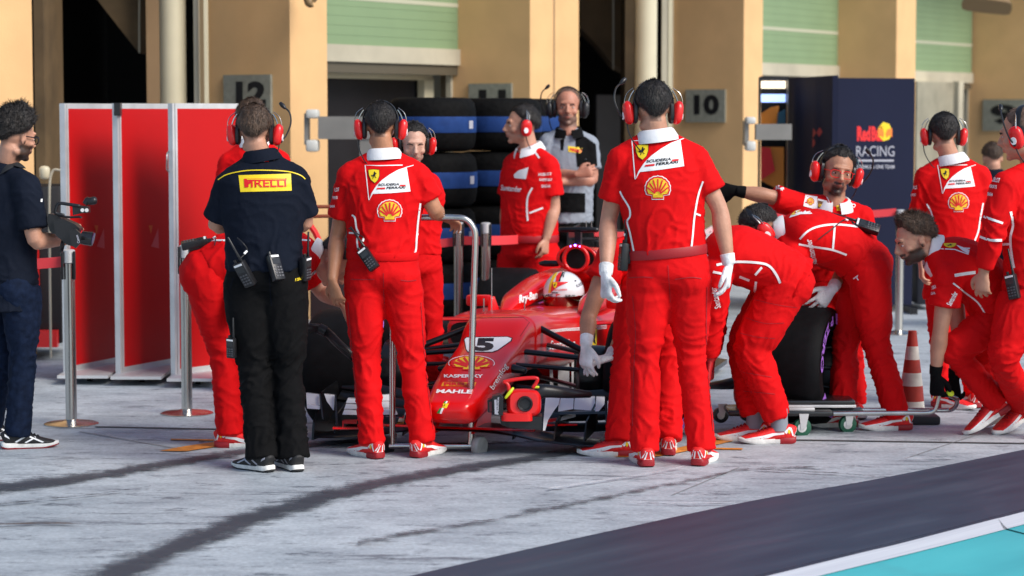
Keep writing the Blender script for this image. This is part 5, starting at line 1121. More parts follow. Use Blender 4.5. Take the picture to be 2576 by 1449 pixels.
# ---- far person in navy
J = JJ(19, head=(2496, 398, 0), neck=(2500, 440), shL=(2466, 462), shR=(2536, 462), elL=(2455, 530), elR=(2545, 530), wrL=(2470, 580), wrR=(2540, 580), hipL=(2480, 600, -.2), hipR=(2524, 600, -.2), knL=(2478, 690, .25), knR=(2530, 690, .25), anL=(2480, 822), anR=(2530, 822))
P17 = person('far', 'far man in navy, out of focus beyond the man at the right edge', J, k=1.0, face=(-.1, 1, -.3), front=(0, 1, 0), hair=dict(t=.008, nape=-.5, front=.6, side=-.2), hairm=HAIRN, shirt=NAVY, trousers=NAVY, collar=NAVY, shoem='black', toeL=(0, 1, 0), toeR=(0, 1, 0), vox=.009, waist=.1)

m = M(); sp_ = [hitpt([PEOPLE['photographer']['shirt']], x, y, .006) for x, y in [cp(4, 578), cp(50, 545), cp(110, 520), cp(165, 512)]]
m.tube([p for p, n in sp_], [(.028, .004)] * 4, side=[(sp_[min(i + 1, 3)][0] - sp_[max(i - 1, 0)][0]).cross(sp_[i][1]) for i in range(4)], seg=12, smooth=4, cap='round'); m.build('bag_strap', mat('dark_strap', (.012, .013, .016), .8), PEOPLE['photographer']['root'])

for k_, p_ in PEOPLE.items():
    if k_ not in ('photographer', 'tyreman', 'folded', 'far'): p_['root']['group'] = 'pit crew dressed in red'

pipes(P9, 'seam', [[(698, 60), (706, 180), (712, 300)], [(470, 260), (490, 500), (480, 700), (470, 1100)], [(950, 200), (945, 500), (960, 800), (990, 1130)]], 1.5, c8, 'trousers', DRED)
pipes(P4, 'seam', [[(1238, 110), (1240, 220), (1245, 310)], [(1010, 300), (1035, 600), (1055, 800), (1090, 1100)], [(1480, 300), (1500, 600), (1530, 900), (1560, 1120)]], 1.5, c4, 'trousers', DRED)
pipes(P9, 'yoke_seam', [[(270, 530), (400, 445), (525, 430)], [(690, 430), (820, 490)]], 1.3, c7, 'shirt', DRED)
# ---------------------------------------------------------------- racing car
YAW = R(14); CO = V(-.09, 12.8, 0)
CT = Matrix((V(-math.cos(YAW), math.sin(YAW), 0), V(-math.sin(YAW), -math.cos(YAW), 0), V(0, 0, 1))).transposed().to_4x4(); CT.translation = CO   # x: image left, y: forward, z: up
def L(x, y, z): return CT @ V(x, y, z)
car = empty('racing_car', CO); tag(car, 'red open-wheel racing car number 5 with white front flaps, surrounded by its crew', 'racing car')
XA = (CT.to_3x3() @ V(1, 0, 0))
def ctube(name, secs, m, par=None, power=3.5, smooth=5, cap='round', seg=40, M_=None, rnd=.5):
    """secs: (y, zc, halfwidth, halfheight[, xc])"""
    b = M_ or M(); b.tube([L(s[4] if len(s) > 4 else 0, s[0], s[1]) for s in secs], [(s[2], s[3]) for s in secs], side=[XA] * len(secs), seg=seg, smooth=smooth, cap=cap, power=power, rnd=rnd)
    return b if M_ else b.build(name, m, par or car, ang=50)
nose = ctube('nose', [(.99, .215, .085, .035), (.96, .225, .116, .060), (.88, .240, .142, .076), (.6, .312, .162, .100), (.32, .372, .170, .114), (.15, .410, .176, .122), (-.02, .465, .190, .155), (-.12, .48, .205, .163)], CARRED, power=4.5, rnd=.3)
hull = ctube('monocoque', [(-.10, .48, .207, .165), (-.35, .48, .225, .168), (-.7, .45, .245, .165), (-1.1, .42, .285, .170), (-1.5, .40, .34, .17), (-2.2, .38, .36, .18), (-3.2, .34, .26, .15), (-4.0, .30, .12, .12)], CARRED, power=4)
b = M()
for s in (-1, 1):   # raised cockpit sides
    ctube('', [(-1.15, .56, .03, .02, s * .24), (-1.35, .60, .065, .05, s * .245), (-1.6, .62, .085, .055, s * .25), (-2.0, .66, .10, .07, s * .22), (-2.3, .66, .11, .10, s * .16)], None, M_=b, power=3)
b.build('cockpit_surround', CARRED, car, ang=50)
ctube('engine_cover', [(-2.28, .78, .09, .11), (-2.5, .73, .12, .16), (-2.9, .62, .11, .24), (-3.6, .50, .07, .26), (-4.1, .42, .03, .18)], CARRED, power=2.6)
for s in (-1, 1):
    sp = ctube('sidepod', [(-1.62, .375, .20, .105, s * .53), (-1.75, .38, .21, .125, s * .53), (-2.3, .36, .20, .14, s * .50), (-3.0, .30, .14, .14, s * .38), (-3.6, .24, .06, .10, s * .25)], CARRED, power=4, rnd=.15)
    b = M(); b.tube([L(s * .53, -1.575 + q, .385) for q in (-.02, .02)], [(.165, .075)] * 2, side=[XA] * 2, seg=32, power=4); b.build('intake', CARBON, sp)
    # thin winglet over the intake
    b = M(); b.tube([L(s * x, y, z) for x, y, z in [(.24, -1.2, .50), (.5, -1.28, .505), (.78, -1.3, .49), (.84, -1.32, .44), (.80, -1.34, .30), (.66, -1.36, .24)]], [(.07, .012)] * 6, side=[CT.to_3x3() @ V(0, 1, 0)] * 6, seg=14, smooth=5, cap='round'); b.build('winglet', CARRED, car)
b = M()
for s in (-1, 1): b.prism([L(s * .30, -.75, .05), L(s * .70, -1.1, .05), L(s * .80, -1.4, .05), L(s * .80, -3.3, .05), L(s * .5, -3.6, .05), L(s * .1, -3.6, .05), L(s * .1, -.6, .05)], V(0, 0, .03))
b.build('floor', CARBON, car, smooth=False)
# airbox
b = M()
def ring(m, c, rx, rz, r, n=36): 
    pts = [c + XA * (rx * math.cos(2 * math.pi * i / n)) + V(0, 0, rz * math.sin(2 * math.pi * i / n)) for i in range(n + 1)]; m.tube(pts, r, seg=10, cap=False)
c = L(0, -2.10, .838); ring(b, c, .125, .078, .011); ring(b, L(0, -2.07, .835), .078, .080, .014); ab = b.build('airbox_rim', CARRED, car)
b = M(); yy = CT.to_3x3() @ V(0, 1, 0); b.tube([c - yy * .10, c - yy * .02], [(.122, .076)] * 2, side=[XA] * 2, seg=32); b.build('airbox_mouth', DARKIN, car)
b = M(); b.tube([L(x, -2.15, 1.02) for x in (-.13, -.12, 0, .12, .13)], [(.01, .012), (.02, .017), (.021, .018), (.02, .017), (.01, .012)], side=[yy] * 5, seg=14, cap='round'); b.box(V(-.02, -2.17, .90), V(.02, -2.12, 1.01), CT); b.build('camera_bar', CARBON, car)
b = M(); b.tube([L(x, -2.12, .80) for x in (.13, .15, .22, .25)], [.018, .021, .021, .012], seg=14, cap='round'); b.build('side_camera', CARBON, car)
b = M(); b.ell(L(.0, -2.05, .925), .007); b.ell(L(.03, -2.05, .918), .004); b.ell(L(-.03, -2.05, .918), .004); b.build('marker_lamp', mat('blue_led', (.15, .12, 1), .3, emit=14), car)
b = M(); b.tube([L(-.04, -2.2, 1.03), L(-.04, -2.2, 1.075)], .003, seg=6); b.tube([L(-.075, -2.2, 1.03), L(-.075, -2.2, 1.075)], .003, seg=6); b.build('aerial', CHROME, car)
# mirror, fin, aerials
b = M(); b.box(V(.36, -1.33, .585), V(.52, -1.27, .655), CT, bev=.018); b.tube([L(.36, -1.3, .60), L(.28, -1.28, .57)], [(.02, .006)] * 2, seg=8); b.build('mirror', CARRED, car)
b = M(); b.box(V(-.52, -1.33, .585), V(-.36, -1.27, .655), CT, bev=.018); b.build('mirror', CARRED, car)
for s in (1, -1): b = M(); b.prism([L(s * .30, -1.0, .50), L(s * .31, -1.08, .66), L(s * .30, -1.14, .66), L(s * .26, -1.2, .5)], XA * .012); b.build('guide_fin', CARRED, car, smooth=False)
b = M(); b.tube([L(.14, -.45, .62), L(.14, -.45, .88)], .0025, seg=6); b.tube([L(.03, -.8, .6), L(.03, -.8, .68)], .004, seg=6); b.tube([L(.20, -.5, .62), L(.20, -.5, .70)], .004, seg=6); b.build('pitot_tube', CHROME, car)
# wheels
RIM = mat('wheel_rim', (.05, .045, .04), .3, metal=.8); PUR = mat('purple_print', (.42, .17, .72), .5)
def wheel(name, c, ax, w, r, par, mark=PUR, text=True, spin=0):
    """tyre with rim; ax points to the marked side"""
    ax = Vector(ax).normalized(); h = w / 2; t = M()
    t.lathe(c, [(r * .60, -h * .86), (r * .72, -h), (r * .9, -h * .98), (r * .975, -h * .86), (r, -h * .6), (r, 0), (r, h * .6), (r * .975, h * .86), (r * .9, h * .98), (r * .72, h), (r * .60, h * .86)], ax, 72)
    ty = t.build('tyre', RUBBER, par if par else None)
    if par is None: raise Exception
    m = M(); m.lathe(c, [(r * .61, -h * .86), (r * .58, -h * .8), (r * .55, -h * .3), (.05, -h * .25), (.03, -h * .25)], ax, 48); m.lathe(c, [(r * .61, h * .86), (r * .585, h * .8), (r * .56, h * .2), (.10, h * .15), (.05, h * .5), (.03, h * .5), (.001, h * .5)], ax, 48); rm = m.build('rim', RIM, par)
    a = ax.orthogonal().normalized(); b_ = ax.cross(a)
    m = M()
    for i in range(10):
        q = 2 * math.pi * i / 10 + spin; d = a * math.cos(q) + b_ * math.sin(q); m.tube([Vector(c) + ax * h * .5 + d * .04, Vector(c) + ax * h * .35 + d * r * .5, Vector(c) + ax * h * .75 + d * r * .58], [(.008, .012)] * 3, seg=8)
    m.build('spoke', RIM, rm)
    m = M()
    for q0, q1 in ((.15, 1.05), (3.3, 4.2)):
        n = 18; vs = []; 
        for i in range(n + 1):
            q = q0 + (q1 - q0) * i / n + spin; d = a * math.cos(q) + b_ * math.sin(q)
            for k_, off in ((.70, 1.01), (.76, 1.012), (.88, 1.002)): vs.append(Vector(c) + ax * (h * off + .001) + d * r * k_)
        m.add(vs, [(3 * i + j, 3 * i + j + 1, 3 * i + 4 + j, 3 * i + 3 + j) for i in range(n) for j in (0, 1)])
    m.build('sidewall_stripe', mark, ty, smooth=False)
    if text:   # lettering bent along the sidewall
        for q0, txt in ((1.25, 'P ZERO'), (4.4, 'PIRELLI')):
            vs, fs, w_ = text2d(txt, .03); o = []; m = M()
            for x, y in vs:
                q = q0 + spin + x * 1.5; d = a * math.cos(q) + b_ * math.sin(q); o.append(Vector(c) + ax * (h * 1.005 + .0015) + d * r * (.71 + .14 * (1 - y)))
            m.add(o, fs); m.build('sidewall_lettering', mark, ty, smooth=False)
    return ty
for s in (1, -1):
    wh = empty('front_wheel', L(s * .855, 0, .328), car); wheel('w', L(s * .86, 0, .33), -XA, .385, .333, wh, spin=.5)
wh = empty('rear_wheel', L(.80, -3.55, .335), car); wheel('w', L(.80, -3.55, .335), -XA, .40, .335, wh, text=False)
# suspension
def rod(a, b_, r1, r2=None, n='suspension_arm', m=CARBON): t = M(); t.tube([L(*a), L(*b_)], [(r1, r2 or r1 * .45)] * 2, side=[yy] * 2, seg=12); return t.build(n, m, car)
for s in (1, -1):
    rod((s * .16, .05, .455), (s * .74, .0, .40), .032, .016); rod((s * .18, -.35, .46), (s * .74, -.02, .40), .028, .013); rod((s * .14, .12, .27), (s * .74, .02, .20), .028, .012); rod((s * .17, -.40, .26), (s * .74, 0, .20), .026, .012)
    rod((s * .20, -.22, .56), (s * .70, .0, .36), .018, .018, 'push_rod'); rod((s * .15, .22, .40), (s * .72, .14, .36), .018, .012, 'track_rod')
    d_ = M(); d_.lathe(L(s * .57, .03, .33), [(.0, -.10), (.13, -.10), (.165, -.06), (.17, .05), (.13, .08), (0, .08)], XA, 32); d_.build('brake_duct', CARBON, car)
    d_ = M(); d_.tube([L(s * .12, .30, .40), L(s * .18, .30, .385), L(s * .24, .30, .375)], [(.03, .02), (.032, .024), (.026, .018)], side=[yy] * 3, seg=14, cap='round'); d_.build('nose_camera', CARBON, car)
    rod((s * .2, -3.3, .35), (s * .7, -3.55, .38), .03, .014); rod((s * .2, -3.8, .25), (s * .7, -3.55, .22), .03, .014)
    # barge boards
    for i in range(4):
        v = M(); x0 = .30 + i * .055; v.prism([L(s * x0, -.70 - i * .05, .07), L(s * (x0 + .03), -.80 - i * .05, .07), L(s * (x0 + .05), -.82 - i * .05, .36 - .03 * i), L(s * x0, -.72 - i * .05, .38 - .03 * i)], XA * .012); v.build('barge_board', CARWH if i in (1, 2) else CARBON, car, smooth=False)
# white vanes and red side panel seen to the right of the nose
blockD('barge_board', [(1404, 903), (1432, 903), (1432, 975), (1420, 980), (1404, 970)], 13.62, .02, CARWH, car); blockD('barge_board', [(1382, 918), (1390, 918), (1392, 972), (1384, 972)], 13.55, .02, CARWH, car); blockD('barge_board', [(1438, 902), (1452, 902), (1452, 978), (1438, 978)], 13.66, .02, CARWH, car)
# rear wing
rw = M(); rw.tube([L(x, -4.3, .84) for x in (-.5, .5)], [(.09, .012)] * 2, side=[yy] * 2, seg=16); rw.tube([L(x, -4.4, .90) for x in (-.5, .5)], [(.05, .008)] * 2, side=[yy] * 2, seg=16); rwo = rw.build('rear_wing', CARBON, car)
for s in (-1, 1): v = M(); v.prism([L(s * .5, -4.05, .40), L(s * .5, -4.10, .92), L(s * .5, -4.5, .94), L(s * .5, -4.55, .45)], XA * .012); v.build('end_plate', CARWH if s < 0 else CARBON, rwo, smooth=False)
# front wing
fw = M(); P_ = [(-.80, .10, .045), (-.66, .14, .055), (-.45, .155, .075), (-.30, .16, .10), (-.12, .17, .115), (.12, .17, .115), (.30, .16, .10), (.45, .155, .075), (.66, .14, .055), (.80, .10, .045)]
fw.tube([L(x, .70, z) for x, h_, z in P_], [(h_, .012) for x, h_, z in P_], side=[yy] * 10, seg=18, smooth=4); fwo = fw.build('front_wing', CARBON, car)
v = M(); v.tube([L(x, .84, .128) for x in (-.42, -.2, .2, .42)], [(.03, .006)] * 4, side=[yy] * 4, seg=10); v.build('red_edge', CARRED, fwo)
for s in (-1, 1):
    v = M(); v.prism([L(s * .80, .80, .03), L(s * .80, .78, .12), L(s * .80, .64, .27), L(s * .80, .38, .30), L(s * .80, .35, .03)], XA * (.012 * s)); v.build('end_plate', CARBON, fwo, smooth=False)
    for i in range(4):   # stacked slats
        pts = [(.40 - .02 * i, .58 - .07 * i, .115 + .038 * i), (.60, .55 - .07 * i, .11 + .05 * i), (.79, .52 - .07 * i, .12 + .052 * i)]
        v = M(); v.tube([L(s * x, y, z) for x, y, z in pts], [(.035, .006)] * 3, side=[(CT.to_3x3() @ V(0, .8, -.6))] * 3, seg=10, smooth=4); v.build('flap', CARBON, fwo)
    for x in (.30, .52, .68): v = M(); v.prism([L(s * x, .80, .07), L(s * x, .74, .17), L(s * x, .50, .24), L(s * x, .45, .10)], XA * .008); v.build('turning_vane', CARBON, fwo, smooth=False)
    v = M(); v.prism([L(s * .10, .86, .10), L(s * .10, .70, .22), L(s * .10, .45, .28), L(s * .10, .5, .10)], XA * .014); v.build('pylon', CARRED, fwo, smooth=False)
def flapD(pts, Y, th, m=CARWH, n='white_flap'): 
    b = M(); f_ = [U(x, y, Y + (y - 1040) * -.004) for x, y in pts]; b.prism(f_, V(0, th, 0)); return b.build(n, m, fwo, smooth=False)
k6 = lambda *q: [c6(*p) for p in q]; k4 = lambda *q: [c4(*p) for p in q]
flapD(k6((1028, 1130), (1032, 1060), (1045, 918), (1140, 914), (1130, 960), (1100, 1000), (1062, 1060), (1042, 1130)), 11.98, .02)
flapD(k6((1146, 912), (1228, 908), (1224, 990), (1126, 1006), (1130, 960)), 12.02, .03); flapD(k6((1234, 908), (1366, 910), (1366, 1000), (1228, 992)), 12.04, .03); flapD(k6((1374, 910), (1428, 912), (1426, 960), (1390, 1004), (1366, 1006)), 12.0, .03)
flapD(k6((1140, 1040), (1240, 1016), (1240, 1040), (1140, 1066)), 12.1, .03)
flapD(k6((1130, 1008), (1430, 1004), (1432, 1020), (1134, 1026)), 12.0, .05, CARBON, 'flap_edge'); flapD(k6((1040, 1060), (1120, 1050), (1118, 1070), (1038, 1080)), 12.1, .03, CARRED, 'red_edge'); flapD(k6((1050, 1090), (1250, 1088), (1250, 1096), (1050, 1100)), 12.1, .03, CARRED, 'red_edge')
ep = flapD(k6((1430, 910), (1470, 918), (1474, 1070), (1440, 1090), (1430, 1060)), 12.12, .02, CARBON, 'end_plate_panel')
v = M(); v.prism([U(*c6(*p), 12.0) for p in ((1444, 938), (1468, 936), (1470, 1052), (1446, 1064))], V(0, .01, 0)); v.build('end_plate_badge', CARWH, fwo, smooth=False); dd = Dec([fwo.children[-1]], 8)
dd.poly(k6((1457, 970), (1466, 1010), (1464, 1036), (1452, 1040), (1447, 1018), (1454, 1000)), REDP, 3); dd.build('flame_logo', fwo.children[-1])
flapD(k4((738, 886), (822, 896), (830, 988), (744, 984)), 12.15, .03); flapD(k4((744, 960), (828, 970), (826, 992), (744, 986)), 12.12, .03, CARWH)
flapD(k4((855, 892), (922, 900), (916, 1000), (872, 940)), 12.1, .03); flapD(k4((822, 892), (832, 896), (852, 1060), (840, 1050)), 12.1, .03, CARBON, 'vane_edge'); flapD(k4((922, 896), (932, 900), (945, 1110), (930, 1090)), 12.05, .03, CARBON, 'vane_edge')
for i in range(3): flapD(k4((1008 - 12 * i, 920 + 38 * i), (1062, 924 + 38 * i), (1068, 952 + 38 * i), (996 - 12 * i, 950 + 38 * i)), 12.05 - .02 * i, .04)
for i in range(3): flapD(k4((1222, 900 + 44 * i), (1278 + 16 * i, 896 + 46 * i), (1300 + 14 * i, 934 + 46 * i), (1222, 938 + 44 * i)), 12.02 - .02 * i, .04)
flapD(k4((980, 1064), (1064, 1064), (1064, 1086), (980, 1084)), 12.0, .04, CARRED, 'red_edge'); flapD(k4((910, 1110), (1080, 1112), (1080, 1122), (910, 1120)), 11.98, .04, CARRED, 'red_edge'); flapD(k4((972, 1066), (980, 1066), (982, 1112), (972, 1112)), 12.0, .02, CARRED, 'red_edge')
# livery
d = Dec([nose, hull], 8); q6 = lambda *q: [c6(*p) for p in q]
d.poly(q6((516, 540), (530, 524), (800, 520), (832, 530), (826, 550), (740, 612), (700, 626), (540, 624), (528, 606)), BLK, 1.5); d.poly(q6((522, 542), (534, 529), (798, 525), (824, 534), (818, 550), (736, 608), (698, 621), (544, 619), (533, 603)), WPRINT, 3)
d.text('5', c6(584, 610), c6(706, 610), 28, BLK, 5, .06, .18)
shell(d, 566, 696, 286, 104, c6, False); d.line(q6(*[(566 + 148 * math.cos(a), 694 - 50 * math.sin(a)) for a in [math.pi * (1.1 - 1.2 * i / 20) for i in range(21)]]), 1.6, WPRINT, 2)
d.text('KASPERSKY', c6(388, 787), c6(640, 788), 7.5, WPRINT, 3, .03); OR2 = mat('orange_yellow_print', (.80, .30, .01), .5); d.poly(q6((382, 816), (598, 818), (586, 844), (368, 842)), OR2, 2); d.text('PIRELLI', c6(388, 838), c6(580, 840), 7, REDP, 4, .05)
d.text('MAHLE', c6(336, 886), c6(566, 890), 8.5, WPRINT, 3, .04, .3)
d.poly(q6((394, 940), (426, 940), (406, 984), (374, 984)), YEL, 2); d.poly(q6((392, 940), (402, 940), (396, 954), (385, 954)), GREENP, 3); d.poly(q6((402, 940), (414, 940), (407, 954), (396, 954)), WPRINT, 3); d.poly(q6((414, 940), (426, 940), (419, 954), (407, 954)), REDP, 3)
d.poly(q6((362, 984), (374, 984), (360, 1018), (342, 1016)), GREENP, 3); d.poly(q6((374, 984), (388, 984), (372, 1020), (360, 1018)), WPRINT, 3); d.poly(q6((388, 984), (404, 984), (384, 1020), (372, 1020)), REDP, 3); shield(d, 0, 0, 1, 1, lambda u, v: c6(382 + 20 * u, 955 + 26 * v))
d.text('bremlog', c6(706, 868), c6(800, 712), 13, WPRINT, 3, .01, .2)
d.text('Santander', c6(1082, 604), c6(1238, 590), 22, WPRINT, 3, .01); d.poly(q6((1058, 570), (1068, 590), (1078, 580), (1080, 600), (1064, 606), (1048, 598), (1050, 584)), WPRINT, 3)
for i in range(3): d.line(q6((1040, 484 + 7 * i), (1160, 470 + 7 * i), (1230, 466 + 7 * i), (1440, 448 + 10 * i)), 1.6, WPRINT, 2, smooth=3)
d.line(q6((1330, 470), (1375, 470), (1374, 600), (1350, 610)), 2, BLK, 2); d.poly(q6((1340, 472), (1376, 472), (1374, 570), (1352, 602), (1336, 580)), YEL, 3); d.poly(q6((1352, 490), (1366, 500), (1362, 540), (1368, 570), (1352, 560), (1348, 530)), BLK, 4)
d.line(q6((550, 402), (900, 396), (940, 430), (880, 520)), 1.2, mat('dark_panel_gap', (.10, .004, .004), .6), 1.5); d.line(q6((600, 420), (590, 490)), 1, MATS['dark_panel_gap'], 1.5)
d.build('livery', nose)
d = Dec([o for o in car.children if o.name.startswith('cockpit_surround')], 6); d.text('Ray-Ban', c12(258, 1225), c12(490, 1165), 17, WPRINT, 3, .04, .3); d.build('sponsor_print', [o for o in car.children if o.name.startswith('cockpit_surround')][0])
# ---- driver
hp = L(.0, -1.72, .64); face = (CT.to_3x3() @ V(.10, 1, -.04)).normalized(); DT = frame(hp, face, (0, 0, 1))
dr = empty('person', L(0, -1.8, .2)); tag(dr, 'driver sitting in the car wearing a white helmet with a red visor band', 'person'); dr['label'] = 'driver seated in the red car wearing a white helmet with mirrored visor'
b = M(); head_shape(b, DT, 1.0); b.tube([hp + V(0, 0, -.05), hp + V(0, .06, -.18), hp + V(0, .1, -.22)], [.055, .06, .08], seg=14); b.tube([hp + V(0, .08, -.20), hp + V(0, .12, -.32), hp + V(0, .1, -.45)], [(.10, .09), (.20, .12), (.17, .12)], side=[XA] * 3, seg=24, cap='round', smooth=3)
for s in (-1, 1): b.tube([hp + XA * .17 * s + V(0, .1, -.26), hp + XA * .2 * s + V(0, -.1, -.42), L(s * .1, -1.2, .36)], [.06, .05, .035], seg=12, cap='round')
A, N, Fs = remesh(b, .008, 3); mkobj('body', [Vector(a) for a in A], Fs, None, [SKIN2], dr, True, 180)
b = M(); b.tube([hp + V(0, .08, -.19), hp + V(0, .12, -.32), hp + V(0, .1, -.47)], [(.12, .10), (.215, .135), (.185, .135)], side=[XA] * 3, seg=24, cap='round', smooth=3); b.build('race_suit', RED, dr)
# helmet: shell with eyeport, chin bar
n_, m__ = 48, 30; hv = []; hm = M()
def hr(d): return V(d.x * .130, d.y * (.145 if d.y > 0 else .140), d.z * (.140 if d.z > 0 else .155))
C_ = V(0, .0, .0)
for j in range(m__ + 1):
    ph = -1.15 + (math.pi / 2 + 1.15) * j / m__
    for i in range(n_):
        a = 2 * math.pi * i / n_; d_ = V(math.cos(ph) * math.sin(a), math.cos(ph) * math.cos(a), math.sin(ph)); hm.v.append(DT @ (C_ + hr(d_)))
for j in range(m__):
    for i in range(n_): hm.f.append([j * n_ + i, j * n_ + (i + 1) % n_, (j + 1) * n_ + (i + 1) % n_, (j + 1) * n_ + i]); hm.mi.append(0)
hel = hm.build('helmet', mat('helmet_white', (.74, .76, .78), .2, coat=1), dr, ang=180)
vm = M()
for j in range(9):
    ph = R(-34 + 32 * j / 8)
    for i in range(33):
        a = R(-82 + 164 * i / 32); d_ = V(math.cos(ph) * math.sin(a), math.cos(ph) * math.cos(a), math.sin(ph)); p_ = hr(d_); vm.v.append(DT @ (C_ + p_ * 1.025))
vm.add([], []); vm.f = [[j * 33 + i, j * 33 + i + 1, (j + 1) * 33 + i + 1, (j + 1) * 33 + i] for j in range(8) for i in range(32)]; vm.mi = [0] * len(vm.f)
vis = vm.build('visor', mat('mirrored_visor', (.30, .25, .17), .06, metal=1), hel, ang=180)
d = Dec([hel], 5); q12 = lambda *q: [c12(*p) for p in q]
d.poly(q12((690, 880), (720, 850), (760, 830), (700, 950), (665, 1100), (632, 1100), (650, 990)), SHELLY, 2); d.poly(q12((770, 840), (815, 822), (770, 950), (730, 950), (740, 880)), REDP, 2); d.poly(q12((818, 822), (850, 815), (800, 900), (790, 950), (765, 950)), BLK, 2)
d.poly(q12((690, 955), (910, 958), (840, 985), (760, 1020), (700, 1070), (665, 1100), (672, 1030)), REDP, 3); shield(d, 0, 0, 1, 1, lambda u, v: c12(698 + 52 * u, 962 + 78 * v), 5)
d.text('SCUDERIA', c12(720, 1072), c12(876, 1066), 4, REDP, 4, .02, .3); d.line(q12((680, 1098), (760, 1098)), 2.4, BLK, 3); d.text('KASP', c12(1010, 1030), c12(1092, 985), 8, BLK, 3, 0)
d.line(q12((960, 818), (1040, 830), (1100, 868), (1120, 890)), 2, BLK, 3, smooth=3); d.text('HUBLOT', c12(600, 1148), c12(692, 1146), 6, BLK, 3, .03); d.text('HUBLOT', c12(852, 1156), c12(980, 1160), 6.5, BLK, 3, .03); d.poly(q12((738, 1112), (796, 1116), (752, 1130), (738, 1160)), REDP, 3); d.poly(q12((1012, 1130), (1054, 1134), (1020, 1150), (1012, 1176)), REDP, 3)
d.line(q12((830, 830), (805, 870), (800, 900), (825, 860), (830, 900), (850, 820), (865, 830)), 1.2, BLK, 4, smooth=3); d.poly(q12((975, 935), (995, 935), (995, 952), (975, 952)), BLK, 3)
d.build('helmet_print', hel)
d = Dec([vis], 6); 
# ---------------------------------------------------------------- trolley in front of the nose
r = empty('nose_trolley', G(1085, 1140)); tag(r, 'chrome tube trolley standing before the nose of the car', 'trolley')
Yt = 11.98; tb = M(); pts = [U(987, 1118, Yt), U(988, 800, Yt), U(990, 600, Yt), U(1000, 562, Yt), U(1022, 548, Yt), U(1060, 547, Yt), U(1140, 547, Yt), U(1172, 552, Yt), U(1190, 572, Yt), U(1196, 600, Yt), U(1193, 700, Yt), U(1187, 900, Yt), U(1184, 1118, Yt)]
tb.tube(pts, .0165, seg=16, smooth=5); tb.build('push_frame', CHROME, r)
tb = M(); tb.tube([U(975, 1122, Yt), U(1212, 1122, Yt)], .017, seg=16); tb.build('axle', CHROME, r)
for x in (972, 1206): w_ = M(); c = U(x, 1123, Yt); w_.lathe(c, [(0, -.02), (.02, -.022), (.049, -.02), (.054, -.012), (.054, .012), (.049, .02), (.02, .022), (0, .02)], (1, -.7, 0), 28); w_.build('wheel', mat('grey_caster', (.35, .35, .34), .5, nscale=20, namt=.2) if x > 1000 else PLASTIC, r)
tb = M()
for x in (987, 1184): tb.tube([U(x, 1118, Yt), U(x + 6, 1095, Yt + .4)], .014, seg=12)
tb.build('carrier_arm', CHROME, r)
# ---------------------------------------------------------------- cooling blowers
def blower(P, s, Y, label, full=True):
    r = empty('cooling_blower', U(*P(890, 1120), Y)); tag(r, label, 'blower', 'battery blowers cooling the brakes')
    def sl_(n, pts, dy, th, m_, bev=0): b = M(); b.prism([U(*P(x, y), Y + dy) for x, y in pts], V(0, th, 0)); return b.build(n, m_, r, smooth=False)
    h = M(); f_ = lambda x, y, dy=0: U(*P(x, y), Y + dy)
    h.tube([f_(800, 1000, .05), f_(905, 945, .02), f_(905, 945, .12)], [.05] * 3) if False else None
    h.tube([f_(905, 950, -.02), f_(905, 950, .0), f_(905, 950, .05), f_(905, 950, .16), f_(905, 950, .2)], [(.070, .056), (.084, .070), (.090, .074), (.086, .072), (.06, .05)], side=[V(1, 0, 0)] * 5, seg=28, cap=True, smooth=3, power=3.4)
    h.tube([f_(860, 1010, .02), f_(860, 1060, .02)], [(.08, .06)] * 2, side=[V(1, 0, 0)] * 2, seg=20, power=5); bd = h.build('housing', REDPL, r)
    g_ = M(); g_.lathe(f_(912, 958, -.03), [(0, -.006), (.026, -.004), (.030, .004), (.036, .006), (.040, 0), (.042, -.03)], (0, -1, 0), 32); g_.build('inlet_grille', PLASTIC, r)
    k_ = M(); k_.tube([f_(775, 815), f_(840, 800), f_(920, 790), f_(985, 790), f_(990, 810), f_(965, 850)], [.010] * 6, seg=10, smooth=4, cap='round'); k_.tube([f_(775, 815), f_(800, 830), f_(810, 870)], [.010, .010, .012], seg=10, smooth=3, cap='round'); k_.build('handle', REDPL, r)
    y_ = M(); y_.tube([f_(835, 855, -.01), f_(815, 880, -.02), f_(785, 918, -.02)], [.007, .009, .007], seg=8, smooth=3, cap='round'); y_.tube([f_(968, 848, 0), f_(1000, 848, 0)], [.007] * 2, seg=8, cap='round'); y_.build('yellow_trim', mat('acid_yellow', (.65, .75, .02), .45), r)
    sl_('base', [(806, 1036), (1024, 1040), (1020, 1126), (806, 1110)], .0, .14, PLASTIC); sl_('base_panel', [(750, 1035), (806, 1036), (806, 1110), (756, 1090)], .03, .10, PLASTIC)
    bt = sl_('battery', [(700, 910), (748, 898), (772, 920), (770, 1030), (712, 1032)], -.03, .09, PLASTIC)
    dd = Dec([bt], 8); dd.text('Makita', P(740, 1026), P(744, 912), 5 * s, GREYP, 3, .03); dd.poly([P(x, y) for x, y in [(714, 930), (728, 928), (730, 1022), (716, 1024)]], GREYP, 3); dd.build('battery_print', bt)
    bt2 = sl_('battery', [(668, 934), (700, 920), (706, 1012), (672, 1012)], .02, .08, PLASTIC); dd = Dec([bt2], 8); dd.poly([P(x, y) for x, y in [(680, 945), (696, 940), (698, 1006), (682, 1006)]], mat('dull_red_print2', (.28, .05, .06), .6), 3); dd.build('battery_print', bt2)
    nz_ = M(); nz_.tube([f_(1000, 880, .06), f_(1040, 872, .06), f_(1180, 885, .1), f_(1330, 895, .2)], [.042, .036, .028, .018], seg=20, smooth=3); nz_.build('duct', PLASTIC, r)
blower(c6, 1, 11.75, 'red battery blower with black duct beside the nose of the car')
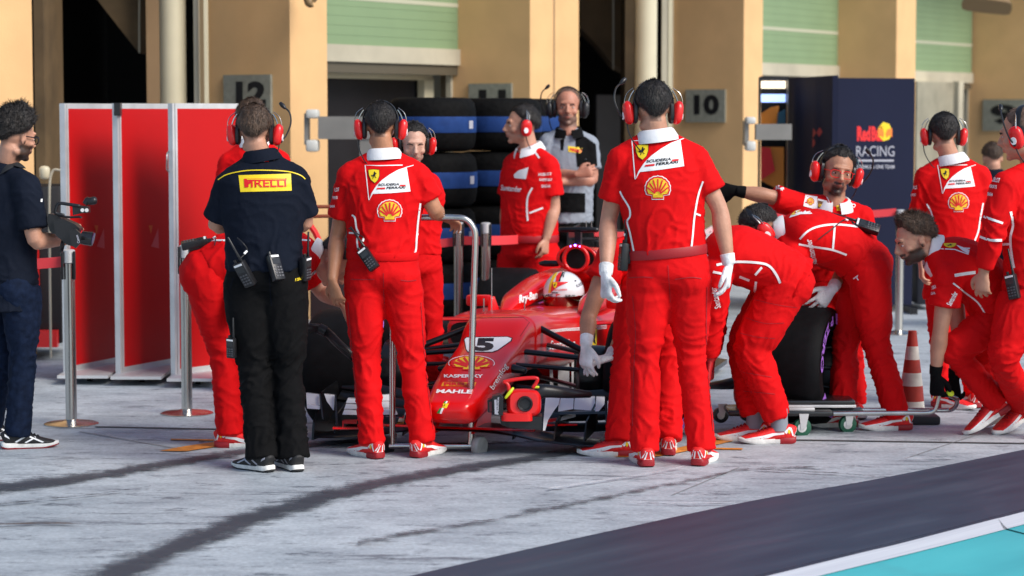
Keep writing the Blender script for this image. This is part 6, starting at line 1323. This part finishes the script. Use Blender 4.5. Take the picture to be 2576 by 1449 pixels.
def Pm(x, y): a, b = c6(x, y); return (1872 - (a - 1340) * .62, 985 + (b - 1010) * .80)
blower(Pm, .7, 12.75, 'second red and yellow blower behind the legs of the man in grey socks')
# hose over the left front tyre
r = empty('cooling_hose', U(*c4(760, 500), 12.2)); tag(r, 'black ribbed hose running over the left front tyre', 'hose')
h = M(); P_ = [U(*c4(x, y), Y) for x, y, Y in [(690, 480, 12.25), (740, 468, 12.22), (820, 468, 12.2), (880, 500, 12.2), (950, 570, 12.2), (1030, 640, 12.25), (1120, 720, 12.4), (1190, 790, 12.6)]]
Q, _, _ = crom(P_, [(1, 1)] * len(P_), None, 22); h.tube(Q, [.0225 + .0025 * (i % 2) for i in range(len(Q))], seg=14); h.build('tube', PLASTIC, r); h = M(); h.tube([Q[44], Q[60]], .029, seg=16); h.build('cuff', PLASTIC, r)
# ---------------------------------------------------------------- dolly with wheel
r = empty('wheel_dolly', G(2000, 1095)); tag(r, 'low black dolly with green wheels and a long steel handle', 'dolly')
def bx(n, x0, x1, y0, y1, Y, th, m_, bev=.006, par=None): p, q = U(x0, y1, Y), U(x1, y0, Y); b = M(); b.box((p.x, Y, p.z), (q.x, Y + th, q.z), bev=bev); return b.build(n, m_, par or r)
BLKM = mat('black_gloss_metal', (.012, .012, .013), .25, spec=.6)
bx('upper_deck', 1930, 2152, 1008, 1018, 12.68, .5, BLKM); bx('edge_strip', 1960, 2154, 1019, 1026, 12.675, .1, ALU, .002); bx('lower_deck', 1832, 2096, 1034, 1048, 12.6, .30, BLKM, .01); bx('bracket', 1985, 2050, 1027, 1033, 12.62, .1, ALU, .002); bx('cross_bar', 2090, 2172, 1028, 1046, 12.72, .2, BLKM, .01)
GRW = mat('green_caster', (.01, .09, .05), .45)
def castor(x, y, rp, Y, m_=GRW, par=None, fork=1):
    c = U(x, y, Y); rr = rp * Y / F; w_ = M(); w_.lathe(c, [(0, -.02), (rr * .62, -.02), (rr * .7, -.018), (rr * .95, -.016), (rr, -.01), (rr, .01), (rr * .95, .016), (rr * .7, .018), (rr * .62, .02), (0, .02)], (.25, -1, 0), 32); o = w_.build('castor', m_, par or r)
    w_ = M(); w_.lathe(c + V(0, -.021, 0), [(0, .002), (rr * .35, .002), (rr * .5, 0)], (.25, -1, 0), 20); w_.build('hub', ALU, o)
    if fork: f_ = M(); f_.prism([c + V(-.018, -.03, rr * 1.5), c + V(.035, -.03, rr * 1.5), c + V(.02, -.03, .0), c + V(-.008, -.03, -.01)], V(0, .006, 0)); f_.build('fork', ALU, o, smooth=False)
castor(2017, 1075, 24, 12.62); castor(2132, 1067, 23, 12.76); castor(1813, 1044, 20, 12.9, PLASTIC); castor(1880, 1040, 20, 13.0, PLASTIC, None, 0)
h = M(); h.tube([U(*c10(x, y), 12.62) for x, y in [(215, 1020), (400, 1018), (700, 1016), (820, 1014), (862, 1002), (882, 970), (892, 930), (902, 896)]], .013, seg=14, smooth=5); h.build('handle_bar', CHROME, r)
h = M(); h.tube([U(*c10(x, y), Y) for x, y, Y in [(380, 996, 12.8), (700, 996, 12.8), (930, 998, 12.8), (985, 990, 12.78), (1012, 960, 12.74), (1018, 925, 12.72)]], .013, seg=14, smooth=5); h.build('handle_bar', CHROME, r)
h = M(); h.tube([U(*c10(903, 898), 12.62), U(*c10(960, 900), 12.66), U(*c10(1016, 925), 12.72)], .012, seg=12); h.build('grip_bar', CHROME, r); h = M(); h.tube([U(*c10(955, 888), 12.55), U(*c10(985, 890), 12.55)], .016, seg=12, cap='round'); h.build('yellow_grip', MATS['acid_yellow'], r)
sw = empty('spare_wheel', U(2010, 925, 13.05)); tag(sw, 'big slick rear wheel with purple sidewall marks standing on the dolly', 'wheel'); wheel('w', V(U(2010, 925, 13.02).x, 13.02, .35), V(1, -.42, 0), .405, .335, sw, spin=-.3)
# ---------------------------------------------------------------- cone
r = empty('traffic_cone', G(2298, 1074)); tag(r, 'worn red and white traffic cone on a black foot', 'traffic cone'); cc = G(2300, 1068); cb = V(cc.x, cc.y + .1, 0)
k_ = F / cb.y
zt = lambda y: max(0, CAMH - (y - HOR) / k_)
ys = [c10(0, y)[1] for y in (485, 585, 672, 757, 842, 942, 1025)]; wd = [52, 76, 98, 120, 142, 160, 178]
wd = [w / 2.07 / 1.2422 / k_ / 2 for w in wd]; RCN = mat('cone_red', (.42, .035, .02), .6, nscale=10, namt=.3); WCN = mat('cone_white', (.68, .64, .56), .6, nscale=9, namt=.3)
b = M()
for i in range(6): b.lathe((cb.x, cb.y, 0), [(wd[i + 1], zt(ys[i + 1])), (wd[i], zt(ys[i]))], (0, 0, 1), 32, cap=(i == 0), mi=i % 2)
b.build('cone', [RCN, WCN], r)
b = M(); z_ = zt(ys[6]); b.lathe((cb.x, cb.y, 0), [(.105, .05), (wd[6] * 1.05, z_ + .005)], (0, 0, 1), 32); b.box((cb.x - .13, cb.y - .13, 0), (cb.x + .145, cb.y + .13, .05), bev=.012); b.build('foot', mat('cone_foot', (.015, .018, .025), .6), r)
# ---------------------------------------------------------------- barrier posts and belts
def post(x, yb, label, h=1.0, r_=.032, rb=.155, head=True):
    g_ = G(x, yb); r = empty('barrier_post', (g_.x, g_.y + rb * .6, 0)); tag(r, label, 'barrier post', 'chrome posts of the belt barrier'); c = V(g_.x, g_.y + rb * .6, 0)
    b = M(); b.lathe(c, [(r_, .015), (r_, h - .08)], (0, 0, 1), 28); b.build('pole', CHROME, r); b = M(); b.lathe(c, [(rb, 0), (rb, .006), (rb * .9, .012), (r_ * 1.5, .022), (r_, .03)], (0, 0, 1), 40); b.build('base', CHROME, r)
    b = M(); b.lathe(c, [(r_ * .9, h - .08), (r_ * 1.06, h - .075), (r_ * 1.06, h - .005), (r_ * .8, h), (0, h)], (0, 0, 1), 28); b.build('belt_head', ALU, r)
    b = M()
    for s in (-1, 1): b.box((c.x + s * (r_ + .003) - .006, c.y - .035, h - .17), (c.x + s * (r_ + .003) + .006, c.y - .015, h - .01), bev=.003)
    b.build('belt_slot', PLASTIC, r); return c
c_a = post(172, 1073, 'chrome barrier post beside the photographer'); c_b = post(465, 1046, 'chrome barrier post between the red screens and the bending man'); c_c = post(689, 1023, 'chrome barrier post seen between the legs of the man in black')
c_d = post(1153, 915, 'chrome barrier post before the tyres, left of the pair'); c_e = post(1222, 917, 'chrome barrier post before the tyres, right of the pair'); c_f = post(1436, 868, 'chrome barrier post behind the cockpit of the car'); c_g = post(2266, 842, 'chrome barrier post beside the navy screen')
BELT = mat('red_belt', (.78, .05, .06), .6)
def belt(a, b_, za, label, h=.06, sag=.03):
    r = M(); n = 16
    for i in range(n + 1):
        t = i / n; p = a.lerp(b_, t); z = za - sag * 4 * t * (1 - t); r.v += [V(p.x, p.y - .001, z), V(p.x, p.y - .001, z + h), V(p.x, p.y + .002, z + h), V(p.x, p.y + .002, z)]
    for i in range(n):
        for j in range(4): q = i * 4 + j; q2 = i * 4 + (j + 1) % 4; r.f.append([q, q2, q2 + 4, q + 4]); r.mi.append(0)
    o = r.build('barrier_belt', BELT, None, smooth=False); tag(o, label, 'belt', 'red belts of the barrier')
belt(c_a + V(-1.2, .2, 0), c_a + V(-.035, 0, 0), .90, 'red belt leading out of frame from the post by the photographer')
belt(c_d + V(-.9, .1, 0), c_d + V(-.035, 0, 0), .83, 'red belt left of the posts before the stacked tyres'); belt(c_e + V(.035, 0, 0), c_f + V(-.035, 0, 0), .84, 'red belt crossing the legs of the man in profile', .065, .02); belt(c_d + V(.035, 0, 0), c_e + V(-.035, 0, 0), .84, 'short red belt between the two posts before the tyres', .06, .0)
belt(c_f + V(.035, 0, 0), c_f + V(1.4, .1, 0), .84, 'red belt to the right of the post behind the cockpit'); belt(c_g + V(.035, 0, 0), c_g + V(2.0, 0, 0), .92, 'red belt running right from the post by the navy screen'); belt(c_g + V(-1.2, .1, 0), c_g + V(-.035, 0, 0), .95, 'red belt running left from the post by the navy screen')
# ---------------------------------------------------------------- stacked tyres
BLUE = mat('blue_tyre_band', (.014, .045, .17), .7, spec=.15, nscale=12, namt=.2)
WET = mat('wet_tyre_rubber', (.004, .004, .004), .75, spec=.1, nscale=30, namt=.4, bump=.5, bscale=25)
names = ['bottom', 'second', 'third', 'top']
for (x, Y, who) in ((1090, 17.5, 'left'), (1252, 18.1, 'middle'), (1322, 18.9, 'right')):
    c = U(x, HOR, Y); 
    r = empty('tyre_pallet', (c.x, c.y, 0)); tag(r, 'low black pallet under the %s stack of blue-banded tyres' % who, 'pallet'); b = M(); b.box((c.x - .33, Y - .33, .12), (c.x + .33, Y + .33, .22), bev=.01); b.build('deck', PLASTIC, r)
    for sx in (-1, 1):
        for sy in (-1, 1): b = M(); b.lathe((c.x + sx * .26, Y + sy * .26, .06), [(0, -.02), (.06, -.02), (.06, .02), (0, .02)], (1, 0, 0), 20); b.build('castor', PLASTIC, r)
    for i in range(4):
        z = .44 + .415 * i; tx = random.uniform(-.015, .015); o = empty('wet_tyre', (c.x + tx, Y, z)); tag(o, '%s tyre of the %s stack behind the belt, with a blue band' % (names[i], who), 'tyre', 'stacked tyres with blue bands')
        cc_ = (c.x + tx, Y, z); h_ = .203; rr = .335; t = M(); t.lathe(cc_, [(.21, -h_ * .9), (.25, -h_), (.29, -h_ * .96), (.322, -h_ * .8), (.333, -h_ * .5), (rr, 0), (.333, h_ * .5), (.322, h_ * .8), (.29, h_ * .96), (.25, h_), (.21, h_ * .9)], (0, 0, 1), 56); ty = t.build('tread', WET, o)
        t = M(); t.lathe(cc_, [(.336, -.06), (.338, -.055), (.338, .055), (.336, .06)], (0, 0, 1), 56); t.build('blue_band', BLUE, o); t = M(); t.lathe(cc_, [(.21, -h_ * .9), (.19, -.1), (.19, .1), (.21, h_ * .9)], (0, 0, 1), 32); t.build('rim', RIM, o)
        if who == 'left':
            q = R(-28); d_ = V(math.cos(q), math.sin(q), 0); t_ = V(-math.sin(q), math.cos(q), 0); t = M(); p_ = Vector(cc_) + d_ * .3395; t.add([p_ - t_ * .03 + V(0, 0, -.03), p_ + t_ * .03 + V(0, 0, -.03), p_ + t_ * .03 + V(0, 0, .03), p_ - t_ * .03 + V(0, 0, .03)], [(0, 1, 2, 3)]); t.build('sticker', GREYP, o, smooth=False)
# ---------------------------------------------------------------- red folding screens
SCR = mat('red_screen_cloth', (.50, .004, .005), .45, spec=.25, nscale=1.5, namt=.06)
r = empty('folding_screen', G(400, 965)); tag(r, 'red folding screen of three panels in aluminium frames on castors', 'screen')
for (xa, Ya, xb, Yb) in ((172, 15.2, 286, 15.75), (305, 15.14, 425, 15.67), (446, 15.03, 603, 15.5)):
    a = U(xa, HOR, Ya); b_ = U(xb, HOR, Yb); n_ = V(b_.y - a.y, a.x - b_.x, 0).normalized(); n_ = n_ if n_.y < 0 else -n_; d_ = (b_ - a); d_.z = 0; L_ = d_.length; d_.normalize()
    m = M(); vslab(m, a, b_, .10, 1.80, -n_ * .02); pn = m.build('panel', SCR, r, smooth=False)
    m = M(); vslab(m, a, b_, 1.80, 1.835, -n_ * .025); vslab(m, a, b_, .065, .10, -n_ * .025); m.build('frame_rail', ALU, pn, smooth=False)
    m = M(); q = a - d_ * .045; vslab(m, q, a - d_ * .025, .03, 1.835, -n_ * .04); vslab(m, a - d_ * .02, a, .03, 1.835, -n_ * .04); vslab(m, b_, b_ + d_ * .03, .05, 1.835, -n_ * .03); m.build('frame_post', ALU, pn, smooth=False)
    m = M(); m.box((a.x - .05, Ya - .25, .045), (a.x + .28, Ya + .5, .065)); m.build('foot_rail', ALU, r, smooth=False)
    m = M(); m.lathe((a.x + .12, Ya - .02, .03), [(0, -.015), (.03, -.015), (.03, .015), (0, .015)], (1, 0, 0), 18); m.build('castor', PLASTIC, r)
    dd = Dec([pn], 10)
    w_ = xb - xa; x0 = xa + w_ * .62; y0 = 575; dd.poly([(x0, y0 + 45), (x0 + 18, y0), (x0 + 20, y0 + 50)], mat('faded_white_print', (.55, .08, .09), .6), 3); dd.poly([(x0 - 6, y0 - 8), (x0 + 4, y0 - 8), (x0, y0 + 14)], mat('faded_yellow_print', (.55, .10, .01), .6), 3); dd.build('faded_emblem', pn)
m = M(); p, q = U(288, 291, 15.08), U(303, 261, 15.08); m.box((p.x, 15.06, p.z), (q.x, 15.14, q.z + .005)); m.build('clip', PLASTIC, r)
m = M(); m.tube([U(424, 382, 15.0), U(420, 388, 14.98), U(420, 400, 14.97), U(420, 425, 14.98), U(424, 432, 15.0)], .006, seg=8, smooth=3); m.build('handle', CHROME, r)
# cart in the left garage
r = empty('tool_cart', U(60, 930, 16.6)); tag(r, 'dark tool cart with a red base behind the photographer', 'cart')
p = U(86, 900, 16.5); q = U(150, 470, 16.5); m = M(); m.box((p.x - .5, 16.5, .12), (q.x, 17.1, 1.25), bev=.01); m.build('cabinet', mat('dark_cart', (.012, .011, .012), .5), r); m = M(); m.box((p.x - .5, 16.42, .10), (q.x - .02, 16.49, .22)); m.box((p.x - .02, 16.42, .3), (p.x + .05, 16.49, .9)); m.build('red_trim', REDPL, r)
m = M(); m.tube([U(128, 900, 16.3), U(124, 520, 16.3), U(130, 435, 16.3), U(150, 428, 16.3), U(158, 428, 16.3)], .009, seg=8, smooth=4); m.build('tube_frame', BEIGE, r); m = M(); m.tube([U(112, 445, 16.45), U(112, 425, 16.45)], [.035, .04], seg=14, cap='round'); m.build('bottle', CREAM, r)
# red and dark oddments behind the left front tyre
r = empty('equipment_trolley', U(820, 760, 15.2)); tag(r, 'red and black equipment trolley behind the left front tyre', 'trolley')
m = M(); p, q = U(780, 740, 15.3), U(960, 560, 15.3); m.box((p.x, 15.3, .15), (q.x, 15.8, .72), bev=.02); m.build('body', mat('dark_trolley', (.02, .012, .012), .5), r); m = M(); m.tube([U(770, 520, 15.2), U(880, 522, 15.2), U(905, 540, 15.2), U(900, 600, 15.2)], .012, seg=8, smooth=4); m.tube([U(770, 545, 15.2), U(890, 548, 15.2), U(890, 600, 15.2)], .012, seg=8, smooth=3); m.build('rail', mat('copper_rail', (.35, .10, .05), .4, metal=.5), r)
m = M(); m.tube([U(775, 560, 15.1), U(800, 600, 15.1), U(810, 660, 15.1)], .02, seg=8, smooth=3); m.build('red_hose', REDPL, r)
# ---------------------------------------------------------------- radios and the camera
def rad(p, tg, x, y, ang, label, k=1., wire=None, off=.03):
    pt, n = hitpt([p[t] for t in tg], x, y, off); a = R(ang); up = V(math.sin(a), 0, math.cos(a)); up = (up - n * up.dot(n)).normalized()
    w = None
    if wire:
        w = [hitpt([p[t] for t in tg], *q, off=.012)[0] for q in wire] + [pt + up * .07 * k]
    return radio(pt, up, n, k, label, w)
rad(P9, ('shirt', 'trousers'), *c7(345, 1250), -12, 'radio on the left hip of the tall man in the middle', 1.1, [c7(330, 1010), c7(328, 1090)])
rad(P4, ('shirt', 'trousers'), *c3(1302, 1240), -38, 'radio tilted at the belt of the man by the trolley', 1.0, [c3(1160, 1010), c3(1230, 1060), c3(1262, 1090)])
rad(P3, ('shirt', 'trousers'), *c3(404, 1325), -22, 'radio leaning on the left hip of the man in black', 1.05, [c3(340, 1080), c3(385, 1120), c3(405, 1180)]); rad(P3, ('shirt', 'trousers'), *c3(585, 1315), -2, 'upright radio at the spine of the man in black', 1.05)
rad(P3, ('shirt', 'trousers'), *c3(812, 1300), -12, 'radio on the right hip of the man in black', .95); rad(P3, ('trousers',), *c4(275, 585), 4, 'small black receiver in the thigh pocket of the man in black', .8)
rad(P12, ('shirt', 'trousers'), *cl(972, 800), -66, 'radio lying on the back of the man arched over the wheel', 1.1, [cl(690, 850), cl(760, 800), cl(830, 750)]); rad(P16, ('shirt', 'trousers'), *c10(1392, 195), -18, 'radio at the hip of the man at the right edge', 1.05)
rad(P2, ('shirt', 'trousers'), *cq(140, 135), 50, 'radio on the lower back of the man bending behind the man in black', 1.1, [cq(258, 130), cq(262, 90)])
# video camera
PC = lambda x, y, Y=12.0: U(*cp(x, y), Y); r = empty('video_camera', PC(520, 1050)); tag(r, 'black video camera with handle, microphone and zoom lens held by the photographer', 'video camera')
b = M(); b.prism([PC(*q) for q in [(365, 890), (430, 900), (470, 930), (500, 985), (560, 985), (560, 1010), (480, 1040), (430, 1050), (375, 1020), (352, 940)]], V(0, .11, 0)); b.build('body', PLASTIC, r, smooth=False)
b = M(); b.tube([PC(480, 900), PC(425, 885), PC(422, 860), PC(445, 812), (PC(520, 818)), PC(600, 830)], .009, seg=10, smooth=4, cap='round'); b.tube([PC(440, 905), PC(530, 915), PC(600, 912), PC(615, 922)], .006, seg=8, smooth=3); b.build('top_handle', PLASTIC, r)
b = M(); b.prism([PC(*q, 11.96) for q in [(400, 940), (470, 925), (560, 965), (600, 1000), (606, 1100), (560, 1140), (500, 1120), (420, 1050)]], V(0, .10, 0)); b.build('grip', PLASTIC, r, smooth=False)
b = M(); b.prism([PC(*q) for q in [(545, 825), (668, 835), (672, 880), (600, 888), (550, 900)]], V(0, .05, 0)); b.build('audio_unit', PLASTIC, r, smooth=False)
b = M(); b.tube([PC(622, 862, 11.995), PC(622, 862, 11.98)], .010, seg=14); b.tube([PC(654, 862, 11.995), PC(654, 862, 11.98)], .010, seg=14); b.build('dial', ALU, r)
b = M(); b.tube([PC(640, 815), PC(660, 790), PC(675, 782)], [.014, .018, .018], seg=10); b.tube([PC(672, 795), PC(716, 788)], [.020, .021], seg=16, cap='round'); b.build('microphone', PLASTIC, r)
b = M(); b.tube([PC(540, 1060), PC(590, 1065), PC(612, 1068), PC(640, 1072), PC(700, 1080)], [.036, .038, .034, .036, .038], side=[V(0, 1, 0)] * 5, seg=28); ln = b.build('lens', BLKM, r)
b = M(); b.tube([PC(702, 1080), PC(706, 1081)], .033, seg=24); b.build('front_glass', mat('lens_glass', (.05, .03, .12), .05), r); b = M(); b.tube([PC(607, 1067), PC(611, 1068)], .0372, seg=28); b.build('red_ring', REDP, r)
b = M(); b.prism([PC(*q, 11.90) for q in [(524, 1010), (570, 1005), (606, 1040), (604, 1110), (570, 1150), (536, 1120)]], V(0, .03, 0)); st_ = b.build('hand_strap', PLASTIC, r, smooth=False)
d = Dec([st_], 6); d.text('Canon', cp(604, 1108), cp(588, 1048), 6, GREYP, 3, .03); d.build('strap_print', st_)
b = M(); wp = J_ = PEOPLE['photographer']
w0 = PC(470, 1130, 12.02); b.tube([w0 + V(.006 * math.cos(t), .034 * math.sin(t), .034 * math.cos(t)) for t in [2 * math.pi * i / 24 for i in range(25)]], .006, seg=8); o = b.build('bracelet', PLASTIC, PEOPLE['photographer']['root'])
